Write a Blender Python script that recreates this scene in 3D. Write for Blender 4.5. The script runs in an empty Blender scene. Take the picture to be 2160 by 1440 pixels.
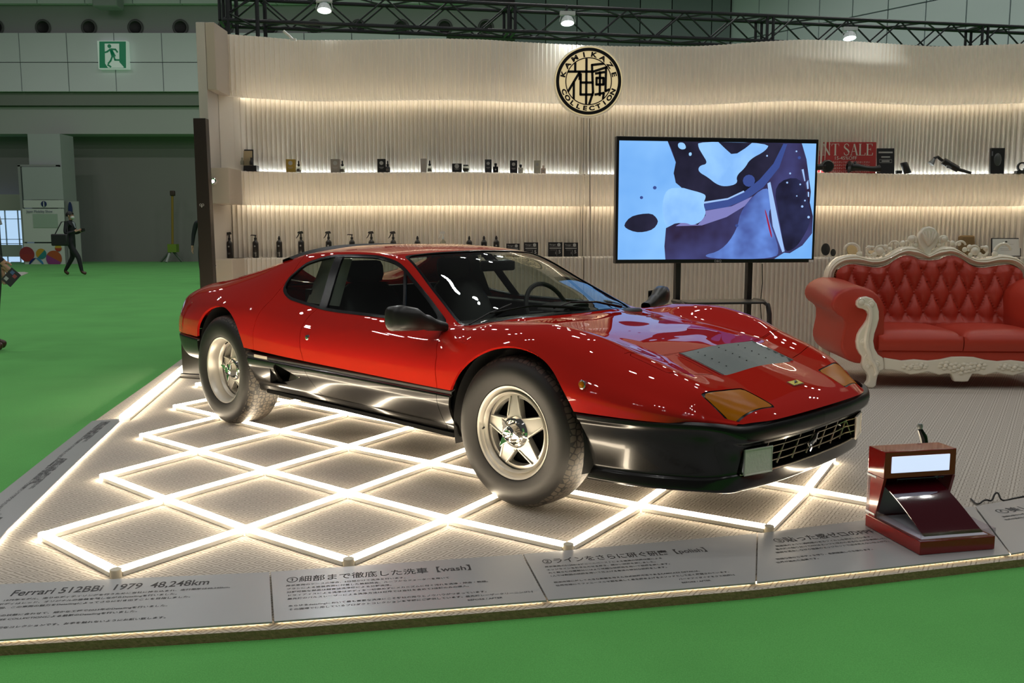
import bpy, bmesh, math, random
import numpy as np
from mathutils import Vector, Matrix
random.seed(7)
SC = bpy.context.scene
COL = SC.collection
PI = math.pi
# ------------------------------------------------------------------ camera, world, light, exposure
F_PX, PITCH, CAM_H = 1904.66, 0.1228, 1.2161
cam_d = bpy.data.cameras.new('camera')
cam_d.sensor_width = 36.0
cam_d.lens = F_PX / 2160.0 * 36.0
cam_d.clip_start = 0.05
cam_d.clip_end = 200
cam = bpy.data.objects.new('camera', cam_d)
COL.objects.link(cam)
cam.location = (0, 0, CAM_H)
cam.rotation_euler = (PI / 2 - PITCH, 0, 0)
SC.camera = cam
SC.view_settings.view_transform = 'Standard'
SC.view_settings.look = 'None'
SC.view_settings.gamma = 1.0
SC.view_settings.use_curve_mapping = False
SC.view_settings.exposure = 0.15
SC.cycles.max_bounces = 6
SC.cycles.transparent_max_bounces = 12
SC.cycles.sample_clamp_indirect = 6.0
SC.cycles.caustics_reflective = False
SC.cycles.caustics_refractive = False
world = bpy.data.worlds.new('hall_ambient')
SC.world = world
world.use_nodes = True
world.node_tree.nodes['Background'].inputs[0].default_value = (0.92, 0.95, 0.93, 1)
world.node_tree.nodes['Background'].inputs[1].default_value = 0.045

def area_lamp(name, loc, target, size, power, color=(1, 1, 1), shape='DISK', size_y=None, spread=None):
    d = bpy.data.lights.new(name, 'AREA')
    d.shape = shape
    d.size = size
    if size_y:
        d.size_y = size_y
    d.energy = power
    d.color = color
    if spread:
        d.spread = spread
    o = bpy.data.objects.new(name, d)
    COL.objects.link(o)
    o.location = loc
    o.rotation_euler = (Vector(target) - Vector(loc)).to_track_quat('-Z', 'Y').to_euler()
    return o
# high-bay lamp clusters of the exhibition hall ceiling
for ix in range(-3, 3):
    for iy in range(0, 7):
        if ix == -3 and iy < 3: continue
        bx_, by_ = ix * 6.2 + 0.9, iy * 5.2 - 3.5
        for k in range(3):
            area_lamp('hall_lamp', (bx_ + k * 0.75, by_ + k * 0.1, 10.5), (bx_ + k * 0.75, by_ + k * 0.1, 0), 0.22, 20, (1.0, 0.99, 0.96))

# ------------------------------------------------------------------ helpers
def nodes_of(m):
    m.use_nodes = True
    return m.node_tree.nodes, m.node_tree.links
MATS = {}
def mat(name, col=(0.5, 0.5, 0.5), rough=0.5, metal=0.0, coat=0.0, spec=0.5, emit=None, estr=0.0, bump=None, var=None, coat_rough=0.03, sheen=0.0, aniso=None):
    """Principled material; var=(scale, amount) mottles the colour, bump=(scale, strength, distance) adds fine relief."""
    if name in MATS:
        return MATS[name]
    m = bpy.data.materials.new(name)
    N, L = nodes_of(m)
    b = N['Principled BSDF']
    b.inputs['Base Color'].default_value = (*col, 1)
    b.inputs['Roughness'].default_value = rough
    b.inputs['Metallic'].default_value = metal
    b.inputs['Specular IOR Level'].default_value = spec
    b.inputs['Coat Weight'].default_value = coat
    b.inputs['Coat Roughness'].default_value = coat_rough
    if sheen:
        b.inputs['Sheen Weight'].default_value = sheen
    if emit:
        b.inputs['Emission Color'].default_value = (*emit, 1)
        b.inputs['Emission Strength'].default_value = estr
    tc = None
    if var or bump:
        tc = N.new('ShaderNodeTexCoord')
    if var:
        n = N.new('ShaderNodeTexNoise')
        n.inputs['Scale'].default_value = var[0]
        n.inputs['Detail'].default_value = 4
        L.new(tc.outputs['Object'], n.inputs['Vector'])
        mx = N.new('ShaderNodeMix')
        mx.data_type = 'RGBA'
        mx.inputs[6].default_value = (*[max(0, c * (1 - var[1])) for c in col], 1)
        mx.inputs[7].default_value = (*[min(1, c * (1 + var[1])) for c in col], 1)
        L.new(n.outputs['Fac'], mx.inputs[0])
        L.new(mx.outputs[2], b.inputs['Base Color'])
    if bump:
        n2 = N.new('ShaderNodeTexNoise')
        n2.inputs['Scale'].default_value = bump[0]
        n2.inputs['Detail'].default_value = 3
        L.new(tc.outputs['Object'], n2.inputs['Vector'])
        bp = N.new('ShaderNodeBump')
        bp.inputs['Strength'].default_value = bump[1]
        bp.inputs['Distance'].default_value = bump[2]
        L.new(n2.outputs['Fac'], bp.inputs['Height'])
        L.new(bp.outputs['Normal'], b.inputs['Normal'])
    MATS[name] = m
    return m

def glass_mat(name, tint=(0.6, 0.65, 0.62), rough=0.0, ior=1.45):
    if name in MATS:
        return MATS[name]
    m = bpy.data.materials.new(name)
    N, L = nodes_of(m)
    N.remove(N['Principled BSDF'])
    out = N['Material Output']
    tr = N.new('ShaderNodeBsdfTransparent')
    tr.inputs[0].default_value = (*tint, 1)
    gl = N.new('ShaderNodeBsdfGlossy')
    gl.inputs['Roughness'].default_value = rough
    gl.inputs['Color'].default_value = (1, 1, 1, 1)
    fr = N.new('ShaderNodeFresnel')
    fr.inputs['IOR'].default_value = ior
    ge = N.new('ShaderNodeNewGeometry')          # same reflectance from both faces of the pane
    mi = N.new('ShaderNodeMix')
    mi.inputs[2].default_value = ior
    mi.inputs[3].default_value = 1 / ior
    L.new(ge.outputs['Backfacing'], mi.inputs[0])
    L.new(mi.outputs[0], fr.inputs['IOR'])
    mx = N.new('ShaderNodeMixShader')
    L.new(fr.outputs[0], mx.inputs[0])
    L.new(tr.outputs[0], mx.inputs[1])
    L.new(gl.outputs[0], mx.inputs[2])
    L.new(mx.outputs[0], out.inputs[0])
    MATS[name] = m
    return m

def tag(o, label=None, cat=None, group=None, kind=None):
    if label: o['label'] = label
    if cat: o['category'] = cat
    if group: o['group'] = group
    if kind: o['kind'] = kind
    return o
def empty(name, loc=(0, 0, 0), rz=0.0, label=None, cat=None, group=None, kind=None, parent=None):
    o = bpy.data.objects.new(name, None)
    o.empty_display_size = 0.1
    COL.objects.link(o)
    o.location = loc
    o.rotation_euler = (0, 0, rz)
    if parent: o.parent = parent
    return tag(o, label, cat, group, kind)
def link_mesh(name, me, parent=None, loc=None, rot=None):
    o = bpy.data.objects.new(name, me)
    COL.objects.link(o)
    if parent: o.parent = parent
    if loc is not None: o.location = loc
    if rot is not None: o.rotation_euler = rot
    return o
def copy_tree(o, parent=None):
    c = o.copy()
    COL.objects.link(c)
    if parent is not None: c.parent = parent
    for ch in list(o.children):
        copy_tree(ch, c)
    return c

class MB:
    """collects shapes and builds them as ONE mesh object"""
    def __init__(s):
        s.v, s.f = [], []
    def add(s, vs, fs, M=None):
        b = len(s.v)
        if M is not None:
            vs = [tuple(M @ Vector(p)) for p in vs]
        s.v += [tuple(p) for p in vs]
        s.f += [tuple(i + b for i in f) for f in fs]
        return s
    def box(s, c, d, M=None, taper=1.0):
        x, y, z = d[0] / 2, d[1] / 2, d[2] / 2
        vs = []
        for dz, t in ((-z, 1), (z, taper)):
            vs += [(c[0] - x * t, c[1] - y * t, c[2] + dz), (c[0] + x * t, c[1] - y * t, c[2] + dz), (c[0] + x * t, c[1] + y * t, c[2] + dz), (c[0] - x * t, c[1] + y * t, c[2] + dz)]
        return s.add(vs, [(3, 2, 1, 0), (4, 5, 6, 7), (0, 1, 5, 4), (1, 2, 6, 5), (2, 3, 7, 6), (3, 0, 4, 7)], M)
    def box0(s, a, b, M=None):
        return s.box([(a[i] + b[i]) / 2 for i in range(3)], [abs(b[i] - a[i]) for i in range(3)], M)
    def tube(s, pts, r, n=8, closed=False, M=None, cap=True):
        """swept round tube; r a number or a list"""
        P = [Vector(p) for p in pts]
        m = len(P)
        rr = r if isinstance(r, (list, tuple)) else [r] * m
        vs, fs = [], []
        up = None
        for i, p in enumerate(P):
            a = P[i - 1] if (i > 0 or closed) else P[i]
            b = P[(i + 1) % m] if (i < m - 1 or closed) else P[i]
            t = (b - a)
            if t.length < 1e-9: t = Vector((0, 0, 1))
            t.normalize()
            if up is None:
                up = Vector((0, 0, 1)) if abs(t.z) < 0.9 else Vector((1, 0, 0))
            u = t.cross(up)
            if u.length < 1e-6:
                u = t.orthogonal()
            u.normalize()
            w = u.cross(t).normalized()
            up = w
            for k in range(n):
                an = 2 * PI * k / n + PI / n
                vs.append(tuple(p + u * math.cos(an) * rr[i] + w * math.sin(an) * rr[i]))
        for i in range(m if closed else m - 1):
            j = (i + 1) % m
            for k in range(n):
                k2 = (k + 1) % n
                fs.append((i * n + k, i * n + k2, j * n + k2, j * n + k))
        if cap and not closed:
            fs.append(tuple(range(n)))
            fs.append(tuple((m - 1) * n + k for k in reversed(range(n))))
        return s.add(vs, fs, M)
    def lathe(s, prof, n=24, M=None, a0=0.0, a1=2 * PI, close=False):
        """profile of (r, h) turned about +Z"""
        full = abs(a1 - a0 - 2 * PI) < 1e-6
        cols = n if full else n + 1
        vs, fs = [], []
        m = len(prof)
        for k in range(cols):
            an = a0 + (a1 - a0) * k / n
            for r, h in prof:
                vs.append((r * math.cos(an), r * math.sin(an), h))
        for k in range(n):
            k2 = (k + 1) % cols
            for i in range(m if close else m - 1):
                j = (i + 1) % m
                fs.append((k * m + i, k2 * m + i, k2 * m + j, k * m + j))
        return s.add(vs, fs, M)
    def prism(s, poly, h0, h1, M=None, inset=0.0):
        """2-D polygon (x, y) extruded from z=h0 to h1"""
        n = len(poly)
        vs = [(p[0], p[1], h0) for p in poly] + [(p[0], p[1], h1) for p in poly]
        fs = [tuple(reversed(range(n))), tuple(range(n, 2 * n))]
        fs += [(i, (i + 1) % n, n + (i + 1) % n, n + i) for i in range(n)]
        return s.add(vs, fs, M)
    def sphere(s, c, r, n=10, m=7, M=None, sc=(1, 1, 1)):
        vs, fs = [], []
        for i in range(1, m):
            t = PI * i / m
            for k in range(n):
                p = 2 * PI * k / n
                vs.append((c[0] + r * sc[0] * math.sin(t) * math.cos(p), c[1] + r * sc[1] * math.sin(t) * math.sin(p), c[2] + r * sc[2] * math.cos(t)))
        vs += [(c[0], c[1], c[2] + r * sc[2]), (c[0], c[1], c[2] - r * sc[2])]
        T, B = len(vs) - 2, len(vs) - 1
        for i in range(m - 2):
            for k in range(n):
                k2 = (k + 1) % n
                fs.append((i * n + k, (i + 1) * n + k, (i + 1) * n + k2, i * n + k2))
        for k in range(n):
            k2 = (k + 1) % n
            fs.append((T, k, k2))
            fs.append((B, (m - 2) * n + k2, (m - 2) * n + k))
        return s.add(vs, fs, M)
    def grid(s, G, M=None, wrap=False):
        """G[i][j] points"""
        a, b = len(G), len(G[0])
        vs = [tuple(p) for row in G for p in row]
        fs = []
        for i in range(a - 1):
            for j in range(b if wrap else b - 1):
                j2 = (j + 1) % b
                fs.append((i * b + j, i * b + j2, (i + 1) * b + j2, (i + 1) * b + j))
        return s.add(vs, fs, M)
    def mesh(s, name, m, smooth=True, angle=38):
        me = bpy.data.meshes.new(name)
        me.from_pydata(s.v, [], s.f)
        me.validate()
        bm = bmesh.new()
        bm.from_mesh(me)
        bmesh.ops.remove_doubles(bm, verts=bm.verts, dist=1e-5)
        bmesh.ops.recalc_face_normals(bm, faces=bm.faces)
        bm.to_mesh(me)
        bm.free()
        if m: me.materials.append(m)
        if smooth:
            me.polygons.foreach_set('use_smooth', [True] * len(me.polygons))
            me.set_sharp_from_angle(angle=math.radians(angle))
        me.update()
        return me
    def build(s, name, m, parent=None, smooth=True, angle=38, bevel=0.0, seg=2, loc=None, rot=None):
        o = link_mesh(name, s.mesh(name, m, smooth, angle), parent, loc, rot)
        if bevel:
            md = o.modifiers.new('edge', 'BEVEL')
            md.width = bevel
            md.segments = seg
            md.limit_method = 'ANGLE'
            md.angle_limit = math.radians(40)
            md.harden_normals = False
        return o
def rz(a, loc=(0, 0, 0)):
    return Matrix.Translation(loc) @ Matrix.Rotation(a, 4, 'Z')
def frame(o, x, y, z):
    """matrix from origin and three axis vectors"""
    M = Matrix.Identity(4)
    for i, a in enumerate((x, y, z)):
        a = Vector(a).normalized()
        M[0][i], M[1][i], M[2][i] = a.x, a.y, a.z
    M[0][3], M[1][3], M[2][3] = o
    return M
def text_mesh(name, body, size, m, parent=None, M=None, ext=0.0, align='LEFT', xs=1.0, sp=1.0, shear=0.0, offset=0.0):
    """flat lettering as a mesh object (Blender's built-in font)"""
    cu = bpy.data.curves.new(name, 'FONT')
    cu.body = body
    cu.size = size
    cu.align_x = align
    cu.extrude = ext
    cu.space_character = sp
    cu.shear = shear
    cu.offset = offset
    cu.resolution_u = 3
    o = bpy.data.objects.new(name, cu)
    COL.objects.link(o)
    dg = bpy.context.evaluated_depsgraph_get()
    me = bpy.data.meshes.new_from_object(o.evaluated_get(dg))
    bpy.data.objects.remove(o)
    bpy.data.curves.remove(cu)
    T = Matrix.Diagonal((xs, 1, 1, 1))
    me.transform((M @ T) if M is not None else T)
    me.materials.clear()
    me.materials.append(m)
    me.name = name
    return link_mesh(name, me, parent)
# pixel of the photograph -> point of the place (only used to read off positions on known planes)
_c, _s = math.cos(PITCH), math.sin(PITCH)
def _ray(u, v):
    x, y = (u - 1080) / F_PX, -(v - 720) / F_PX
    return Vector((x, _c + y * _s, -_s + y * _c))
def at_z(u, v, z=0.0):
    r = _ray(u, v)
    t = (z - CAM_H) / r.z
    return Vector((0, 0, CAM_H)) + r * t
def at_y(u, v, Y):
    r = _ray(u, v)
    return Vector((0, 0, CAM_H)) + r * (Y / r.y)
def smin(a, b, k):
    h = np.clip(0.5 + 0.5 * (b - a) / k, 0, 1)
    return b * (1 - h) + a * h - k * h * (1 - h)
def smax(a, b, k):
    return -smin(-a, -b, k)
def pchip(xs, ys):
    """monotone cubic through the control values"""
    xs, ys = np.asarray(xs, float), np.asarray(ys, float)
    h = np.diff(xs)
    d = np.diff(ys) / h
    m = np.zeros(len(xs))
    for i in range(1, len(xs) - 1):
        if d[i - 1] * d[i] > 0:
            w1, w2 = 2 * h[i] + h[i - 1], h[i] + 2 * h[i - 1]
            m[i] = (w1 + w2) / (w1 / d[i - 1] + w2 / d[i])
    m[0], m[-1] = d[0], d[-1]
    def f(x):
        x = np.clip(np.asarray(x, float), xs[0], xs[-1])
        i = np.clip(np.searchsorted(xs, x, side='right') - 1, 0, len(h) - 1)
        t = (x - xs[i]) / h[i]
        return (ys[i] * (1 + 2 * t) * (1 - t) ** 2 + h[i] * m[i] * t * (1 - t) ** 2 + ys[i + 1] * t * t * (3 - 2 * t) + h[i] * m[i + 1] * t * t * (t - 1))
    return f
class Skin:
    """surface mesh with per-vertex data that can be cut along f = 0 and built with a returned edge"""
    def __init__(s, V, F):
        s.V = [np.asarray(v, float) for v in V]     # rows: x y z nx ny nz a b
        s.F = F
    @staticmethod
    def from_grid(G, A=None, B=None, flip=False):
        G = np.asarray(G, float)
        a, b = G.shape[:2]
        du = np.gradient(G, axis=0)
        dv = np.gradient(G, axis=1)
        N = np.cross(du, dv)
        N /= np.maximum(np.linalg.norm(N, axis=2, keepdims=True), 1e-12)
        if flip: N = -N
        rows = np.concatenate([G, N, (A if A is not None else np.zeros((a, b)))[..., None], (B if B is not None else np.zeros((a, b)))[..., None]], axis=2).reshape(-1, 8)
        F = []
        for i in range(a - 1):
            for j in range(b - 1):
                q = (i * b + j, i * b + j + 1, (i + 1) * b + j + 1, (i + 1) * b + j)
                F.append(q if flip else tuple(reversed(q)))
        return Skin(list(rows), F)
    def col(s):
        return np.array(s.V)
    def split(s, fn):
        """-> (part with f<0, part with f>0)"""
        C = s.col()
        f = fn(C)
        f = np.where(np.abs(f) < 1e-7, 1e-7, f)
        V = s.V
        cut = {}
        ins, outs = [], []
        def cutv(i, j):
            k = (i, j) if i < j else (j, i)
            if k not in cut:
                t = f[k[0]] / (f[k[0]] - f[k[1]])
                V.append(V[k[0]] * (1 - t) + V[k[1]] * t)
                cut[k] = len(V) - 1
            return cut[k]
        for face in s.F:
            sg = [f[i] < 0 for i in face]
            if all(sg): ins.append(face); continue
            if not any(sg): outs.append(face); continue
            a, b = [], []
            n = len(face)
            for q in range(n):
                i, j = face[q], face[(q + 1) % n]
                (a if sg[q] else b).append(i)
                if sg[q] != sg[(q + 1) % n]:
                    c = cutv(i, j)
                    a.append(c); b.append(c)
            if len(a) > 2: ins.append(tuple(a))
            if len(b) > 2: outs.append(tuple(b))
        A, B = Skin([], ins), Skin([], outs)
        A.V = V; B.V = list(V)
        return A.compact(), B.compact()
    def compact(s):
        used = sorted({i for f in s.F for i in f})
        mp = {i: k for k, i in enumerate(used)}
        return Skin([s.V[i] for i in used], [tuple(mp[i] for i in f) for f in s.F])
    def inside(s, fn): return s.split(fn)[0]
    def outside(s, fn): return s.split(fn)[1]
    def build(s, name, m, parent=None, rim=0.0, push=0.0, edges=None):
        """push moves along the normal; rim returns the open border inwards by that depth"""
        if not s.F: return None
        s = s.compact()
        C = s.col()
        Nn = C[:, 3:6] / np.maximum(np.linalg.norm(C[:, 3:6], axis=1, keepdims=True), 1e-9)
        P = C[:, :3] + Nn * push
        verts = [tuple(p) for p in P]
        faces = list(s.F)
        nmain = len(faces)
        if rim:
            cnt = {}
            for fc in s.F:
                for q in range(len(fc)):
                    i, j = fc[q], fc[(q + 1) % len(fc)]
                    k = (min(i, j), max(i, j))
                    cnt.setdefault(k, []).append((i, j))
            low = {}
            def lo(i, up=False):
                if (i, up) not in low:
                    low[(i, up)] = len(verts)
                    verts.append(tuple(P[i] - Nn[i] * (0 if up else rim)))
                return low[(i, up)]
            for k, es in cnt.items():
                if len(es) == 1:
                    i, j = es[0]
                    faces.append((lo(j, True), lo(i, True), lo(i), lo(j)))
        me = bpy.data.meshes.new(name)
        me.from_pydata(verts, [], faces)
        me.polygons.foreach_set('use_smooth', [True] * len(faces))
        me.update()
        ln = []
        for pi, p in enumerate(me.polygons):
            for vi in p.vertices:
                if pi < nmain:
                    ln.append(tuple(Nn[vi]))
                else:
                    ln.append(tuple(p.normal))
        me.normals_split_custom_set(ln)
        me.materials.append(m)
        return link_mesh(name, me, parent)
# ------------------------------------------------------------------ hall floor
def green_carpet():
    m = bpy.data.materials.new('green_carpet')
    N, L = nodes_of(m)
    b = N['Principled BSDF']
    tc = N.new('ShaderNodeTexCoord')
    n1 = N.new('ShaderNodeTexNoise'); n1.inputs['Scale'].default_value = 260; n1.inputs['Detail'].default_value = 2
    n2 = N.new('ShaderNodeTexNoise'); n2.inputs['Scale'].default_value = 1.3; n2.inputs['Detail'].default_value = 3
    L.new(tc.outputs['Object'], n1.inputs['Vector']); L.new(tc.outputs['Object'], n2.inputs['Vector'])
    r = N.new('ShaderNodeValToRGB')
    r.color_ramp.elements[0].position = 0.3; r.color_ramp.elements[0].color = (0.100, 0.40, 0.085, 1)
    r.color_ramp.elements[1].position = 0.7; r.color_ramp.elements[1].color = (0.140, 0.53, 0.120, 1)
    L.new(n1.outputs['Fac'], r.inputs[0])
    mx = N.new('ShaderNodeMix'); mx.data_type = 'RGBA'; mx.blend_type = 'MULTIPLY'
    r2 = N.new('ShaderNodeValToRGB')
    r2.color_ramp.elements[0].position = 0.3; r2.color_ramp.elements[0].color = (0.86, 0.86, 0.86, 1)
    r2.color_ramp.elements[1].position = 0.7
    L.new(n2.outputs['Fac'], r2.inputs[0])
    mx.inputs[0].default_value = 1
    L.new(r.outputs[0], mx.inputs[6]); L.new(r2.outputs[0], mx.inputs[7])
    L.new(mx.outputs[2], b.inputs['Base Color'])
    b.inputs['Roughness'].default_value = 0.95
    b.inputs['Specular IOR Level'].default_value = 0.15
    b.inputs['Sheen Weight'].default_value = 0.12
    bp = N.new('ShaderNodeBump'); bp.inputs['Strength'].default_value = 0.35; bp.inputs['Distance'].default_value = 0.003
    L.new(n1.outputs['Fac'], bp.inputs['Height']); L.new(bp.outputs['Normal'], b.inputs['Normal'])
    return m
HZ = -0.03
b = MB(); b.box0((-34, -3, HZ - 0.2), (30, 46, HZ))
fl = b.build('floor', green_carpet(), smooth=False)
tag(fl, kind='structure')

# ------------------------------------------------------------------ stand platform
LA, LB, LL, LO = 1.0233, 2.4753, 0.6004, (-1.3609, 2.9873)
def woven_carpet():
    """beige flat-weave with concentric diamonds set along the light lattice"""
    m = bpy.data.materials.new('woven_carpet')
    N, L = nodes_of(m)
    b = N['Principled BSDF']
    tc = N.new('ShaderNodeTexCoord')
    sep = N.new('ShaderNodeSeparateXYZ')
    mp = N.new('ShaderNodeMapping')
    mp.inputs['Rotation'].default_value = (0, 0, -LA)
    cell = 0.0715
    mp.inputs['Scale'].default_value = (1 / cell, 1 / cell, 1 / cell)
    L.new(tc.outputs['Object'], mp.inputs['Vector'])
    L.new(mp.outputs[0], sep.inputs[0])
    def math_(op, a, b_=None, clamp=False):
        n = N.new('ShaderNodeMath'); n.operation = op; n.use_clamp = clamp
        for k, v in enumerate((a, b_)):
            if v is None: continue
            if isinstance(v, (int, float)): n.inputs[k].default_value = v
            else: L.new(v, n.inputs[k])
        return n.outputs[0]
    def cen(o):
        return math_('ABSOLUTE', math_('SUBTRACT', math_('FRACT', o), 0.5))
    ax, ay = cen(sep.outputs[0]), cen(sep.outputs[1])
    d = math_('MAXIMUM', ax, ay)                    # 0 at the centre, .5 at the border
    def ring(pos, w):
        return math_('LESS_THAN', math_('ABSOLUTE', math_('SUBTRACT', d, pos)), w)
    ln = math_('ADD', math_('ADD', ring(0.390, 0.034), ring(0.170, 0.032)), math_('LESS_THAN', d, 0.05), True)
    # thread breaks along the lines
    wv = N.new('ShaderNodeTexNoise'); wv.inputs['Scale'].default_value = 150; wv.inputs['Detail'].default_value = 1
    L.new(tc.outputs['Object'], wv.inputs['Vector'])
    brk = math_('GREATER_THAN', wv.outputs['Fac'], 0.40)
    ln = math_('MULTIPLY', ln, math_('ADD', math_('MULTIPLY', brk, 0.35), 0.65))
    big = N.new('ShaderNodeTexNoise'); big.inputs['Scale'].default_value = 420; big.inputs['Detail'].default_value = 1
    L.new(tc.outputs['Object'], big.inputs['Vector'])
    c0 = N.new('ShaderNodeMix'); c0.data_type = 'RGBA'
    c0.inputs[6].default_value = (0.47, 0.43, 0.37, 1); c0.inputs[7].default_value = (0.61, 0.56, 0.49, 1)
    L.new(big.outputs['Fac'], c0.inputs[0])
    c1 = N.new('ShaderNodeMix'); c1.data_type = 'RGBA'
    c1.inputs[7].default_value = (0.13, 0.10, 0.07, 1)
    L.new(c0.outputs[2], c1.inputs[6])
    L.new(math_('MULTIPLY', ln, 0.62), c1.inputs[0])
    L.new(c1.outputs[2], b.inputs['Base Color'])
    b.inputs['Roughness'].default_value = 0.8
    b.inputs['Specular IOR Level'].default_value = 0.25
    bp = N.new('ShaderNodeBump'); bp.inputs['Strength'].default_value = 0.5; bp.inputs['Distance'].default_value = 0.0015
    hh = math_('SUBTRACT', math_('MULTIPLY', big.outputs['Fac'], 0.5), math_('MULTIPLY', ln, 0.8))
    L.new(hh, bp.inputs['Height']); L.new(bp.outputs['Normal'], b.inputs['Normal'])
    return m
M_WOVEN = woven_carpet()
front_edge = [(-2.06, 2.44), (-1.51, 2.53), (-0.73, 2.64), (0.1, 2.80), (0.84, 2.95), (1.91, 3.24), (3.2, 3.72), (4.6, 4.35)]
left_edge = [(-3.28, 9.35), (-3.19, 8.79), (-2.92, 7.2), (-2.68, 5.70), (-2.35, 4.03)]
plat = left_edge + front_edge + [(5.6, 4.8), (5.6, 9.9), (-3.28, 9.9)]
b = MB(); b.prism(plat, HZ, 0.0)
pf = b.build('floor_platform', M_WOVEN, smooth=False)
pf.data.materials.append(mat('platform_edge', (0.33, 0.22, 0.11), 0.8, bump=(90, .6, .006), var=(60, .35)))
for p_ in pf.data.polygons:
    if abs(p_.normal.z) < .5: p_.material_index = 1
tag(pf, 'low beige woven-carpet platform under the car', kind='structure')

# ------------------------------------------------------------------ light lattice under the car
nodes_px = {(0, 0): (244, 1198.8), (0, 1): (92.4, 1122.4), (1, 1): (347, 1047.1), (1, 0): (517.2, 1109.6), (1, 2): (219.7, 999), (3, 4): (371.3, 853.6), (3, 3): (463.8, 874.9), (2, 2): (418.7, 946.7), (3, 2): (591.2, 905), (2, 1): (559.9, 987.2), (3, 1): (734.7, 937.4), (2, 0): (733.3, 1034.3), (2, -1): (943.3, 1088.7), (1, -1): (735.3, 1176.2), (3, 0): (908.3, 972.1), (3, -2): (1347.9, 1061), (2, -2): (1198.6, 1145.5), (3, -3): (1622.2, 1107.6), (4, -3): (1701.9, 1028), (5, -3): (1753.7, 964), (4, 5): (417.5, 807.3), (2, 3): (302, 914)}
TZ = 0.030
Uv = Vector((math.cos(LA), math.sin(LA), 0)) * LL
Vv = Vector((math.cos(LB), math.sin(LB), 0)) * LL
_known = {k: at_z(*p, TZ) for k, p in nodes_px.items()}
def lat(i, j):
    if (i, j) in _known: return Vector((_known[(i, j)].x, _known[(i, j)].y, 0))
    base = Vector((LO[0], LO[1], 0)) + Uv * i + Vv * j
    # pull unseen joints by the shift of the nearest measured ones
    wsum, sh = 0, Vector((0, 0, 0))
    for (a, c), p in _known.items():
        d2 = (a - i) ** 2 + (c - j) ** 2
        w = 1 / (d2 * d2)
        q = Vector((LO[0], LO[1], 0)) + Uv * a + Vv * c
        sh += (Vector((p.x, p.y, 0)) - q) * w
        wsum += w
    return base + sh / wsum
M_TUBE = mat('tube_body', (0.80, 0.78, 0.72), 0.45)
M_LED = mat('tube_glow', (1, 1, 1), 0.5, emit=(1.0, 0.83, 0.60), estr=25.0)
M_JOINT = mat('tube_joint', (0.80, 0.72, 0.55), 0.3, bump=(300, 0.2, 0.001))
lattice = empty('light_lattice', (0, 0, 0), label='white glowing floor lattice of diamond light tubes under the red car', cat='floor light')
edges = set()
for i in range(5):
    for j in range(max(-i, -3), i + 1):
        q = [(i, j), (i + 1, j), (i + 1, j + 1), (i, j + 1)]
        for k in range(4):
            edges.add(tuple(sorted((q[k], q[(k + 1) % 4]))))
edges.add(((4, -4), (4, -3)))
joints = set()
for a, c in sorted(edges):
    joints |= {a, c}
    p, q = lat(*a), lat(*c)
    d = (q - p).normalized()
    n = Vector((-d.y, d.x, 0))
    p2, q2 = p + d * 0.017, q - d * 0.017
    if a == (4, -4): p2 = p + d * 0.09
    ln_ = (q2 - p2).length
    ang = math.atan2(d.y, d.x)
    mid = (p2 + q2) / 2
    t = MB(); t.box((0, 0, 0.0095), (ln_, 0.034, 0.019))
    to = t.build('tube', M_TUBE, lattice, bevel=0.003, loc=mid, rot=(0, 0, ang))
    t = MB()
    w = 0.0165
    t.prism([(-w, 0.0), (w, 0.0), (w * .98, 0.004), (w * 0.85, 0.009), (w * 0.5, 0.0115), (-w * 0.5, 0.0115), (-w * 0.85, 0.009), (-w * .98, 0.004)], -ln_ / 2, ln_ / 2, Matrix.Translation((0, 0, 0.0188)) @ Matrix(((0, 0, 1, 0), (1, 0, 0, 0), (0, 1, 0, 0), (0, 0, 0, 1))))
    t.build('diffuser', M_LED, to)
for jn in sorted(joints - {(4, -4)}):
    p = lat(*jn)
    t = MB(); t.lathe([(0.0, 0.0), (0.021, 0.0), (0.021, 0.0285), (0.015, 0.0305), (0, 0.0305)], 12)
    t.build('joint', M_LED if jn not in ((0, 0), (1, -1), (2, -2), (3, -3)) else M_JOINT, lattice, loc=p, bevel=0.0)
# single tube along the platform's far left edge
a, c = at_z(262, 880, 0.02), at_z(397, 769, 0.02)
a.z = c.z = 0
d = (c - a)
et = MB(); et.box((0, 0, 0.008), (d.length, 0.07, 0.016))
edge_tube = et.build('edge_light', M_TUBE, bevel=0.003, loc=(a + c) / 2, rot=(0, 0, math.atan2(d.y, d.x)))
tag(edge_tube, 'long straight white light bar along the platform edge behind the rear wheel', 'floor light')
et = MB(); et.box((0, 0, 0.025), (d.length, 0.06, 0.018))
et.build('diffuser', M_LED, edge_tube, bevel=0.002)

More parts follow.
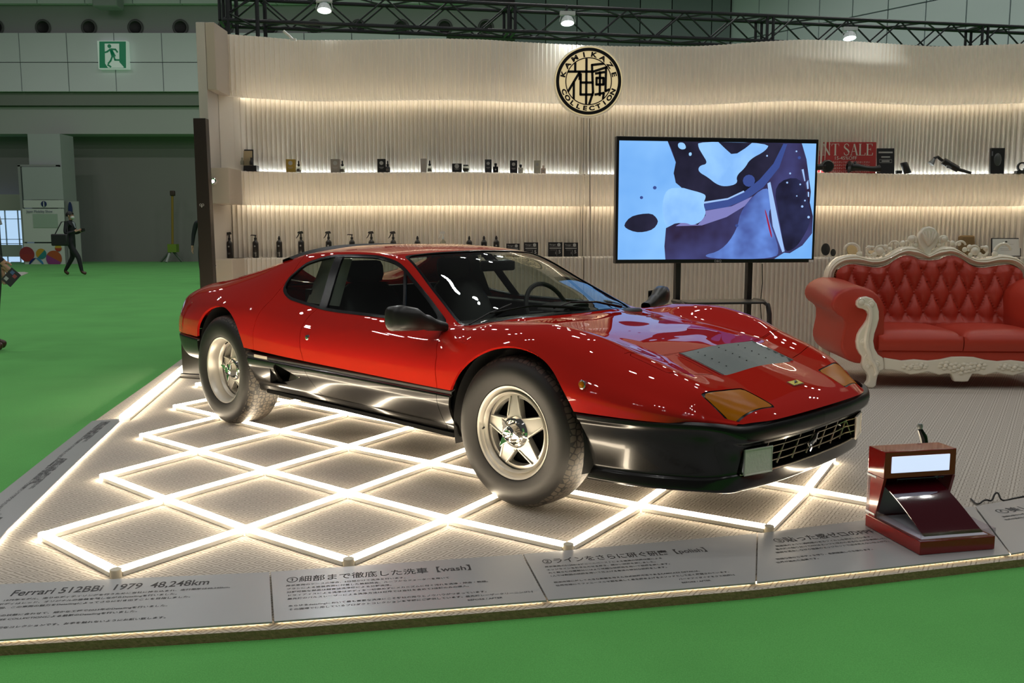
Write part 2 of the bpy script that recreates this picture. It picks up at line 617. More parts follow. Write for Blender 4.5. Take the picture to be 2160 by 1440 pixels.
# ------------------------------------------------------------------ caption panels on the platform rim
M_PANEL = mat('caption_panel', (0.41, 0.415, 0.41), 0.27, spec=0.6, var=(3, 0.03))
M_INK = mat('caption_ink', (0.025, 0.025, 0.028), 0.6)
PT = 0.006
def interp(path, x, k=0):
    for p, q in zip(path, path[1:]):
        if p[k] <= x <= q[k] or p[k] >= x >= q[k]:
            t = (x - p[k]) / (q[k] - p[k])
            return (p[0] + (q[0] - p[0]) * t, p[1] + (q[1] - p[1]) * t)
    return path[-1]
PZ = 0.010
def caption(o0, o1, i0, i1, label, head, body, foot=None, hs=0.073, bs=0.021, hx=1.0, hy=0.72, rows=None, bx=0.04):
    """o* outer (viewer side) corners, i* inner corners; text runs from 0 to 1"""
    o0, o1, i0, i1 = [Vector((p[0], p[1], 0)) for p in (o0, o1, i0, i1)]
    t = MB(); t.prism([(p.x, p.y) for p in (o0, o1, i1, i0)], PZ, PZ + PT)
    po = t.build('caption_panel', M_PANEL, smooth=False)
    tag(po, label, 'sign')
    ax = (o1 - o0).normalized()
    up = ((i0 + i1) - (o0 + o1)) / 2
    up = (up - ax * up.dot(ax)).normalized()
    w = ((i0 + i1) / 2 - (o0 + o1) / 2).dot(up)
    cs = (o0 + o1 + i0 + i1) / 4
    t = MB(); t.prism([(p.x * .93 + cs.x * .07 + q.x, p.y * .93 + cs.y * .07 + q.y) for p, q in ((o0, (i0 - o0) * .12), (o1, (i1 - o1) * .12), (i1, (o1 - i1) * .12), (i0, (o0 - i0) * .12))], 0.0, PZ); t.build('mounting_foam', M_INK, po, smooth=False)
    def put(nm, s, size, fx, fy, xs=1.0, sp=1.0, sh=0.0):
        org = o0 + (i0 - o0) * fy + ax * fx + Vector((0, 0, PZ + PT + 0.0006))
        text_mesh(nm, s, size, M_INK, po, frame(org, ax, up, (0, 0, 1)), xs=xs, sp=sp, shear=sh, offset=size * .014)
    if head: put('heading', head, hs, bx, hy - 0.06, hx)
    for k, ln in enumerate(body):
        if ln:
            put('text_line', ln, bs, bx, (hy - 0.15) - k * (0.084 if rows is None else rows), 1.05)
    if foot:
        for k, ln in enumerate(foot):
            put('text_line', ln, bs, (o1 - o0).length - 0.25, 0.17 - 0.07 * k, 1.05)
    return po
gapx = 0.012
fo = lambda u, v: at_z(u, v, PT)
e0 = caption((-1.84, 2.487), (-0.741, 2.662), (-1.86, 2.945), (-0.859, 3.07),
        'grey caption panel with car name, year and mileage at the front corner', 'Ferrari 512BBi  1979  48,248km',
        ['1979年モデル、走りのディテイリングを行うために当社に持ち込まれ、走行距離は48,248km。', 'ボディはレッド、オリジナルの塗装を残しながらDetailingを行いました。', '今回、この車両の魅力をDetailingによってさらに引き出すことを目指しました。', '', '内外装の状態に合わせて、細かな工程で2023年のDetailingを行いました。', 'KAMIKAZE COLLECTIONによる最新のDetailingを行いました。', '', 'お客様の大切なコレクションです。お手を触れないようにお願い致します。'], bx=0.195, hs=0.070, hx=0.70, rows=0.068, hy=0.80, bs=0.0165)
e1 = caption((-0.735, 2.665), (0.113, 2.825), (-0.853, 3.072), (0.036, 3.247),
        'grey caption panel about washing, second along the platform front', '①細部まで徹底した洗車【wash】',
        ['展示車両のケースの場合、2日間かけて洗浄を行います。', 'ブラシによる塗装表面に付着した鉄粉除去、ルーフからクォーターを用いて', '分解可能な部品は超音波洗浄機による分解洗浄。', 'ドライアイスによる洗浄はボディを一切傷めずにメカニズムに付く汚れを洗浄・除去・乾燥。', '最先端のパルスレーザーによる洗浄方法は世界では当社を含めて3店舗のみの導入。', '', 'あらゆるdetailingにおいて最も重要な洗浄にこそ弊社の拘りとノウハウがつまっています。', 'その現場で使用しているプロダクトコレクションを皆様にご提供しています。'], ['最先端レーザークリーニング例', 'BEFORE / AFTER'], bx=0.045, rows=0.068, hs=0.056, hx=0.80, hy=0.80, bs=0.0155)
e2 = caption((0.119, 2.828), (0.835, 2.975), (0.043, 3.249), (0.975, 3.478),
        'grey caption panel about polishing, directly below the front tyre', '②ラインをさらに研ぐ研磨【polish】',
        ['展示車両の512BBiはビニールペーストによる塗装の研磨作業による', 'エッジラインを引き立たせる磨き、細かい研磨を施しました。', '丸く膨らむ作業部分にはより繊細な研磨用を用いて研磨を施します。', '1人では数回の研磨を用いて仕上げる車体の特別な研磨をします。', '', '欧米市場に対して大きな影響を与えた日式研磨方法であるKAMIKAZE DETAILは、', '世界市場にてファニークルマ部を楽しく車を磨き上げるメソッドとして広く展開されています。'], ['バードアイダイナミクス研磨例', 'BEFORE / AFTER'], bx=0.05, rows=0.068, hs=0.052, hx=0.78, hy=0.80, bs=0.0142)
e3 = caption((0.841, 2.977), (1.86, 3.251), (0.981, 3.48), (2.02, 3.835),
        'grey caption panel about protective film, under the red sample box', '③貼った感ゼロのPPF【film】',
        ['無塗装のように透明感のあるフィルムを施工しています。', '最先端の貼り付けでPPFはエッジと深みのある仕上げを実現しています。', '細部を追及しながら独自のエッジカットでほぼ見えない仕上がり。', '', '微細な傷からボディを守り、長期間美しさを保ちます。', '世界が認めた品質です。'], ['デリケートPPF施工例'], bx=0.08, rows=0.068, hs=0.056, hx=0.85, hy=0.80, bs=0.016)
e4 = caption((1.866, 3.253), (3.0, 3.68), (2.03, 3.838), (3.2, 4.35),
        'grey caption panel at the far right beside the red sample box', '④美しく守る',
        ['微細な傷からボディを守り、長期間美しさを保ちます。', '世界が認めた品質です。'], None, bx=0.10, rows=0.068, hs=0.06, hx=1.1, hy=0.82, bs=0.017)
M_RIM2 = mat('inner_glow', (1, 1, 1), .5, emit=(1.0, 0.84, 0.60), estr=28.0)
# side panels along the left edge, read from the left
lo_ = [(-2.10, 2.80), (-2.35, 4.02), (-2.50, 4.78), (-2.66, 5.62)]
li_ = [(-1.885, 3.00), (-2.04, 3.53), (-2.29, 4.68), (-2.50, 5.70)]
nm = ['nearest to the corner', 'in the middle of the left edge', 'beside the start of the long light bar']
for k in range(3):
    sp_ = caption(lo_[k + 1], lo_[k], li_[k + 1], li_[k], 'grey side caption panel ' + nm[k], None,
            ['展示車両のケースの場合、2日間かけて洗浄を行います。', '分解可能な部品は超音波洗浄機による分解洗浄。', 'あらゆるdetailingにおいて最も重要な洗浄にこそ弊社の拘りとノウハウがつまっています。'], None, bx=0.06, rows=0.1, hs=0.05, hy=0.72, bs=0.022)
    p, q = Vector((*li_[k], 0)), Vector((*li_[k + 1], 0)); d = q - p; n = Vector((-d.y, d.x, 0)).normalized()
    t = MB(); t.box((0, 0, .005), (d.length - .02, .008, .008)); t.build('light_line', M_RIM2, sp_, loc=(p + q) / 2 + n * .012, rot=(0, 0, math.atan2(d.y, d.x)), smooth=False)

# warm light line under the outer lip of the front panels
M_RIM = mat('rim_glow', (1, 1, 1), .5, emit=(1.0, 0.78, 0.48), estr=4.0)
for k, (p, q) in enumerate((((-1.84, 2.487), (-0.741, 2.662)), ((-0.735, 2.665), (0.113, 2.825)), ((0.119, 2.828), (0.835, 2.975)), ((0.841, 2.977), (1.86, 3.251)), ((1.866, 3.253), (3.0, 3.68)))):
    p, q = Vector((*p, 0)), Vector((*q, 0)); d = (q - p); n = Vector((-d.y, d.x, 0)).normalized()
    t = MB(); t.box((0, 0, .005), (d.length - .02, .006, .007))
    po = (e0, e1, e2, e3, e4)[k]
    t.build('light_line', M_RIM, po, loc=(p + q) / 2 + n * .022, rot=(0, 0, math.atan2(d.y, d.x)), smooth=False)
# ------------------------------------------------------------------ the red sports car
CAR_O, CAR_YAW = (-1.1773, 6.226, 0.0), -0.7789
car = empty('sports_car', CAR_O, CAR_YAW, 'low red wedge-shaped sports car with black lower body and star wheels', 'car')
M_RED = mat('car_paint_red', (0.50, 0.015, 0.009), 0.45, coat=1.0, coat_rough=0.01, spec=0.0)
M_BLK = mat('car_paint_black', (0.006, 0.0055, 0.005), 0.22, coat=0.35, coat_rough=0.06, spec=0.42)
M_BUMP = mat('bumper_black', (0.006, 0.006, 0.006), 0.34, spec=0.35)
M_TRIM = mat('black_trim', (0.005, 0.005, 0.006), 0.20, spec=0.22)
M_RUB = mat('black_rubber', (0.014, 0.014, 0.014), 0.6)
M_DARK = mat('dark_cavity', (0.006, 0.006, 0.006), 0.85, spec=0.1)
M_CHROME = mat('chrome', (0.82, 0.80, 0.76), 0.06, metal=1.0)
M_SILVER = mat('painted_alloy', (0.62, 0.59, 0.53), 0.36, metal=0.55, spec=0.5)
M_SATIN = mat('satin_metal', (0.30, 0.33, 0.32), 0.38, metal=0.6)
M_LEATHER = mat('black_leather', (0.011, 0.010, 0.010), 0.5, bump=(180, 0.15, 0.002))
M_SUEDE = mat('grey_cloth_trim', (0.30, 0.30, 0.26), 0.85, bump=(300, 0.2, 0.001))
M_AMBER = mat('amber_lens', (0.42, 0.135, 0.002), 0.22, coat=0.0, spec=0.05, var=(8, 0.12))
M_GLASS = glass_mat('car_glass', (0.62, 0.68, 0.64))
M_WSCREEN = glass_mat('windscreen_glass', (0.74, 0.78, 0.74))
M_LSILV = mat('lamp_silver', (0.86, 0.82, 0.74), .30, metal=.15)
M_LENS = mat('lamp_lens', (0.88, 0.83, 0.74), .5, spec=.15, bump=(70, .5, .01))
M_CLEAR = glass_mat('lamp_glass', (0.95, 0.95, 0.93), ior=1.12)

# control lines: x, y, z from the centre line (0) to the seam above the black sill (6)
LN = [
 [(-0.88, 0, .60), (-.84, 0, .72), (-.7, 0, .785), (-.3, 0, .83), (0, 0, .855), (.24, 0, .88), (.30, 0, .92), (.40, 0, 1.075), (.46, 0, 1.112), (.6, 0, 1.125), (.9, 0, 1.133), (1.2, 0, 1.124), (1.38, 0, 1.105), (1.46, 0, 1.082), (1.8, 0, .926), (2.08, 0, .792), (2.15, 0, .769), (2.3, 0, .762), (2.6, 0, .742), (2.98, 0, .686), (3.18, 0, .622), (3.36, 0, .552), (3.44, 0, .506), (3.47, 0, .478)],
 [(-0.88, .33, .60), (-.84, .33, .72), (-.7, .33, .785), (-.3, .33, .83), (0, .32, .855), (.24, .31, .88), (.30, .31, .92), (.40, .31, 1.07), (.46, .31, 1.105), (.6, .31, 1.117), (.9, .31, 1.124), (1.2, .30, 1.114), (1.36, .30, 1.095), (1.44, .30, 1.070), (1.78, .33, .915), (2.05, .36, .788), (2.12, .36, .767), (2.3, .34, .757), (2.6, .32, .740), (2.98, .317, .678), (3.18, .31, .612), (3.36, .31, .545), (3.44, .31, .502), (3.47, .31, .476)],
 [(-0.88, .60, .60), (-.85, .63, .72), (-.77, .655, .803), (-.34, .62, .893), (-.02, .60, .959), (.27, .58, 1.028), (.5, .565, 1.072), (.9, .555, 1.088), (1.2, .545, 1.080), (1.35, .545, 1.060), (1.7, .630, .893), (1.93, .690, .778), (2.0, .69, .752), (2.15, .60, .748), (2.35, .48, .750), (2.6, .43, .737), (2.98, .42, .678), (3.18, .44, .617), (3.36, .45, .548), (3.44, .45, .502), (3.47, .42, .475)],
 [(-0.88, .67, .58), (-.85, .71, .68), (-.77, .745, .755), (-.34, .79, .815), (0, .80, .828), (.3, .795, .832), (.6, .782, .805), (.9, .775, .778), (1.45, .775, .764), (1.93, .775, .752), (2.1, .745, .770), (2.28, .70, .800), (2.52, .675, .808), (2.78, .655, .768), (2.94, .64, .710), (3.13, .625, .645), (3.29, .61, .576), (3.40, .585, .510), (3.47, .52, .474)],
 [(-0.88, .70, .57), (-.85, .745, .63), (-.77, .785, .68), (-.34, .865, .735), (0, .888, .748), (.3, .888, .73), (.6, .874, .70), (.9, .866, .685), (1.5, .864, .675), (2.0, .866, .682), (2.25, .852, .735), (2.5, .840, .748), (2.78, .812, .700), (2.95, .785, .650), (3.13, .745, .596), (3.29, .69, .545), (3.40, .62, .498), (3.47, .54, .472)],
 [(-0.88, .72, .545), (-.85, .765, .575), (-.77, .81, .59), (-.34, .895, .61), (0, .917, .615), (.3, .921, .605), (.9, .912, .588), (1.5, .908, .582), (2.0, .908, .588), (2.5, .902, .610), (2.87, .880, .575), (3.1, .832, .537), (3.29, .750, .507), (3.40, .655, .482), (3.47, .565, .470)],
 [(-0.88, .72, .520), (-.85, .765, .520), (-.77, .81, .522), (-.34, .885, .527), (0, .913, .524), (.3, .921, .519), (.9, .914, .503), (1.5, .910, .495), (2.03, .910, .490), (2.5, .903, .489), (2.87, .878, .489), (3.1, .828, .485), (3.29, .745, .479), (3.40, .650, .472), (3.47, .565, .466)],
]
LF = [(pchip([p[0] for p in l], [p[1] for p in l]), pchip([p[0] for p in l], [p[2] for p in l])) for l in LN]
def win(x, a, b, w):   # smooth window
    t1 = np.clip((x - a) / w + 0.5, 0, 1); t2 = np.clip((b - x) / w + 0.5, 0, 1)
    return t1 * t1 * (3 - 2 * t1) * t2 * t2 * (3 - 2 * t2)
xs_ = np.concatenate([np.linspace(-.88, -.7, 14), np.linspace(-.68, .2, 40), np.linspace(.22, .5, 24), np.linspace(.52, 1.3, 34), np.linspace(1.32, 1.5, 16), np.linspace(1.52, 1.9, 18), np.linspace(1.92, 2.2, 24), np.linspace(2.22, 3.3, 56), np.linspace(3.315, 3.47, 16)])
NS = 9
def bow(x, y):
    return -0.055 * np.clip((x - 3.15) / .32, 0, 1) ** 2 * np.clip((np.abs(y) - .36) / .22, 0, 1.3) ** 2 + 0.045 * np.clip((x - 2.9) / .57, 0, 1) ** 2 * (1 - np.clip(np.abs(y) / .62, 0, 1.2) ** 2) - 0.03 * np.clip((-x - .6) / .28, 0, 1) ** 2 * (1 - np.clip(np.abs(y) / .75, 0, 1.1) ** 2)
def body_section(x):
    P = np.array([[float(a(x)), float(b_(x))] for a, b_ in LF])
    sh = np.zeros(7)
    sh[1] = 0.0
    sh[2] = 0.72 * win(x, -.95, 1.93, .15)
    sh[3] = 0.85 * win(x, .75, 1.95, .2) + 0.30 * win(x, -.5, .75, .2)
    d = np.linalg.norm(np.diff(P, axis=0), axis=1)
    d = np.maximum(d, 1e-4)
    sec = np.diff(P, axis=0) / d[:, None]
    TL, TR = np.zeros((7, 2)), np.zeros((7, 2))
    for i in range(7):
        if i == 0: TL[i] = TR[i] = (1, 0)
        elif i == 6: TL[i] = TR[i] = sec[5]
        else:
            T = (sec[i] * d[i - 1] + sec[i - 1] * d[i]) / (d[i] + d[i - 1])
            TL[i] = T * (1 - sh[i]) + sec[i - 1] * sh[i]
            TR[i] = T * (1 - sh[i]) + sec[i] * sh[i]
    out, par = [], []
    for i in range(6):
        ts = np.linspace(0, 1, NS + 1)[: (NS if i < 5 else NS + 1)]
        for t in ts:
            h00, h10, h01, h11 = (1 + 2 * t) * (1 - t) ** 2, t * (1 - t) ** 2, t * t * (3 - 2 * t), t * t * (t - 1)
            p = P[i] * h00 + TR[i] * d[i] * h10 + P[i + 1] * h01 + TL[i + 1] * d[i] * h11
            out.append(p); par.append(i + t)
    return np.array(out), np.array(par)
rows, pars = [], []
for x in xs_:
    o, pr_ = body_section(x)
    full = np.concatenate([np.stack([-o[::-1, 0], o[::-1, 1]], 1), np.stack([o[1:, 0], o[1:, 1]], 1)])
    pp = np.concatenate([-pr_[::-1], pr_[1:]])
    rows.append(np.stack([x + bow(x, full[:, 0]), full[:, 0], full[:, 1]], 1))
    pars.append(pp)
G = np.array(rows)
PA = np.array(pars)
XA = np.repeat(xs_[:, None], G.shape[1], axis=1)
body = Skin.from_grid(G, XA, PA)
X = lambda c: c[:, 0]
Y = lambda c: c[:, 1]
AY = lambda c: np.abs(c[:, 1])
Z = lambda c: c[:, 2]
XS = lambda c: c[:, 6]
SP = lambda c: np.abs(c[:, 7])
def arch(cx, cz, R):
    return lambda c: np.where((AY(c) > .52), np.hypot(X(c) - cx, Z(c) - cz) - R, 1.0)
ARCH_F, ARCH_R = (2.512, .326, .393), (-.028, .385, .362)
body = body.outside(arch(*ARCH_F))
body = body.outside(arch(*ARCH_R))
# windscreen opening
def f_ws(c):
    x, y = X(c), AY(c)
    top = 1.400 - .085 * (y / .5) ** 2 - x
    base = x - (2.115 - .135 * (y / .70) ** 2)
    side = y - (.515 + (.680 - .515) * (x - 1.35) / (1.95 - 1.35))
    f = smax(smax(top, base, .02), side, .05)
    return np.where((SP(c) < 2.05) & (x > 1.2), f, 1.0)
ws, body = body.split(f_ws)
glass_ws = ws.inside(lambda c: f_ws(c) + .016)
trim_ws = ws.outside(lambda c: f_ws(c) + .016)
# side glass: quadrilaterals in x, z on the flank between rail and belt
def poly_f(pts, k):
    n = len(pts)
    cx_ = sum(p[0] for p in pts) / n; cz_ = sum(p[1] for p in pts) / n
    def f(x, z):
        r = None
        for i in range(n):
            (x0, z0), (x1, z1) = pts[i], pts[(i + 1) % n]
            nx, nz = z1 - z0, -(x1 - x0)
            l = math.hypot(nx, nz); nx, nz = nx / l, nz / l
            if (cx_ - x0) * nx + (cz_ - z0) * nz > 0: nx, nz = -nx, -nz
            d = (x - x0) * nx + (z - z0) * nz
            r = d if r is None else smax(r, d, k)
        return r
    return f
SIDE = [(.458, .93), (.53, 1.022), (.70, 1.068), (.98, 1.083), (1.21, 1.075), (1.40, 1.034), (1.56, .955), (1.955, .762), (.92, .770), (.72, .792), (.58, .812), (.48, .862)]
_fs = poly_f(SIDE, .02)
def f_side(c):
    return np.where((AY(c) > .5) & (Z(c) > .70) & (SP(c) > 1.98), np.maximum(_fs(X(c), Z(c)), (2.02 - SP(c)) * .3), 1.0)
side, body = body.split(f_side)
# black pillar between quarter window and door glass: slanted band
def b_pil(c): return .934 - .104 * (Z(c) - .774) / .28
def b_vent(c): return 1.590 - .856 * (Z(c) - .82)
gl_in = side.inside(lambda c: f_side(c) + .014)
trim_side = side.outside(lambda c: f_side(c) + .014)
g_q, rest_ = gl_in.split(lambda c: X(c) - b_pil(c) + .036)
pil, g_d = rest_.split(lambda c: X(c) - b_pil(c) - .036)
g_w, rest_ = g_d.split(lambda c: X(c) - b_vent(c) + .009)
vent_bar, g_v = rest_.split(lambda c: X(c) - b_vent(c) - .009)
for sgn in (-1, 1):
    part_s = lambda sk: sk.inside(lambda c, s=sgn: -Y(c) * s)
    part_s(trim_side).build('window_frame', M_TRIM, car, rim=.012, push=.002)
    part_s(pil).build('door_pillar', M_TRIM, car, rim=.012, push=.003)
    part_s(vent_bar).build('quarter_light_bar', M_TRIM, car, rim=.010, push=.001)
    part_s(g_q).build('quarter_window', M_GLASS, car, push=-.006)
    part_s(g_w).build('door_window', M_GLASS, car, push=-.006)
    part_s(g_v).build('quarter_light', M_GLASS, car, push=-.006)
glass_ws.build('windscreen', M_WSCREEN, car, push=-.004)
trim_ws.build('windscreen_seal', M_TRIM, car, rim=.01, push=.001)
# rear window between the buttresses
rw, body = body.split(lambda c: np.where(Z(c) > .80, smax(smax(.262 - X(c), X(c) - .415, .01), AY(c) - .50, .02), 1.0))
rw.build('rear_window', M_GLASS, car)
# turn lamp lenses in the nose
LAMP = [(3.282, .600), (3.312, .335), (3.458, .315), (3.424, .578)]
_fl = poly_f(LAMP, .012)
def f_lamp(c):
    return np.where((Z(c) > .47) & (SP(c) < 3.6), _fl(X(c) - bow(X(c), Y(c)) * 0, AY(c)), 1.0)
lamp, body = body.split(f_lamp)
for sgn in (-1, 1):
    lp = lamp.inside(lambda c, s=sgn: -Y(c) * s)
    lp.inside(lambda c: f_lamp(c) + .007).build('turn_lamp', M_AMBER, car, rim=.02, push=-.001)
    lp.outside(lambda c: f_lamp(c) + .007).build('turn_lamp_frame', M_TRIM, car, rim=.012, push=-.003)
# radiator outlet grille between the pop-up lamps
def f_vg(c):
    x = X(c)
    return np.where(Z(c) > .5, np.maximum(np.maximum(2.982 - x, x - 3.205), AY(c) - .312), 1.0)
vg, body = body.split(f_vg)
# pop-up lamp covers
LID = [(2.950, .638), (2.975, .335), (3.185, .335), (3.140, .612)]
_fp = poly_f(LID, .004)
def f_pop(c):
    return np.where((Z(c) > .5) & (SP(c) < 3.7), _fp(X(c), AY(c)), 1.0)
pop, body = body.split(lambda c: f_pop(c))
pop = pop.inside(lambda c: f_pop(c) + .0035)
for sgn in (-1, 1):
    pop.inside(lambda c, s=sgn: -Y(c) * s).build('headlamp_cover', M_RED, car, rim=.02)
# shut line across the nose behind the covers
def cut(sk, fn, gap=.0042):
    a = sk.inside(lambda c: fn(c) + gap / 2)
    b_ = sk.outside(lambda c: fn(c) - gap / 2)
    return a, b_
nose_cut = lambda c: 2.974 - .034 * (AY(c) / .64) ** 2
nose_lid, shell = body.split(lambda c: np.maximum(nose_cut(c) - X(c), AY(c) - .646))
nose_lid = nose_lid.outside(lambda c: X(c) - nose_cut(c) - .0035)
# rear clamshell
def f_clam(c):
    z = Z(c)
    zz = [.40, .52, .676, .75, .814, .933, 1.052, 1.2]
    xx = [.423, .423, .421, .428, .446, .466, .455, .452]
    return X(c) - np.interp(z, zz, xx)
def f_clam2(c):
    return np.where(AY(c) > .50, f_clam(c), X(c) - .30)
roof_in = shell.inside(lambda c: np.maximum(np.maximum(.44 - XS(c), XS(c) - 1.42), SP(c) - 2.05))
roof_in.build('headliner', M_LEATHER, car, push=-.020)
clam, mid = cut(shell, f_clam2)
# doors
def f_door(c):
    z = Z(c)
    rear = np.interp(z, [.40, .50, .60, .68, .74, .80], [.955, .945, .905, .868, .868, .893]) - X(c)
    front = X(c) - np.interp(z, [.4, .5, .635, .733, .80], [2.062, 2.062, 2.045, 1.985, 1.93])
    return np.where((AY(c) > .6) & (SP(c) > 2.55), np.maximum(np.maximum(rear, front), z - .80), 1.0)
door, mid = cut(mid, f_door)
clam.build('rear_clamshell', M_RED, car, rim=.016)
mid.build('body_shell', M_RED, car, rim=.016)
nose_lid.build('nose_panel', M_RED, car, rim=0)
for sgn in (-1, 1):
    dr = door.inside(lambda c, s=sgn: -Y(c) * s).build('door', M_RED, car, rim=.016)
    b = MB()
    Ml = frame((.965, sgn * .893, .632), (1, 0, 0), (0, 0, 1), (0, sgn, 0))
    b.lathe([(0, .012), (.009, .012), (.014, .009), (.015, 0), (.015, -.01)], 16, Ml)
    b.build('door_lock', M_CHROME, dr)
# tail closing panel
b = MB()
sec, _ = body_section(-.879)
ring = [(-.872 + float(bow(-.88, y)), -y, z) for y, z in sec[::-1]] + [(-.872 + float(bow(-.88, y)), y, z) for y, z in sec[1:]]
b.add(ring, [tuple(range(len(ring)))])
b.build('tail_panel', M_TRIM, car, smooth=False)
# outlet grille slats
b = MB(); b.box0((2.985, -.311, .60), (3.205, .311, .605)); 
def hood_z(x, y):
    o, p_ = body_section(min(max(x - float(bow(x, y)), -.88), 3.47))
    return float(np.interp(abs(y), o[:34, 0], o[:34, 1]))
vgg = vg.build('outlet_tray', M_DARK, car, push=-.030)
M_SLAT = mat('grille_slat', (0.15, 0.175, 0.17), 0.36, metal=0.6)
def slat_seg(mb, x, w, y0, y1, lift, tilt=0.0, th=.003, n=8):
    G_ = []
    for side_ in (0, 1):
        pass
    vs, fs = [], []
    for k in range(n + 1):
        y = y0 + (y1 - y0) * k / n
        for dx, dz in ((-w / 2, -tilt / 2), (w / 2, tilt / 2)):
            z = hood_z(x + dx, y) + lift + dz
            vs += [(x + dx, y, z), (x + dx, y, z - th)]
    for k in range(n):
        a, c_ = k * 4, (k + 1) * 4
        fs += [(a, a + 2, c_ + 2, c_), (a + 1, c_ + 1, c_ + 3, a + 3), (a, c_, c_ + 1, a + 1), (a + 2, a + 3, c_ + 3, c_ + 2)]
    fs += [(0, 1, 3, 2), (n * 4, n * 4 + 2, n * 4 + 3, n * 4 + 1)]
    mb.add(vs, fs)
for k in range(6):
    x = 3.005 + k * .036
    mb = MB(); slat_seg(mb, x, .0312, -.302, .302, .001, -.012)
    so = mb.build('grille_slat', M_SLAT, car, smooth=False)
    if k < 5:
        for y in (-.19, -.02, .15):
            r_ = MB(); r_.lathe([(0, .0025), (.003, .002), (.004, 0)], 8, Matrix.Translation((x, y, hood_z(x, y) + .001)))
            r_.build('rivet', M_DARK, so)
mb = MB()
for y in (-.305, .305):
    mb.tube([(x_, y, hood_z(x_, y) + .002) for x_ in np.linspace(2.984, 3.206, 9)], .0055, 6)
mb.build('grille_frame', M_CHROME, car, smooth=False)

# --- black lower body: lofted along the plan outline
PATH = [(-.905, 0), (-.905, .45), (-.89, .66), (-.855, .755), (-.78, .806), (-.6, .848), (-.35, .880), (0, .905), (.3, .912), (.9, .904), (1.5, .900), (2.03, .900), (2.5, .893), (2.8, .882), (3.0, .852), (3.16, .802), (3.285, .742), (3.375, .684), (3.435, .615), (3.466, .53), (3.486, .40), (3.503, .22), (3.508, 0)]
PP = [Vector((p[0], p[1])) for p in PATH]
cum = [0.0]
for p, q in zip(PP, PP[1:]): cum.append(cum[-1] + (q - p).length)
px_, py_ = pchip(cum, [p.x for p in PP]), pchip(cum, [p.y for p in PP])
# profiles (inset, z) at key x on the flank; the three sets share the same rows
PROF = {
 'rear':  [(.020, .518), (.004, .508), (0, .498), (.004, .470), (.010, .44), (.022, .405), (.040, .375), (.065, .352), (.10, .340), (.14, .335)],
 'side':  [(.020, .492), (.006, .480), (.008, .468), (.0, .455), (.005, .42), (.024, .37), (.052, .318), (.066, .300), (.085, .252), (.14, .245)],
 'front': [(.018, .486), (.000, .476), (.000, .462), (.012, .445), (.026, .39), (.056, .305), (.074, .258), (.064, .240), (.058, .204), (.11, .190)],
 'nose':  [(.030, .466), (.002, .462), (-.010, .436), (-.004, .402), (.020, .382), (.030, .32), (.036, .272), (.030, .262), (.040, .198), (.10, .178)],
}
def prof_at(x, y):
    def lerp(a, b_, t): return [(p[0] + (q[0] - p[0]) * t, p[1] + (q[1] - p[1]) * t) for p, q in zip(a, b_)]
    ss = lambda t: max(0, min(1, t)) ** 2 * (3 - 2 * max(0, min(1, t)))
    if x < .2: return lerp(PROF['rear'], PROF['side'], ss((x + .3) / .5))
    if x < 2.9: return lerp(PROF['side'], PROF['front'], ss((x - 2.3) / .5))
    return lerp(PROF['front'], PROF['nose'], ss((3.0 + (.80 - abs(y)) * 1.7 - 3.15) / .30) if abs(y) < .74 else 0)
S = np.concatenate([np.linspace(0, cum[3], 14)[:-1], np.linspace(cum[3], cum[8], 40)[:-1], np.linspace(cum[8], cum[12], 40)[:-1], np.linspace(cum[12], cum[-1], 80)])
seamz = LF[6][1]
Gl = []
for s_ in S:
    x, y = float(px_(s_)), float(py_(s_))
    e_ = 1e-3
    t = Vector((float(px_(s_ + e_)) - float(px_(s_ - e_)), float(py_(s_ + e_)) - float(py_(s_ - e_))))
    t.normalize()
    n = Vector((-t.y, t.x))
    if y < .02: n = Vector((1 if x > 1 else -1, 0)) 
    if n.y < -.01: n = -n
    pr_ = prof_at(x, y)
    row = []
    # refine the profile with a monotone spline over its rows
    q = np.linspace(0, len(pr_) - 1, 37)
    fi, fz = pchip(range(len(pr_)), [p[0] for p in pr_]), pchip(range(len(pr_)), [p[1] for p in pr_])
    for qq in q:
        i_, z_ = float(fi(qq)), float(fz(qq))
        row.append((x - n.x * i_, max(0, y - n.y * i_), z_))
    Gl.append(row)
Gl = np.array(Gl)
XL = np.repeat(S[:, None], Gl.shape[1], axis=1)
left = Skin.from_grid(Gl, XL, np.repeat(np.linspace(0, 1, 37)[None], len(S), 0), flip=False)
Gr = Gl * np.array([1, -1, 1])
right = Skin.from_grid(Gr, XL, np.repeat(np.linspace(0, 1, 37)[None], len(S), 0), flip=True)
TT = lambda c: c[:, 7]
def f_grille(c):   # opening in the nose
    w = .540 + .10 * (.32 - Z(c))
    return np.where(X(c) > 3.2, smax(smax(Z(c) - .376, .258 - Z(c), .012), AY(c) - w, .02), 1.0)
def f_scoop(c):
    return np.where((X(c) > .4) & (X(c) < 1.2), _fsc(X(c), Z(c)), 1.0)
_fsc = poly_f([(.600, .468), (.70, .452), (.80, .420), (.885, .402), (.80, .372), (.63, .340)], .02)
M_SILL = M_BLK
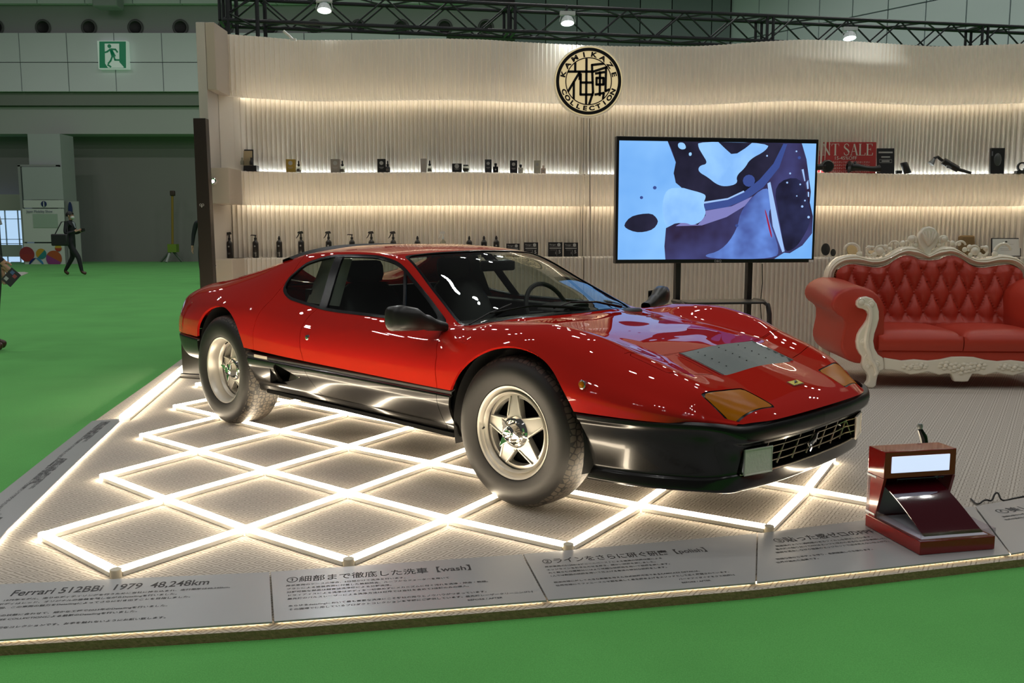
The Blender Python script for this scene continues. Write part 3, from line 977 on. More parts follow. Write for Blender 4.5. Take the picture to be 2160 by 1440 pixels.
for sgn, sk in ((1, left), (-1, right)):
    sk = sk.outside(lambda c: np.where(AY(c) > .5, np.hypot(X(c) - ARCH_F[0], Z(c) - ARCH_F[1]) - ARCH_F[2] - .004, 1.0))
    sk = sk.outside(lambda c: np.where(AY(c) > .5, np.hypot(X(c) - ARCH_R[0], Z(c) - ARCH_R[1] + .03) - ARCH_R[2] - .008, 1.0))
    sk = sk.outside(f_grille)
    sk = sk.outside(f_scoop)
    rear_v = sk.inside(lambda c: X(c) + .03)
    rest = sk.outside(lambda c: X(c) + .03)
    sill, front_v = rest.split(lambda c: X(c) - 2.5)
    strip = sill.inside(lambda c: TT(c) - .235)
    sill2 = sill.outside(lambda c: TT(c) - .235)
    p1, rest2 = cut(sill2, lambda c: X(c) - (.925 + .62 * (.468 - Z(c))), .003)
    p2, p3 = cut(rest2, lambda c: X(c) - 2.045 - .03 * (Z(c) - .4), .003)
    up, low = cut(p2, lambda c: TT(c) - .675, .004)
    p1.build('rear_sill', M_SILL, car, rim=.014)
    up.build('door_sill_panel', M_SILL, car, rim=.008)
    low.build('sill_rail', M_SILL, car, rim=.01)
    p3.build('front_sill', M_SILL, car, rim=.012)
    strip.build('sill_strip', M_RUB, car, rim=.006)
    bump, val = front_v.split(lambda c: TT(c) - (.20 + .22 * np.clip((3.45 - AY(c) * 0 - 3.45 + (.66 - AY(c)) * 3), 0, 1)))
    bump.build('bumper_strip', M_BUMP, car, rim=.010)
    val.build('front_valance', M_BLK, car, rim=.016)
    rear_v.build('rear_valance', M_BUMP, car, rim=.016)
    # scoop interior and polished lip
    b = MB()
    y = sgn
    b.add([(.575, y * .905, .468), (.575, y * .905, .335), (.90, y * .80, .335), (.90, y * .80, .468), (.60, y * .76, .468), (.60, y * .76, .335)], [(0, 1, 5, 4), (4, 5, 2, 3), (0, 4, 3), (1, 2, 5)])
    b.build('intake_cavity', M_DARK, car, smooth=False)
    b = MB()
    G_ = []
    for k in range(9):
        t = k / 8
        x = .71 + .17 * t
        G_.append([(x, y * (.868 + .028 * t), .452 - .050 * t - .012 * math.sin(PI * t)), (x, y * (.850 + .048 * t), .41 - .008 * t), (x, y * (.868 + .028 * t), .352 + .050 * t)])
    b.grid(G_)
    b.build('intake_lip', mat('intake_satin', (0.35, 0.31, 0.25), 0.25, metal=0.9), car)
    b = MB(); b.box((.475, y * .906, .478), (.145, .004, .018))
    b.build('sill_plate', mat('sill_plate', (0.62, 0.56, 0.45), 0.4), car, bevel=.001)
# grille recess
def nose_x(y): return float(np.interp(abs(y), [0, .22, .42, .56, .62], [3.500, 3.495, 3.474, 3.430, 3.395]))
b = MB()
G_ = []
for y in np.linspace(-.60, .60, 25):
    x1 = nose_x(y) - .034
    G_.append([(x1, y, .383), (3.30, y, .383), (3.30, y, .250), (x1, y, .250)])
b.grid(G_)
b.build('grille_recess', M_DARK, car, smooth=False)
M_GRILLE = mat('grille_bar', (0.62, 0.53, 0.40), 0.25, metal=0.9)
for k in range(3):
    z = .346 - .030 * k
    mb = MB()
    mb.tube([(nose_x(y) - .040 + (k * -.002), y, z) for y in np.linspace(-.40, .40, 9)], .0032, 6)
    mb.build('grille_bar', M_GRILLE, car)
for k in range(7):
    y = -.36 + .12 * k
    mb = MB()
    xa = nose_x(y) - .046
    mb.tube([(xa, y - .035, .270), (xa, y + .035, .362)], .0042, 5)
    mb.build('grille_post', M_GRILLE, car)
# small rearing-horse emblem in the middle of the grille
mb = MB()
hx = 3.468
for pts, r in (([(hx, -.035, 0.292), (hx, -.018, 0.312), (hx, .012, 0.326), (hx, .028, 0.348)], [.005, .010, .011, .007]), ([(hx, .028, 0.348), (hx, .044, 0.346)], [.006, .004]), ([(hx, -.02, 0.310), (hx, -.04, 0.304), (hx, -.050, 0.319)], [.004, .003, .003]), ([(hx, .008, 0.322), (hx, .034, 0.326), (hx, .048, 0.318)], [.004, .003, .003]), ([(hx, -.022, 0.308), (hx, -.012, 0.292), (hx, -.024, 0.278)], [.005, .004, .003]), ([(hx, .0, 0.326), (hx, .026, 0.310)], [.004, .003])):
    mb.tube(pts, r, 6)
mb.build('horse_emblem', M_CHROME, car)
mb = MB(); mb.tube([(nose_x(y) - .012, y, .264) for y in np.linspace(-.53, .53, 15)], .0035, 6)
mb.build('lip_moulding', M_GRILLE, car)
# driving lamps at both ends of the grille
for sgn in (-1, 1):
    yc = sgn * .455
    xo, xi = nose_x(.525) + .004, nose_x(.385) + .006
    fr_ = [(xo, sgn * .525, .266), (xi, sgn * .385, .266), (xi, sgn * .385, .366), (xo, sgn * .525, .366)]
    bk = [(p[0] - .07, p[1], p[2] + (.012 if p[2] < .32 else -.012)) for p in fr_]
    mb = MB(); mb.add(fr_ + bk, [(0, 4, 5, 1), (1, 5, 6, 2), (2, 6, 7, 3), (3, 7, 4, 0), (4, 7, 6, 5)])
    lampo = mb.build('driving_lamp', M_CHROME, car, smooth=False)
    mb = MB(); mb.add(fr_ + [(p[0] - .006, p[1], p[2]) for p in fr_], [(0, 1, 2, 3), (4, 7, 6, 5), (0, 4, 5, 1), (1, 5, 6, 2), (2, 6, 7, 3), (3, 7, 4, 0)])
    mb.build('lens', M_LENS, lampo, smooth=False)
    mb = MB()
    Mr = frame(((xo + xi) / 2 - .055, yc, .316), (0, 1, 0), (0, 0, 1), (1, 0, 0))
    mb.lathe([(.010, .0), (.026, .006), (.038, .020), (.044, .040)], 20, Mr)
    mb.sphere((0, 0, .02), .009, 10, 6, Mr)
    mb.build('reflector', M_LSILV, lampo)
    mb = MB()
    c_ = [(p[0] + .002, p[1], p[2]) for p in fr_]
    mb.tube(c_, .004, 6, closed=True)
    mb.build('bezel', M_LSILV, lampo)
# badge on the nose
bz = hood_z(3.375, 0)
Mb = frame((3.375, 0.0, bz - .002), (0, 1, 0), (-1, 0, .33), (.33, 0, 1))
mb = MB(); mb.prism([(-.045, -.019), (.045, -.019), (.045, .019), (-.045, .019)], 0, .005, Mb)
bd = mb.build('nose_badge', M_CHROME, car, bevel=.001)
mb = MB(); mb.prism([(-.041, -.0155), (.041, -.0155), (.041, .0155), (-.041, .0155)], .005, .0058, Mb)
mb.build('badge_field', mat('badge_yellow', (0.75, 0.62, 0.08), 0.3), bd, smooth=False)
mb = MB(); mb.tube([(-.018, -.007, .0062), (.0, .0, .0062), (.012, .008, .0062), (.02, .006, .0062)], [.002, .004, .004, .002], 5, M=Mb)
mb.tube([(-.004, -.001, .0062), (-.002, -.010, .0062)], .0018, 5, M=Mb)
mb.tube([(.006, .004, .0062), (.016, -.003, .0062)], .0018, 5, M=Mb)
mb.build('badge_horse', M_TRIM, bd)
# round side markers
for sgn in (-1, 1):
    y_, n_ = sgn * .872, (0.0, sgn, .12)
    Mk = frame((2.907, sgn * .868, .602), (1, 0, 0), (0, -.12 * sgn, 1), (0.06, sgn, .12))
    mb = MB(); mb.lathe([(.019, -.01), (.019, .004), (.015, .007), (.013, .004)], 20, Mk)
    sm = mb.build('side_marker', M_CHROME, car)
    mb = MB(); mb.lathe([(.014, .003), (.009, .008), (0, .010)], 16, Mk)
    mb.build('lens', M_AMBER, sm)
# door mirrors
for sgn in (-1, 1):
    mb = MB()
    ringp = []
    for t, cxm, cym, czm, rx, rz_ in ((0, 1.925, 1.075, .812, .030, .040), (.06, 1.930, 1.065, .813, .050, .056), (.25, 1.945, 1.02, .814, .055, .060), (.6, 1.965, .955, .806, .048, .054), (.8, 1.975, .905, .790, .034, .034), (.86, 1.978, .892, .786, .038, .038), (1, 1.985, .845, .770, .030, .026), (1.1, 1.99, .80, .762, .034, .022)):
        ringp.append([(cxm + rx * math.copysign(abs(math.cos(a)) ** .75, math.cos(a)), sgn * cym, czm + rz_ * math.copysign(abs(math.sin(a)) ** .75, math.sin(a))) for a in np.linspace(0, 2 * PI, 20, endpoint=False)])
    mb.grid(ringp, wrap=True)
    mb.add(ringp[0], [tuple(range(20))])
    mi = mb.build('door_mirror', mat('mirror_black', (0.009, 0.0085, 0.008), 0.36), car, angle=60)
    mb = MB(); mb.add([(1.895, sgn * 1.05, .78), (1.905, sgn * .94, .78), (1.905, sgn * .94, .845), (1.895, sgn * 1.05, .848)], [(0, 1, 2, 3)])
    mb.build('mirror_glass', M_CHROME, mi, smooth=False)
# roof-edge air dam above the rear window
mb = MB()
G_ = []
for k in range(25):
    y = -.585 + 1.17 * k / 24
    e = (abs(y) / .585) ** 6
    xr, zr = .46 - .10 * (1 - abs(y) / .585 * .3), 1.108 - .035 * (abs(y) / .585) ** 2
    xr = .40 - .13 * e
    zr = 1.118 - .030 * (abs(y) / .585) ** 2 - .052 * e
    G_.append([(xr + .13, y, zr - .012), (xr + .02, y, zr + .012), (xr - .05, y, zr - .004), (xr - .05, y, zr - .020), (xr + .02, y, zr - .014)])
mb.grid(G_)
mb.build('roof_air_dam', mat('dam_black', (0.006, 0.006, 0.006), .65, spec=.15), car, angle=50)
# wheel-arch liners, underbody, cabin tub
for cx_, cz_, R_ in (ARCH_F, (ARCH_R[0], ARCH_R[1], ARCH_R[2])):
    for sgn in (-1, 1):
        mb = MB()
        Ml = frame((cx_, sgn * .42, cz_), (1, 0, 0), (0, 0, 1), (0, sgn, 0))
        mb.lathe([(R_ + .003, .435), (R_ + .012, .36), (R_ + .012, .0), (0.02, 0.0)], 32, Ml, a0=-.25, a1=PI + .25)
        mb.build('arch_liner', M_RUB, car)
mb = MB(); mb.box0((-.80, -.62, .24), (3.30, .62, .26)); mb.box0((.42, -.84, .25), (2.1, .84, .27))
mb.build('underbody', M_DARK, car, smooth=False)
mb = MB()
mb.box0((.55, -.80, .28), (2.1, .80, .30))
mb.box0((.46, -.58, .28), (.52, .58, .86))
mb.build('cabin_floor', M_LEATHER, car)
for sgn in (-1, 1):
    mb = MB(); mb.add([(.60, sgn * .74, .30), (2.05, sgn * .80, .30), (2.05, sgn * .76, .735), (.60, sgn * .745, .765), (.60, sgn * .66, .30), (2.05, sgn * .70, .30), (2.05, sgn * .70, .735), (.60, sgn * .66, .765)], [(0, 1, 2, 3), (4, 7, 6, 5), (3, 2, 6, 7), (0, 4, 5, 1), (1, 5, 6, 2), (0, 3, 7, 4)])
    mb.build('door_trim', M_LEATHER, car, bevel=.012)
    # pale perforated pad behind the quarter window
    mb = MB(); mb.add([(.50, sgn * .60, .78), (.86, sgn * .61, .78), (.84, sgn * .50, 1.05), (.52, sgn * .49, 1.04)], [(0, 1, 2, 3)])
    mb.build('quarter_trim', M_SUEDE, car, smooth=False)
mb = MB()
mb.add([(1.72, -.70, .70), (1.72, .70, .70), (1.78, .70, .752), (1.78, -.70, .752), (2.08, .66, .768), (2.08, -.66, .768), (2.08, .68, .5), (2.08, -.68, .5), (1.78, .70, .5), (1.78, -.70, .5)], [(0, 1, 2, 3), (3, 2, 4, 5), (5, 4, 6, 7), (0, 9, 8, 1), (1, 8, 6, 4, 2), (0, 3, 5, 7, 9)])
mb.build('dashboard', M_LEATHER, car, bevel=.02)
mb = MB()
mb.grid([[(1.66 + .16 * (1 - math.cos(a)) * .5 * 0, .36 + .16 * math.cos(a), .762 + .035 * math.sin(a)) for a in np.linspace(0, PI, 9)], [(1.86, .36 + .16 * math.cos(a), .762 + .035 * math.sin(a)) for a in np.linspace(0, PI, 9)]])
mb.build('instrument_hood', M_LEATHER, car)
Ms = frame((1.60, .36, .735), (0, 1, 0), (-.42, 0, 1), (-1, 0, -.42))
mb = MB(); mb.tube([(.175 * math.cos(a), .175 * math.sin(a), 0) for a in np.linspace(0, 2 * PI, 40, endpoint=False)], .014, 8, closed=True, M=Ms)
sw = mb.build('steering_wheel', M_LEATHER, car)
mb = MB()
for a in (0, PI, -PI / 2):
    mb.tube([(0, 0, .01), (.17 * math.cos(a), .17 * math.sin(a), 0)], .011, 6, M=Ms)
mb.lathe([(.04, .0), (.035, -.014), (0, -.018)], 16, Ms)
mb.build('spokes_and_boss', M_LEATHER, sw)
for sgn in (-1, 1):
    yc = sgn * .36
    mb = MB()
    G_ = []
    for t, x, z, w, th in ((0, 1.02, .44, .21, .08), (.3, .93, .60, .23, .085), (.6, .84, .76, .225, .075), (.85, .79, .86, .19, .06), (1, .775, .90, .13, .03)):
        G_.append([(x + th * math.sin(a) * .8, yc + w * math.copysign(abs(math.cos(a)) ** .5, math.cos(a)), z + .25 * th * math.sin(a)) for a in np.linspace(0, 2 * PI, 18, endpoint=False)])
    mb.grid(G_, wrap=True)
    mb.add(G_[-1], [tuple(range(18))])
    so = mb.build('seat', M_LEATHER, car, angle=60)
    mb = MB(); mb.box((1.22, yc, .40), (.48, .46, .15))
    mb.build('seat_cushion', M_LEATHER, so, bevel=.05, seg=3)
    mb = MB()
    mb.grid([[(.765 + dx + .045 * math.sin(a), yc + w * math.copysign(abs(math.cos(a)) ** .45, math.cos(a)), z) for a in np.linspace(0, 2 * PI, 18, endpoint=False)] for z, w, dx in ((.905, .09, 0), (.912, .12, 0), (.95, .135, 0), (1.00, .135, -.005), (1.030, .12, -.01), (1.035, .09, -.01))], wrap=True)
    mb.add([(.755 + .045 * math.sin(a), yc + .09 * math.cos(a), 1.035) for a in np.linspace(0, 2 * PI, 18, endpoint=False)], [tuple(range(18))])
    mb.build('headrest', M_LEATHER, so, angle=60)
mb = MB(); mb.box((1.52, 0.02, 1.015), (.022, .27, .062)); 
im = mb.build('interior_mirror', M_TRIM, car, bevel=.012)
mb = MB(); mb.tube([(1.52, .02, 1.04), (1.46, .02, 1.075)], .007, 6); mb.build('mirror_stalk', M_TRIM, im)
# wipers
for y0, y1, x0, x1 in ((.02, -.50, 2.085, 1.985), (.46, .06, 2.07, 2.03)):
    mb = MB()
    def wsz(x, y): return hood_z(x, y) + .012
    mb.tube([(x0, y0, wsz(x0, y0) + .006), ((x0 + x1) / 2, (y0 + y1) / 2, wsz((x0 + x1) / 2, (y0 + y1) / 2) + .016), (x1, y1, wsz(x1, y1) + .006)], [.008, .006, .004], 6)
    wo = mb.build('wiper', M_TRIM, car)
    xb0, yb0 = x1 - .0 - .07, y1 + .22
    mb = MB(); mb.tube([(x1 + .03, y1 - .16, wsz(x1 + .03, y1 - .16)), (x1, y1, wsz(x1, y1) + .006), (x1 - .02, y1 + .18, wsz(x1 - .02, y1 + .18))], .0045, 6)
    mb.build('wiper_blade', M_RUB, wo)

# --- wheels
def tyre_mat():
    m = bpy.data.materials.new('tyre_rubber')
    N, L = nodes_of(m)
    b_ = N['Principled BSDF']
    tc = N.new('ShaderNodeTexCoord'); sp = N.new('ShaderNodeSeparateXYZ')
    L.new(tc.outputs['Object'], sp.inputs[0])
    def mth(op, a, c=None):
        n = N.new('ShaderNodeMath'); n.operation = op
        for k, v in enumerate((a, c)):
            if v is None: continue
            if isinstance(v, (int, float)): n.inputs[k].default_value = v
            else: L.new(v, n.inputs[k])
        return n.outputs[0]
    th = mth('ARCTAN2', sp.outputs[1], sp.outputs[0])
    r = mth('SQRT', mth('ADD', mth('MULTIPLY', sp.outputs[0], sp.outputs[0]), mth('MULTIPLY', sp.outputs[1], sp.outputs[1])))
    cb = N.new('ShaderNodeCombineXYZ')
    L.new(mth('MULTIPLY', th, 0.34), cb.inputs[0]); L.new(sp.outputs[2], cb.inputs[1])
    vo = N.new('ShaderNodeTexVoronoi'); vo.feature = 'DISTANCE_TO_EDGE'; vo.inputs['Scale'].default_value = 38; vo.inputs['Randomness'].default_value = 0.55
    L.new(cb.outputs[0], vo.inputs['Vector'])
    tread = mth('GREATER_THAN', r, 0.318)
    groove = mth('MULTIPLY', mth('LESS_THAN', vo.outputs['Distance'], 0.10), tread)
    mx = N.new('ShaderNodeMix'); mx.data_type = 'RGBA'
    mx.inputs[6].default_value = (0.011, 0.010, 0.009, 1); mx.inputs[7].default_value = (0.004, 0.004, 0.004, 1)
    L.new(groove, mx.inputs[0])
    mx2 = N.new('ShaderNodeMix'); mx2.data_type = 'RGBA'
    mx2.inputs[7].default_value = (0.10, 0.082, 0.062, 1)
    L.new(mx.outputs[2], mx2.inputs[6])
    L.new(mth('MULTIPLY', mth('SUBTRACT', 1.0, groove), mth('MULTIPLY', tread, 0.55)), mx2.inputs[0])
    L.new(mx2.outputs[2], b_.inputs['Base Color'])
    b_.inputs['Roughness'].default_value = 0.55
    bp = N.new('ShaderNodeBump'); bp.inputs['Strength'].default_value = 1.0; bp.inputs['Distance'].default_value = 0.006
    L.new(mth('SUBTRACT', 1.0, groove), bp.inputs['Height']); L.new(bp.outputs['Normal'], b_.inputs['Normal'])
    return m
M_TYRE = tyre_mat()
def make_wheel(R, W, dish, rim_r=.207):
    """axis +Z points outboard, outer rim lip at z = 0"""
    mb = MB()
    mb.lathe([(rim_r - .030, -W + .02), (rim_r, -W), (rim_r, -W + .015), (rim_r - .022, -W + .03), (rim_r - .022, -dish - .02), (.168, -dish), (.172, -dish + .012), (.179, -dish + .02), (.183, -.030), (.190, -.018), (rim_r - .008, -.004), (rim_r, .0), (rim_r + .001, -.008), (rim_r - .010, -.02)], 64)
    rim = mb.build('wheel', M_SILVER, car, angle=30)
    mb = MB()
    h = W / 2
    zc = -W / 2
    prof = [(rim_r - .012, zc - h + .004), (rim_r + .012, zc - h - .006), (rim_r + .055, zc - h - .016), (R - .055, zc - h - .012), (R - .024, zc - h + .004), (R - .008, zc - h + .022), (R - .001, zc - h * .55), (R, zc), (R - .001, zc + h * .55), (R - .008, zc + h - .022), (R - .014, zc + h - .014), (R - .024, zc + h - .004), (R - .034, zc + h + .006), (R - .055, zc + h + .013), (rim_r + .058, zc + h + .016), (rim_r + .040, zc + h + .012), (rim_r + .012, zc + h + .006), (rim_r + .004, zc + h + .001), (rim_r + .003, zc + h - .02)]
    mb.lathe(prof, 72)
    mb.build('tyre', M_TYRE, rim, angle=50)
    # star disc cut from a polar sheet
    rr_ = np.linspace(.035, .170, 26); aa = np.linspace(0, 2 * PI, 181)
    Gd = np.array([[(r * math.cos(a), r * math.sin(a), -dish - .012 + .020 * (1 - (r / .17) ** 2)) for a in aa] for r in rr_])
    disc = Skin.from_grid(Gd, np.repeat(rr_[:, None], len(aa), 1), np.repeat(aa[None], len(rr_), 0))
    def f_hole(c):
        a = np.mod(c[:, 7] + 2 * PI, 2 * PI / 5) - PI / 5
        r = c[:, 6]
        d = r * np.sin(PI / 5 - np.abs(a))                   # distance to the nearest spoke axis
        w = np.interp(r, [.05, .075, .155], [.052, .043, .0255])
        return smax(smax(w - d, r - .152, .006), .070 - r, .004)
    disc.outside(f_hole).build('star_disc', M_SILVER, rim, rim=.03)
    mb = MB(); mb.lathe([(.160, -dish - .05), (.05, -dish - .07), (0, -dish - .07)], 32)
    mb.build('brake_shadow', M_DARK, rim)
    for k in range(5):
        a0 = 2 * PI * k / 5
        Mk = Matrix.Rotation(a0, 4, 'Z')
        mb = MB()
        z1, z2 = -dish + .000, -dish - .004
        def strip_(s):
            return [(.072, s * .041, z1 + .004), (.158, s * .0235, z2), (.158, s * .0165, z2), (.072, s * .033, z1 + .004)]
        for s in (-1, 1):
            lo_p = [(p[0], p[1], p[2] - .012) for p in strip_(s)]
            hi_p = [(p[0], p[1], p[2] + .004) for p in strip_(s)]
            mb.add(lo_p + hi_p, [(4, 5, 6, 7), (0, 1, 5, 4), (1, 2, 6, 5), (2, 3, 7, 6), (3, 0, 4, 7)], Mk)
        mb.build('spoke', M_SILVER, rim, bevel=.002)
    # knock-off nut with three ears
    mb = MB()
    zb = -dish + .006
    mb.lathe([(.070, zb - .012), (.071, zb), (.064, zb + .010), (.056, zb + .012), (.052, zb + .004), (.046, zb + .008), (.040, zb + .024), (.036, zb + .046), (.028, zb + .052), (.026, zb + .047), (.020, zb + .049), (.018, zb + .054), (0, zb + .056)], 36)
    hub = mb.build('knock_off_nut', M_CHROME, rim, angle=25)
    mb = MB()
    for k in range(3):
        a0 = 2 * PI * k / 3 + .35
        Mk = Matrix.Rotation(a0, 4, 'Z')
        mb.add([(.028, -.020, zb + .034), (.028, .020, zb + .034), (.052, .010, zb + .044), (.072, .004, zb + .050), (.072, -.006, zb + .050), (.050, -.014, zb + .044), (.028, -.018, zb + .050), (.028, .018, zb + .050), (.052, .008, zb + .054), (.072, .002, zb + .056), (.072, -.004, zb + .056), (.050, -.012, zb + .054)], [(0, 5, 4, 3, 2, 1), (6, 7, 8, 9, 10, 11), (0, 1, 7, 6), (1, 2, 8, 7), (2, 3, 9, 8), (3, 4, 10, 9), (4, 5, 11, 10), (5, 0, 6, 11)], Mk)
    mb.build('nut_ears', M_CHROME, rim, bevel=.002)
    mb = MB(); mb.tube([(.150, .10, -dish + .01), (.136, .090, -dish + .040)], .004, 6, M=Matrix.Rotation(.9, 4, 'Z'))
    mb.build('valve', M_RUB, rim)
    return rim
def place(wh, x, y, z, steer, sgn, spin):
    wh.matrix_local = Matrix.Translation((x, y, z)) @ Matrix.Rotation(steer, 4, 'Z') @ frame((0, 0, 0), (sgn, 0, 0), (0, 0, 1), (0, -1, 0) if sgn > 0 else (0, 1, 0)) @ Matrix.Rotation(spin, 4, 'Z')
wf = make_wheel(.338, .200, .030)
wr = make_wheel(.345, .225, .085)
place(wf, 2.5, -.860, .338, .054, 1, 1.67)
place(wr, 0.0, -.900, .345, 0, 1, .35)
wf2 = copy_tree(wf, car); place(wf2, 2.5, .860, .338, .054, -1, .6)
wr2 = copy_tree(wr, car); place(wr2, 0.0, .900, .345, 0, -1, .2)
# ------------------------------------------------------------------ hall behind the stand
WF = 36.0            # distance of the far hall wall
M_TILE = mat('hall_panel_grey', (0.84, 0.87, 0.90), 0.6, var=(0.4, 0.06))
M_TILE2 = mat('hall_panel_blue_grey', (0.66, 0.72, 0.76), 0.6, var=(0.4, 0.06))
M_DUCT = mat('hall_band_dark', (0.38, 0.385, 0.39), 0.7)
M_PLAIN = mat('hall_plain_wall', (0.50, 0.53, 0.50), 0.7, var=(0.2, 0.05))
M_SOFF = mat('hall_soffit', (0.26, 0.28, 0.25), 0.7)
M_RECESS = mat('hall_recess_wall', (0.24, 0.24, 0.225), 0.8, var=(0.3, 0.06))
M_HOLE = mat('nozzle_black', (0.008, 0.008, 0.008), 0.5)
def zat(v, Yd): return at_y(1080, v, Yd).z
def xat(u, v, Yd): return at_y(u, v, Yd).x
z0, z25, z85, z145, z205, z230, z285 = [zat(v, WF) for v in (-60, 26, 85, 145, 205, 231, 288)]
wall = MB(); wall.box0((-26, WF + .02, HZ), (26, WF + .5, z0 + 3))
wall_far = wall.build('wall_far', M_RECESS, smooth=False)
tag(wall_far, kind='structure')
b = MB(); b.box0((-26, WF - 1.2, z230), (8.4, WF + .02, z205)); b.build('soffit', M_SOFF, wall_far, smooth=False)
b = MB(); b.box0((-26, WF - 1.0, z285), (8.4, WF + .02, z230 - .02)); b.build('beam', M_PLAIN, wall_far, smooth=False)
b = MB(); b.box0((-26, WF - 1.1, z85 - .02), (1.0, WF, z25 + .05)); b.build('duct_band', M_DUCT, wall_far, smooth=False)
tw = 97 / F_PX * (WF - 1.35)
x00 = xat(42, 110, WF - 1.35)
tile = MB(); tile.box((0, 0, 0), (tw - .035, .25, z145 - z205 - .035)); me_t = tile.mesh('tile', M_TILE, False)
tile = MB(); tile.box((0, 0, 0), (tw - .035, .25, z25 * 0 + 3.0)); me_u = tile.mesh('tile', M_TILE, False)
for k in range(-3, 9):
    for r, (za, zb) in enumerate(((z205, z145), (z145, z85))):
        x = x00 + (k + .5) * tw
        if x > 1.6: continue
        link_mesh('wall_panel', me_t, wall_far, (x, WF - 1.35 + .1, (za + zb) / 2))
    x = x00 + (k + .93) * tw
    if x < 1.6:
        link_mesh('wall_panel', me_u, wall_far, (x, WF - 1.35 + .1, z25 + 1.5))
# round air nozzles
nz = MB(); nz.lathe([(.27, 0), (.30, .03), (.27, .055), (.23, .055), (.22, .04)], 28)
me_n = nz.mesh('air_nozzle', mat('nozzle_ring', (0.10, 0.10, 0.10), 0.5), True)
nz = MB(); nz.lathe([(.235, .045), (.20, .025), (.17, .012), (0, .010)], 28)
me_h = nz.mesh('nozzle_mouth', M_HOLE, True)
for k, u in enumerate((-8, 91, 188, 286, 381, 476, 570, 663, 756, 847, 938, 1025)):
    o = link_mesh('air_nozzle', me_n, None, (xat(u, 58, WF - 1.12), WF - 1.105, zat(58, WF - 1.12)), (PI / 2, 0, 0))
    # only the five left of the stand stand alone; the rest peep out below the truss
    if k < 5:
        tag(o, 'round black air nozzle, %s from the left in the dark band' % ('first', 'second', 'third', 'fourth', 'fifth')[k], 'air vent', 'air nozzles in the dark band')
    else:
        tag(o, 'round black air nozzle peeping out between truss and pleated wall, %s from the left' % ('first', 'second', 'third', 'fourth', 'fifth', 'sixth', 'seventh')[k - 5], 'air vent', 'air nozzles in the dark band')
    link_mesh('nozzle_mouth', me_h, o)
# dark upright panels and the pale panelled wall on the right
for k, (ua, ub, mt) in enumerate(((1085, 1150, 1), (1151, 1216, 0), (1217, 1282, 0), (1283, 1349, 1), (1350, 1416, 0), (1417, 1500, 1), (1501, 1540, 1))):
    b = MB(); b.box0((xat(ua, 50, WF - 1.2) + .02, WF - 1.2, zat(140, WF - 1.2)), (xat(ub, 50, WF - 1.2), WF - .9, z0 + 2))
    b.build('upright_panel', mat('upright_dark', (0.20, 0.235, 0.25), 0.6) if mt else mat('upright_mid', (0.27, 0.31, 0.325), 0.6), wall_far, smooth=False)
P0, P1 = at_y(1545, 60, 35.0), at_y(2230, 60, 26.0)
d = Vector((P1.x - P0.x, P1.y - P0.y, 0)); n_t = 9
wr_ = MB(); wr_.box((0, .25, 9), (d.length + 2, .2, 22)); wall_right = wr_.build('wall_right', M_RECESS, smooth=False, loc=(P0.x + d.x / 2, P0.y + d.y / 2, 0), rot=(0, 0, math.atan2(d.y, d.x)))
tag(wall_right, kind='structure')
L_ = d.length / n_t
tl = MB(); tl.box((0, 0, 0), (L_ - .04, .2, 1.96)); me_r = tl.mesh('wall_panel', M_TILE2, False)
for k in range(n_t):
    for r in range(5):
        link_mesh('wall_panel', me_r, wall_right, (-d.length / 2 + (k + .5) * L_, 0, 5.2 + r * 2.0))
# column with the visitor information boards
YC = 33.5
cx0, cx1 = xat(48, 400, YC), xat(133, 400, YC)
zt = zat(291, YC)
b = MB(); b.box0((cx0 + .3, YC, HZ), (cx1, YC + 1.0, zt + .15))
col = b.build('column', mat('column_grey', (0.42, 0.46, 0.45), 0.6), smooth=False)
tag(col, 'pale grey square column carrying the information boards', 'column')
b = MB(); b.box0((cx0, YC - .25, HZ), (cx0 + .09, YC - .1, zat(349, YC))); b.box0((cx1 - .09, YC - .25, HZ), (cx1, YC - .1, zat(349, YC))); b.box0((cx0, YC - .25, zat(352, YC)), (cx1, YC - .1, zat(348, YC)))
ib = b.build('information_board', mat('board_frame', (0.45, 0.47, 0.46), 0.4, metal=.5), smooth=False)
tag(ib, 'white information board with site map and coloured circles on the column', 'notice board')
M_WB = mat('board_white', (0.62, 0.66, 0.62), 0.5)
def bpl(name, u0, v0, u1, v1, m, dy=0.0, th=.03, parent=ib, Yd=YC - .25):
    a, c_ = at_y(u0, v1, Yd), at_y(u1, v0, Yd)
    mb = MB(); mb.box0((a.x, Yd - dy - th, a.z), (c_.x, Yd - dy, c_.z))
    return mb.build(name, m, parent, smooth=False)
bpl('upper_panel', 51, 352, 131, 421, mat('board_grey', (0.40, 0.44, 0.43), 0.5))
bpl('title_panel', 51, 422, 135, 438, M_WB)
bpl('map_panel', 52, 440, 135, 510, M_WB)
bpl('circle_panel', 54, 513, 136, 561, M_WB)
bpl('site_map', 72, 451, 122, 480, mat('map_green', (0.36, 0.47, 0.38), 0.6), .035, .01)
bpl('map_note', 112, 498, 126, 508, mat('map_dark', (0.10, 0.12, 0.11), 0.6), .035, .01)
bpl('side_board', 137, 424, 158, 560, mat('board_side', (0.40, 0.43, 0.40), 0.5), -.3)
def disc(name, u, v, rpx, m, parent=ib, Yd=YC - .29, a0=0.0, a1=2 * PI, off=.0):
    c_ = at_y(u, v, Yd)
    r = rpx * Yd / F_PX
    pts = [(r * math.cos(a), r * math.sin(a)) for a in np.linspace(a0, a1, 33)]
    mb = MB(); mb.prism(pts, 0, .008, frame((c_.x, Yd - off, c_.z), (1, 0, 0), (0, 0, 1), (0, -1, 0)))
    return mb.build(name, m, parent, smooth=False)
M_NAVY = mat('info_navy', (0.020, 0.035, 0.12), 0.5)
disc('info_mark', 92.5, 430, 6, M_NAVY)
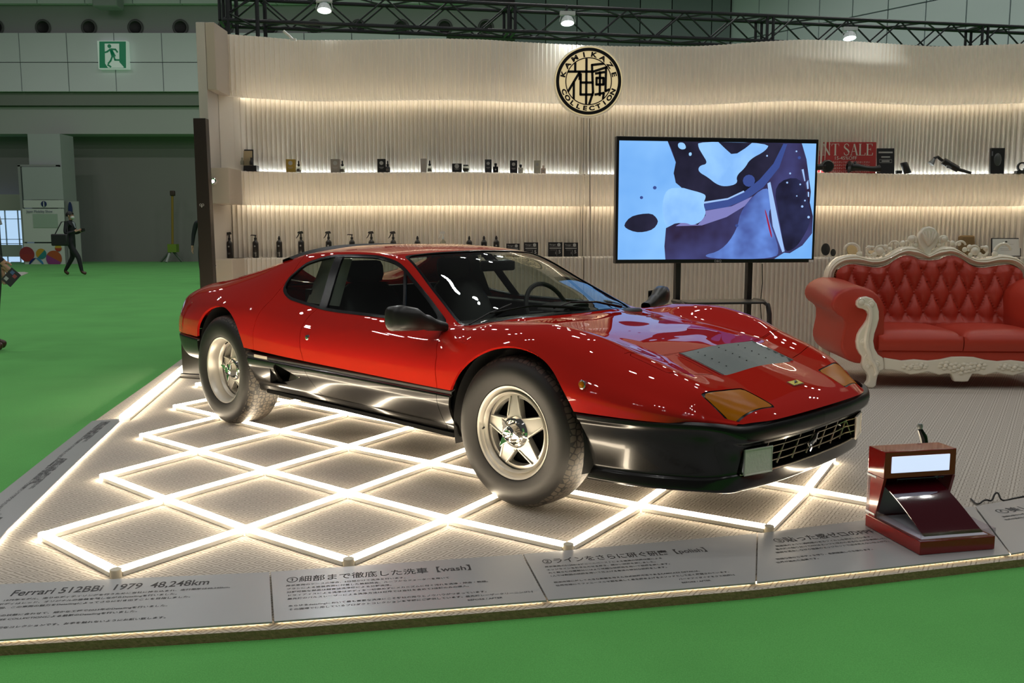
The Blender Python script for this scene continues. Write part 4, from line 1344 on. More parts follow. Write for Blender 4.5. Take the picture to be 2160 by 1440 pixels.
c_ = at_y(92.5, 430, YC - .30); text_mesh('info_letter', 'i', .26, M_WB, ib, frame((c_.x, YC - .31, c_.z - .09), (1, 0, 0), (0, 0, 1), (0, -1, 0)), align='CENTER', offset=.008)
c_ = at_y(56, 447, YC - .30); text_mesh('title_text', 'Japan Mobility Show', .125, M_NAVY, ib, frame((c_.x, YC - .31, c_.z - .02), (1, 0, 0), (0, 0, 1), (0, -1, 0)), xs=.93)
sm_ = disc('side_info_mark', 149, 443, 17, M_NAVY, Yd=YC + .0, off=.02)
for v_ in sm_.data.vertices: v_.co.x = at_y(149, 443, YC).x + (v_.co.x - at_y(149, 443, YC).x) * .26
for nm_, u, v, r, c1, c2, ang in (('circle', 57, 536, 15.5, (0.30, 0.035, 0.045), (0.34, 0.04, 0.04), 0), ('circle', 87, 535, 10.8, (0.55, 0.33, 0.03), (0.03, 0.24, 0.24), .8), ('circle', 123, 523, 7, (0.40, 0.05, 0.03), (0.55, 0.36, 0.04), PI), ('circle', 114, 545, 16.5, (0.45, 0.10, 0.03), (0.28, 0.05, 0.22), -.5)):
    disc(nm_, u, v, r, mat('circ_%d_%d' % (u, 1), c1, 0.5), a0=ang, a1=ang + PI, off=.002)
    disc(nm_, u, v, r, mat('circ_%d_%d' % (u, 2), c2, 0.5), a0=ang + PI, a1=ang + 2 * PI, off=.002)
disc('half_circle', 77, 559.5, 15.5, mat('circ_blue', (0.05, 0.24, 0.5), 0.5), a0=0, a1=PI / 2, off=.002)
disc('half_circle', 77, 559.5, 15.5, mat('circ_navy', (0.015, 0.02, 0.16), 0.5), a0=PI / 2, a1=PI, off=.003)
# bright glazed exit at the far left
YD = 35.2
b = MB(); b.box0((xat(-80, 500, YD), YD, zat(562, YD)), (xat(51, 500, YD), YD + .05, zat(444, YD)))
dr1 = b.build('door_1', mat('daylight_glass', (0.4, 0.5, 0.6), 0.2, emit=(0.50, 0.72, 1.0), estr=0.75), smooth=False)
tag(dr1, kind='structure')
b = MB(); b.box0((xat(-80, 500, YD), YD - .1, zat(444, YD)), (xat(51, 500, YD), YD + .02, zat(410, YD))); b.build('door_header', mat('door_header', (0.42, 0.44, 0.38), 0.5), dr1, smooth=False)
for u in (14, 41):
    b = MB(); b.box0((xat(u, 500, YD), YD - .06, zat(562, YD)), (xat(u + 1.6, 500, YD), YD, zat(444, YD))); b.build('mullion', mat('mullion', (0.35, 0.42, 0.45), 0.4), dr1, smooth=False)
for v in (461, 504, 513):
    b = MB(); b.box0((xat(-80, 500, YD), YD - .05, zat(v + 1.2, YD)), (xat(51, 500, YD), YD, zat(v, YD))); b.build('rail', mat('door_rail', (0.20, 0.28, 0.32), 0.4), dr1, smooth=False)
b = MB(); b.box0((xat(-80, 540, YD), YD - .12, zat(541, YD)), (xat(50, 540, YD), YD - .02, zat(516, YD))); b.build('kick_panel', mat('kick_panel', (0.45, 0.50, 0.46), 0.5), dr1, smooth=False)
# pale floor area in front of the exit
pts = [at_z(u, v, HZ) for u, v in ((-60, 592), (28, 589), (60, 576), (52, 574), (-60, 577))]
b = MB(); b.prism([(p.x, p.y) for p in pts], HZ, HZ + .012)
fp = b.build('floor_mat', mat('pale_floor', (0.62, 0.60, 0.52), 0.5), smooth=False)
tag(fp, 'pale bare floor patch in front of the bright exit', 'floor mat')
pts = [at_z(u, v, HZ) for u, v in ((-60, 566), (52, 563), (158, 560), (150, 574), (60, 584), (60, 577), (-60, 578))]
# slim barrier post by the exit
c_ = at_z(35, 553, HZ)
b = MB(); b.tube([(c_.x, c_.y, HZ), (c_.x, c_.y, 1.05)], .045, 8)
bp_ = b.build('barrier_post', mat('post_brown', (0.16, 0.07, 0.05), 0.5)); tag(bp_, 'dark red-brown barrier post in front of the bright exit', 'post')
b = MB(); b.lathe([(0, .02), (.2, .02), (.2, 0), (0, 0)], 16, Matrix.Translation((c_.x, c_.y, HZ))); b.build('foot_plate', M_HOLE, bp_)
b = MB(); b.tube([(c_.x, c_.y, 1.05), (c_.x, c_.y, 1.95)], .022, 8); b.box((c_.x, c_.y, 1.98), (.5, .06, .08)); b.build('post_head', M_HOLE, bp_)
# hanging exit sign with the running figure
YE = WF - 1.60
M_EG = mat('exit_green', (0.010, 0.16, 0.075), 0.45, emit=(0.012, 0.20, 0.09), estr=.25)
M_EW = mat('exit_white', (0.55, 0.62, 0.56), 0.45, emit=(0.6, 0.8, 0.66), estr=.22)
a, c_ = at_y(208, 145, YE), at_y(267, 86, YE)
b = MB(); b.box0((a.x, YE, a.z), (c_.x, YE + .22, c_.z))
es = b.build('exit_sign', M_EW, smooth=False); tag(es, 'square green and white running-man exit sign high on the hall wall', 'exit sign')
SX = lambda u, v: (at_y(u, v, YE).x, at_y(u, v, YE).z)
def plate(name, pts, m, off, parent=es):
    mb = MB(); q = [SX(*p) for p in pts]
    mb.add([(x, YE - off, z) for x, z in q] + [(x, YE - off + .004, z) for x, z in q], [tuple(range(len(q)))] + [tuple(reversed(range(len(q), 2 * len(q))))] + [(i, (i + 1) % len(q), len(q) + (i + 1) % len(q), len(q) + i) for i in range(len(q))])
    return mb.build(name, m, parent, smooth=False)
plate('green_field', [(209.5, 87.5), (265.5, 87.5), (266, 143.5), (210, 143.5)], M_EG, .006)
plate('door_shape', [(221, 92), (251.5, 92), (252, 131), (261, 141), (261, 143), (228, 143), (222, 134)], M_EW, .011)
hx, hz = SX(231, 97.5)
b = MB(); b.lathe([(0, .006), (3.9 * YE / F_PX, .006), (3.9 * YE / F_PX, 0)], 20, frame((hx, YE - .012, hz), (1, 0, 0), (0, 0, 1), (0, -1, 0))); b.build('figure_head', M_EG, es)
def strokes(name, lines, w, m, off, parent, conv, Yp):
    mb = MB()
    for ln in lines:
        q = [conv(*p) for p in ln]
        for (x0, z0_), (x1, z1_) in zip(q, q[1:]):
            dx, dz = x1 - x0, z1_ - z0_; l = math.hypot(dx, dz); ux, uz = dx / l, dz / l
            e = w / 2
            x0e, z0e, x1e, z1e = x0 - ux * e * .6, z0_ - uz * e * .6, x1 + ux * e * .6, z1_ + uz * e * .6
            nx_, nz_ = -uz * e, ux * e
            vs = [(x0e + nx_, Yp, z0e + nz_), (x1e + nx_, Yp, z1e + nz_), (x1e - nx_, Yp, z1e - nz_), (x0e - nx_, Yp, z0e - nz_)]
            vs += [(p[0], Yp + off, p[2]) for p in vs]
            mb.add(vs, [(0, 1, 2, 3), (7, 6, 5, 4), (0, 4, 5, 1), (1, 5, 6, 2), (2, 6, 7, 3), (3, 7, 4, 0)])
    return mb.build(name, m, parent, smooth=False)
pxm = YE / F_PX
strokes('figure_body', [[(234, 105), (241, 118)], [(235, 106), (238, 117)]], 6.5 * pxm, M_EG, .004, es, SX, YE - .018)
strokes('figure_limbs', [[(233, 104), (227, 109), (222.5, 110.5)], [(236, 104), (244, 104.5), (248, 110)], [(238, 117), (234, 128), (229, 134)], [(240, 117), (243, 126.5), (256, 127)], [(228, 137), (234, 141)]], 3.4 * pxm, M_EG, .004, es, SX, YE - .020)
# projector-like box above the left panels
b = MB(); a, c_ = at_y(210, 22, YE), at_y(260, -12, YE); b.box0((a.x, YE - .6, a.z), (c_.x, YE + .05, c_.z))
lb = b.build('hall_speaker', mat('hall_speaker', (0.34, 0.38, 0.36), 0.5), bevel=.05); tag(lb, 'grey box-shaped loudspeaker at the top of the hall wall', 'loudspeaker')

# survey tripod with yellow mast
T0 = at_z(362, 553, HZ)
YT = T0.y
def pt(u, v, dy=0.0):
    p = at_y(u, v, YT + dy); return (p.x, p.y, p.z)
tr = empty('light_mast', T0, 0, 'yellow telescopic mast on a white-legged tripod by the grey wall', 'mast')
off = Matrix.Translation(-T0)
b = MB(); b.tube([pt(364, 520), pt(363.5, 412)], .045, 8, M=off); b.build('mast', mat('mast_yellow', (0.30, 0.20, 0.03), 0.5), tr)
b = MB(); b.box0((-.08, -.15, at_y(364, 530, YT).z), (.26, .15, at_y(364, 513, YT).z)); b.build('lime_box', mat('lime_box', (0.18, 0.30, 0.03), 0.5), tr)
b = MB(); b.box((pt(364, 406)[0] - T0.x, 0, pt(364, 406)[2]), (.18, .14, .20)); b.build('lamp_head', mat('mast_head', (0.05, 0.03, 0.02), 0.5), tr, bevel=.03)
for k, (u, v) in enumerate(((351, 553), (339, 552), (384, 551))):
    b = MB(); b.tube([pt(360 + k * 1.5, 527), pt(u, v, -.3 if k == 0 else .2)], .05, 6, M=off); b.build('leg', mat('mast_leg', (0.42, 0.45, 0.42), 0.5) if k == 0 else mat('mast_leg_dark', (0.17, 0.18, 0.17), 0.5), tr)
# ------------------------------------------------------------------ pleated paper wall of the stand
ZT = 3.04
top_px = [(452, 69), (500, 73), (540, 76), (650, 84), (800, 83), (900, 80.5), (1000, 82), (1100, 88), (1240, 95), (1330, 97), (1440, 97), (1500, 95), (1600, 87.5), (1700, 83), (1800, 86.5), (1900, 93), (1980, 97), (2060, 95), (2160, 91)]
cv = [at_z(u, v, ZT) for u, v in top_px]
cxs = [p.x for p in cv] + [5.6, 6.6]
cys = [p.y for p in cv] + [8.6, 8.75]
wy = pchip(cxs, cys)
ZB = [0.0, 0.945, 1.455, 1.78, 2.47, ZT]
def paper_mat(name, col, tr=.28):
    m = bpy.data.materials.new(name)
    N, L = nodes_of(m)
    N.remove(N['Principled BSDF'])
    df = N.new('ShaderNodeBsdfDiffuse'); tl_ = N.new('ShaderNodeBsdfTranslucent'); mx = N.new('ShaderNodeMixShader')
    tc = N.new('ShaderNodeTexCoord'); no = N.new('ShaderNodeTexNoise'); no.inputs['Scale'].default_value = 2.2
    L.new(tc.outputs['Object'], no.inputs['Vector'])
    mc = N.new('ShaderNodeMix'); mc.data_type = 'RGBA'
    mc.inputs[6].default_value = (*[c * .94 for c in col], 1); mc.inputs[7].default_value = (*col, 1)
    L.new(no.outputs['Fac'], mc.inputs[0])
    L.new(mc.outputs[2], df.inputs[0]); L.new(mc.outputs[2], tl_.inputs[0])
    mx.inputs[0].default_value = tr
    L.new(df.outputs[0], mx.inputs[1]); L.new(tl_.outputs[0], mx.inputs[2])
    L.new(mx.outputs[0], N['Material Output'].inputs[0])
    return m
M_PAPER = paper_mat('pleated_paper', (0.90, 0.85, 0.76))
M_BOARD = mat('end_board', (0.50, 0.47, 0.43), 0.7)
wall_back = empty('wall_back', (0, 8.7, 0), kind='structure')
def sheet(name, xa, xb, za, zb, back, pitch=.042, depth=.028, lip=None, curl=0.0):
    """zig-zag pleated sheet; curl bends the left end forward to the board"""
    n = int((xb - xa) / pitch) * 2
    xs = np.linspace(xa, xb, n + 1)
    rows_z = [za, zb] if not lip else lip(za, zb)
    vs = []
    for k, x in enumerate(xs):
        y = float(wy(x)) + back + (depth if k % 2 else 0.0)
        if curl: y -= (back + .06) * max(0, 1 - (x - xa) / curl) ** 2.2
        for z in rows_z:
            zz, yo = z if isinstance(z, tuple) else (z, 0.0)
            vs.append((x + (.012 if k % 2 else 0), y + yo - 8.7, zz))
    m_ = len(rows_z)
    fs = [(k * m_ + r, (k + 1) * m_ + r, (k + 1) * m_ + r + 1, k * m_ + r + 1) for k in range(n) for r in range(m_ - 1)]
    mb = MB(); mb.add(vs, fs)
    o = mb.build(name, M_PAPER, wall_back, smooth=False)
    return o
XJ = xat(1243, 300, 8.75)       # joint between the two sheets
XL1, XL2 = xat(461, 300, 8.45), xat(490, 480, 8.5)
XA1 = xat(447, 300, 8.42)
for xa, xb, first in ((None, XJ - .006, True), (XJ + .006, 6.4, False)):
    rnd = lambda za, zb: [(za, .05), (za + .004, .03), (za + .03, .012), (za + .06, 0.0), (zb, 0.0)]
    sheet('pleated_paper', XL1 if first else xa, xb, ZB[4], ZB[5], 0.0, lip=rnd)
    sheet('pleated_paper', XL2 if first else xa, xb, ZB[2], ZB[3], 0.0, lip=lambda za, zb: [(za, .04), (za + .004, .025), (za + .03, .008), (za + .05, 0.0), (zb - .012, 0.0), (zb, .02), (zb, .26)])
    sheet('pleated_paper', XL2 if first else xa, xb, ZB[0], ZB[1], 0.0, lip=lambda za, zb: [(za, 0.0), (zb - .012, 0.0), (zb, .02), (zb, .26)])
    sheet('alcove_paper', XA1 if first else xa, xb, ZB[3], ZB[4] + .02, .20, curl=.26 if first else 0)
    sheet('alcove_paper', XA1 + .01 if first else xa, xb, ZB[1], ZB[2] + .02, .20, curl=0)
# flat shelf boards inside the alcoves and back of the wall
b = MB()
for z in (ZB[1], ZB[3]):
    xs = np.linspace(XL2, 6.4, 80)
    b.grid([[(x, float(wy(x)) + .03 - 8.7, z - .002) for x in xs], [(x, float(wy(x)) + .24 - 8.7, z - .002) for x in xs]])
    b.grid([[(x, float(wy(x)) + .03 - 8.7, z - .012) for x in xs], [(x, float(wy(x)) + .24 - 8.7, z - .012) for x in xs]])
b.build('shelf_board', M_BOARD, wall_back, smooth=False)
b = MB(); xs = np.linspace(XA1, 6.4, 60)
b.grid([[(x, float(wy(x)) + .30 - 8.7, z) for x in xs] for z in (0.0, ZT - .05)])
b.build('wall_core', M_BOARD, wall_back, smooth=False)
# light strips along the alcoves
M_STRIP = mat('strip_cool', (1, 1, 1), .5, emit=(0.86, 0.95, 1.0), estr=20.0)
M_STRIPW = mat('strip_warm', (1, 1, 1), .5, emit=(1.0, 0.84, 0.62), estr=18.0)
M_STRIPT = mat('strip_dim', (1, 1, 1), .5, emit=(1.0, 0.86, 0.66), estr=11.0)
def strip(xa, xb, back, z, m, h=.012):
    xs = np.linspace(xa, xb, 70); mb = MB()
    mb.grid([[(x, float(wy(x)) + back - 8.7 + dy, z + dz) for x in xs] for dy, dz in ((0, 0), (.012, 0), (.012, h), (0, h), (0, 0))])
    mb.build('light_strip', m, wall_back, smooth=False)
for xa, xb in ((XL2, XJ - .05), (XJ + .05, 6.3)):
    strip(xa, xb, .185, ZB[3] + .0005, M_STRIP, .003)
    strip(xa, xb, .13, ZB[2] + .02, M_STRIPW)
    strip(xa, xb, .13, ZB[4] + .02, M_STRIPT)
# white end board on the left
e = empty('trim_1', (0, 8.7, 0), kind='structure')
Xo, Xi = xat(425, 300, 8.36), xat(459, 300, 8.36)
b = MB(); b.box0((Xo - .01, 8.36 - 8.7, 0), (XA1 - .004, 9.1 - 8.7, ZT + .02)); b.build('end_board', M_BOARD, e, smooth=False, bevel=.004)
for za, zb, xe in ((ZB[0], ZB[1], XL2), (ZB[2], ZB[3], XL2), (ZB[4], ZB[5] + .02, XL1)):
    b = MB(); b.box0((XA1 - .002, 8.362 - 8.7, za), (xe + .03, 8.75 - 8.7, zb)); b.build('end_block', mat('end_block', (0.46, 0.40, 0.33), 0.7), e, smooth=False, bevel=.006)
for k, v in enumerate((382, 561)):
    p = at_y(450, v, 8.355)
    Mx = frame((p.x, p.y, p.z), (1, 0, 0), (0, 0, 1), (0, -1, 0))
    b = MB(); b.lathe([(.028, -.004), (.030, .010), (.024, .016), (.016, .012)], 20, Mx)
    o = b.build('recessed_spot', M_CHROME); tag(o, 'small round chrome wall spot, %s on the white end board' % ('upper one' if k == 0 else 'lower one'), 'spotlight')
    b = MB(); b.lathe([(0, .012), (.013, .012), (.016, .010)], 14, Mx); b.build('lamp', mat('spot_glow', (1, 1, 1), .5, emit=(1, .95, .85), estr=4), o)
# dark tower panel with the small mark in front of the end board
Yp = 8.0
a, b0 = at_y(407, 249, Yp), at_y(433, 249, Yp)
b = MB(); zb_ = HZ
xl, xr = at_y(419.5, 600, Yp).x, at_y(440.5, 600, Yp).x
b.add([(a.x, Yp, a.z), (b0.x, Yp, a.z), (b0.x + .02, Yp, HZ), (a.x + .0, Yp, HZ), (a.x, Yp + .09, a.z), (b0.x, Yp + .09, a.z), (b0.x + .02, Yp + .09, HZ), (a.x, Yp + .09, HZ)], [(0, 1, 2, 3), (7, 6, 5, 4), (0, 4, 5, 1), (1, 5, 6, 2), (2, 6, 7, 3), (3, 7, 4, 0)])
tp = b.build('sign_tower', mat('tower_brown', (0.016, 0.010, 0.008), 0.45), smooth=False, bevel=.003); tag(tp, 'tall dark brown slim sign tower at the left end of the pleated wall', 'sign')
MK = lambda u, v: (at_y(u, v, Yp).x, at_y(u, v, Yp).z)
def arc_pts(u, v, r, n=14, a0=0, a1=2 * PI): return [(u + r * math.cos(t), v + r * math.sin(t)) for t in np.linspace(a0, a1, n)]
strokes('tower_mark', [arc_pts(423.2, 432, 2.1), arc_pts(428, 432, 2.1), [(425.7, 431), (425.7, 437)]], .0055, mat('mark_white', (0.75, 0.75, 0.72), .5), .001, tp, MK, Yp - .002)
# black utility box on the platform behind the rear wheel
p = at_z(410, 795, 0)
b = MB(); b.box((0, 0, .17), (.17, .25, .34)); b.box((0, 0, .02), (.20, .28, .04))
ub = b.build('utility_box', mat('box_black', (0.012, 0.010, 0.009), .35), bevel=.006, loc=(p.x + .035, p.y + .05, 0), rot=(0, 0, -.3)); tag(ub, 'black upright utility box on the carpet behind the rear wheel', 'box')

# round logo sign
YS = 8.78
SC_ = at_y(1241.5, 171.5, YS); RS = 73.5 * (SC_ - Vector((0, 0, CAM_H))).length / math.hypot(F_PX, 570) 
SG = lambda x, y: Matrix.Translation((SC_.x, YS, SC_.z)) @ Matrix(((1, 0, 0, 0), (0, 0, -1, 0), (0, 1, 0, 0), (0, 0, 0, 1)))
MS = SG(0, 0)      # local x right, y up, z towards the viewer
b = MB(); b.lathe([(0, -.09), (RS * .98, -.09), (RS, -.07), (RS, -.012), (RS * .985, 0), (0, 0)], 72, MS)
sg = b.build('round_logo_sign', mat('sign_side', (0.72, 0.66, 0.52), .45, emit=(1, .85, .55), estr=.12)); tag(sg, 'round cream light-box sign with black lettering and emblem on the pleated wall', 'sign')
M_SIGN = mat('sign_face', (0.80, 0.68, 0.42), .4, emit=(1.0, 0.78, 0.42), estr=.38)
M_SBLK = mat('sign_black', (0.008, 0.008, 0.007), .35)
b = MB(); b.lathe([(0, .002), (RS * .965, .002), (RS * .965, 0)], 72, MS); b.build('sign_face', M_SIGN, sg)
def ring_(r0, r1): 
    mb = MB(); mb.lathe([(RS * r0, .003), (RS * r0, .006), (RS * r1, .006), (RS * r1, .003)], 96, MS); return mb
ring_(.845, .935).build('outer_ring', M_SBLK, sg)
ring_(.640, .668).build('inner_ring', M_SBLK, sg)
def arc_text(s, R, mid, span, size, flip):
    n = len(s)
    for k, ch in enumerate(s):
        t = (k / (n - 1) - .5) * span
        an = (PI / 2 - t) if not flip else (-PI / 2 + t)
        rot = an - PI / 2 if not flip else an + PI / 2
        M_ = MS @ Matrix.Translation((R * math.cos(an), R * math.sin(an), .004)) @ Matrix.Rotation(rot, 4, 'Z')
        text_mesh('letter', ch, size, M_SBLK, sg, M_, align='CENTER', xs=1.35, offset=.0028)
arc_text('KAMIKAZE', RS * .690, 0, 2.62, RS * .185, False)
arc_text('COLLECTION', RS * .815, 0, 2.35, RS * .170, True)
EK = lambda u, v: (SC_.x + (u - 870) / 178 * RS * .655, SC_.z - (v - 615) / 178 * RS * .655)
strokes('emblem', [[(852, 448), (852, 785)], [(712, 542), (905, 542), (1012, 508)], [(765, 478), (765, 540)], [(800, 545), (712, 690)], [(755, 620), (755, 745)], [(800, 548), (800, 600)], [(808, 560), (808, 716), (905, 716)], [(808, 625), (905, 625)], [(985, 482), (895, 492), (905, 700), (878, 785)], [(1005, 508), (1002, 690), (1030, 678)], [(925, 556), (990, 546)], [(932, 590), (985, 590), (985, 640), (932, 640), (932, 590)], [(958, 545), (958, 722)], [(922, 716), (990, 704), (984, 745)]], RS * .068, M_SBLK, .003, sg, EK, YS - .006)
b = MB(); b.tube([tuple(at_y(1243.5, 250, 8.88)), tuple(at_y(1244.5, 420, 8.88)), tuple(at_y(1247, 640, 8.88))], .005, 6)
cb = b.build('sign_cable', mat('cable_grey', (0.35, 0.30, 0.26), .3, metal=.6)); tag(cb, 'thin cable running down the wall joint below the round sign', 'cable')

# ------------------------------------------------------------------ lighting truss above the wall
M_TRUSS = mat('truss_black', (0.012, 0.014, 0.017), .42)
tru = empty('lighting_truss', (0, 9.6, 3.3), label='long black lattice lighting truss above the pleated wall', cat='truss')
tA, tB = at_y(470, 42, 9.25), at_y(1600, 86, 10.25)
zlo = (tA.z + tB.z) / 2
p0 = Vector((tA.x, 9.25, zlo)); dv = Vector((tB.x - tA.x, 1.0, 0)).normalized()
nv = Vector((-dv.y, dv.x, 0))
LT, hh_ = 9.6, .27
offm = Matrix.Translation((0, -9.6, -3.3))
cor = [(0, 0), (0, hh_), (.29, 0), (.29, hh_)]
for k, (dn, dz) in enumerate(cor):
    q = p0 + nv * dn + Vector((0, 0, dz))
    b = MB(); b.tube([tuple(q), tuple(q + dv * LT)], .020, 8, M=offm); b.build('chord', M_TRUSS, tru)
for (a_, c_) in ((0, 1), (2, 3), (0, 2), (1, 3)):
    nseg = 30
    for k in range(nseg):
        s0, s1 = LT * k / nseg, LT * (k + 1) / nseg
        u_, v_ = (a_, c_) if k % 2 == 0 else (c_, a_)
        qa = p0 + nv * cor[u_][0] + Vector((0, 0, cor[u_][1])) + dv * s0
        qb = p0 + nv * cor[v_][0] + Vector((0, 0, cor[v_][1])) + dv * s1
        b = MB(); b.tube([tuple(qa), tuple(qb)], .0095, 5, M=offm); b.build('brace', M_TRUSS, tru)
for u in (472, 1080, 1625, 2085):
    yy = 9.25 + (u - 470) / 1130 * 1.0
    s_ = (xat(u, 50, yy) - p0.x) / dv.x
    b = MB()
    for da in (-.035, .035):
        q = [p0 + nv * c_[0] + Vector((0, 0, c_[1])) + dv * (s_ + da) for c_ in cor]
        for i, j in ((0, 1), (1, 3), (3, 2), (2, 0)):
            b.tube([tuple(q[i]), tuple(q[j])], .017, 6, M=offm)
    b.build('coupler_frame', M_TRUSS, tru)
b = MB()
q = p0 + dv * .05
for dx, dy in ((0, 0), (0, .29), (.29, 0), (.29, .29)):
    b = MB(); b.tube([(q.x + dx, q.y + dy, 0), (q.x + dx, q.y + dy, 4.2)], .02, 8, M=offm); b.build('tower_chord', M_TRUSS, tru)
for k in range(14):
    z_ = 2.3 + k * .15
    b = MB(); b.tube([(q.x + (0 if k % 2 else .29), q.y, z_), (q.x + (.29 if k % 2 else 0), q.y, z_ + .15)], .009, 5, M=offm)
    b.build('tower_brace', M_TRUSS, tru)
# flood lamps hung from the truss
for k, (u, v, yy) in enumerate(((684, 17, 9.35), (1197, 44, 9.75), (1792, 76, 10.2))):
    p = at_y(u, v, yy - .25)
    fl_ = empty('flood_lamp', p, .1, 'white flood lamp hanging from the truss, %s' % ('leftmost, near the truss end', 'above the round sign', 'right one, above the sofa')[k], 'lamp', 'flood lamps on the truss')
    fl_.scale = (.55, .55, .55)
    b = MB(); b.lathe([(.045, .09), (.09, .06), (.125, -.02), (.130, -.05), (.118, -.05)], 24); b.build('reflector', mat('lamp_white', (0.72, 0.78, 0.78), .3), fl_, rot=(-.25, 0, 0))
    b = MB(); b.lathe([(0, -.046), (.118, -.046)], 24); b.build('lamp_glass', mat('flood_glow', (1, 1, 1), .5, emit=(.80, .97, 1.0), estr=4), fl_, rot=(-.25, 0, 0))
    b = MB(); b.box((0, .0, .13), (.28, .10, .07)); b.tube([(-.12, 0, .10), (-.15, 0, -.02)], .008, 5); b.tube([(.12, 0, .10), (.15, 0, -.02)], .008, 5)
    b.build('driver_box', mat('lamp_box', (0.50, 0.54, 0.54), .4), fl_, bevel=.004)
    b = MB(); b.box((0, .1, .22), (.03, .03, .16)); b.build('clamp', M_TRUSS, fl_)
    lo = area_lamp('flood_beam', p + Vector((0, -.03, -.06)), (p.x * .6, 5.0, 0), .12, 3, (.90, .98, 1.0), spread=1.5)
p = at_y(612, 77, 8.63)
ck = MB(); ck.tube([(p.x - .06, p.y, p.z + .05), (p.x, p.y, p.z), (p.x + .03, p.y, p.z - .035)], .012, 6); ck.box((p.x + .03, p.y, p.z - .03), (.05, .03, .02))
cl_ = ck.build('cable_clip', mat('clip_white', (0.65, 0.66, 0.62), .4)); tag(cl_, 'small white clip on the top edge of the pleated wall at the left', 'clip')
# ------------------------------------------------------------------ large screen on its stand
TVL, TVR = 7.35, 7.62
def tvp(u, v):
    """point on the slightly turned screen plane"""
    a, c_ = at_y(1302, 283, TVL), at_y(1726, 297, TVR)
    n = Vector((a.y - c_.y, c_.x - a.x, 0)).normalized()
    r = _ray(u, v)
    o = Vector((0, 0, CAM_H))
    t = (Vector((a.x, a.y, 0)) - o).dot(n) / r.dot(n)
    return o + r * t
tl, tr_, br, bl = tvp(1301.5, 283), tvp(1726, 297), tvp(1718.5, 556), tvp(1297, 553)
axv = (tr_ - tl); axv.z = 0; axv.normalize()
nrm = Vector((axv.y, -axv.x, 0))         # towards the viewer
Wt = ((tr_ - tl).dot(axv) + (br - bl).dot(axv)) / 2
Ht = ((tl.z - bl.z) + (tr_.z - br.z)) / 2
cen = (tl + tr_ + br + bl) / 4
TV = empty('display_stand', (cen.x, cen.y, 0), math.atan2(axv.y, axv.x), 'large flat screen on a black wheeled stand showing soap foam on a red car', 'screen')
zc_ = cen.z
M_TVB = mat('tv_black', (0.008, 0.008, 0.009), .3)
b = MB(); b.box((0, .035, zc_), (Wt, .06, Ht)); cab = b.build('screen_housing', mat('tv_frame_grey', (0.06, 0.055, 0.05), .35, metal=.4), TV, bevel=.004)
b = MB(); b.box((0, .002, zc_), (Wt - .012, .012, Ht - .012)); b.build('bezel', M_TVB, cab, smooth=False)
sx0, sx1 = -Wt / 2 + .020, Wt / 2 - .026
sz0, sz1 = zc_ - Ht / 2 + .032, zc_ + Ht / 2 - .036
def scr(u, v):
    """crop pixel of the screen picture -> local x, z"""
    t = (v - 98 - (u - 90) / 1970 * 67) / (1338 - 98 - (u - 90) / 1970 * 67)
    xl_ = 90 - 18 * t; xr_ = 2060 - 32 * t
    s = (u - xl_) / (xr_ - xl_)
    s, t = min(max(s, 0), 1), min(max(t, 0), 1)
    return sx0 + (sx1 - sx0) * s, sz1 + (sz0 - sz1) * t
def emis(name, col, e=1.0, var=None):
    m = mat(name, (0.01, 0.01, 0.01), .25, emit=col, estr=e)
    return m
def picture_mat(name, c0, c1, scale, e=1.0):
    m = bpy.data.materials.new(name); N, L = nodes_of(m); b_ = N['Principled BSDF']
    tc = N.new('ShaderNodeTexCoord'); no = N.new('ShaderNodeTexNoise'); no.inputs['Scale'].default_value = scale; no.inputs['Detail'].default_value = 3
    L.new(tc.outputs['Object'], no.inputs['Vector'])
    r = N.new('ShaderNodeValToRGB'); r.color_ramp.elements[0].position = .35; r.color_ramp.elements[1].position = .68
    r.color_ramp.elements[0].color = (*c0, 1); r.color_ramp.elements[1].color = (*c1, 1)
    L.new(no.outputs['Fac'], r.inputs[0]); L.new(r.outputs[0], b_.inputs['Emission Color'])
    b_.inputs['Emission Strength'].default_value = e; b_.inputs['Base Color'].default_value = (.01, .01, .01, 1); b_.inputs['Roughness'].default_value = .22
    return m
b = MB(); b.box0((sx0, -.006, sz0), (sx1, -.002, sz1)); pic = b.build('picture', picture_mat('foam_blue', (0.16, 0.40, 0.84), (0.26, 0.54, 0.95), 1.6, 1.0), cab, smooth=False)
LAY = [0]
def blob(name, pts, m, parent=None):
    LAY[0] += 1
    d_ = .0065 + .0004 * LAY[0]
    q = [scr(*p) for p in pts]
    mb = MB(); n = len(q)
    mb.add([(x, -d_, z) for x, z in q], [tuple(range(n))])
    return mb.build(name, m, parent or cab, smooth=False)
def smooth_poly(pts, it=2):
    for _ in range(it):
        o = []
        for i in range(len(pts)):
            p, q = pts[i], pts[(i + 1) % len(pts)]
            o += [(p[0] * .75 + q[0] * .25, p[1] * .75 + q[1] * .25), (p[0] * .25 + q[0] * .75, p[1] * .25 + q[1] * .75)]
        pts = o
    return pts
E_DK = picture_mat('pic_dark', (0.006, 0.006, 0.016), (0.022, 0.020, 0.05), 3.0)
E_DB = picture_mat('pic_panel', (0.020, 0.010, 0.028), (0.055, 0.06, 0.20), 2.2)
E_BL = picture_mat('pic_glow', (0.05, 0.07, 0.26), (0.15, 0.30, 0.80), 3.0)
E_MID = emis('pic_edge', (0.04, 0.07, 0.26))
E_LIT = emis('pic_edge_light', (0.32, 0.50, 0.85))
E_WH = picture_mat('pic_foam', (0.22, 0.46, 0.88), (0.32, 0.60, 0.99), 4)
E_RD = emis('pic_red', (0.30, 0.02, 0.07))
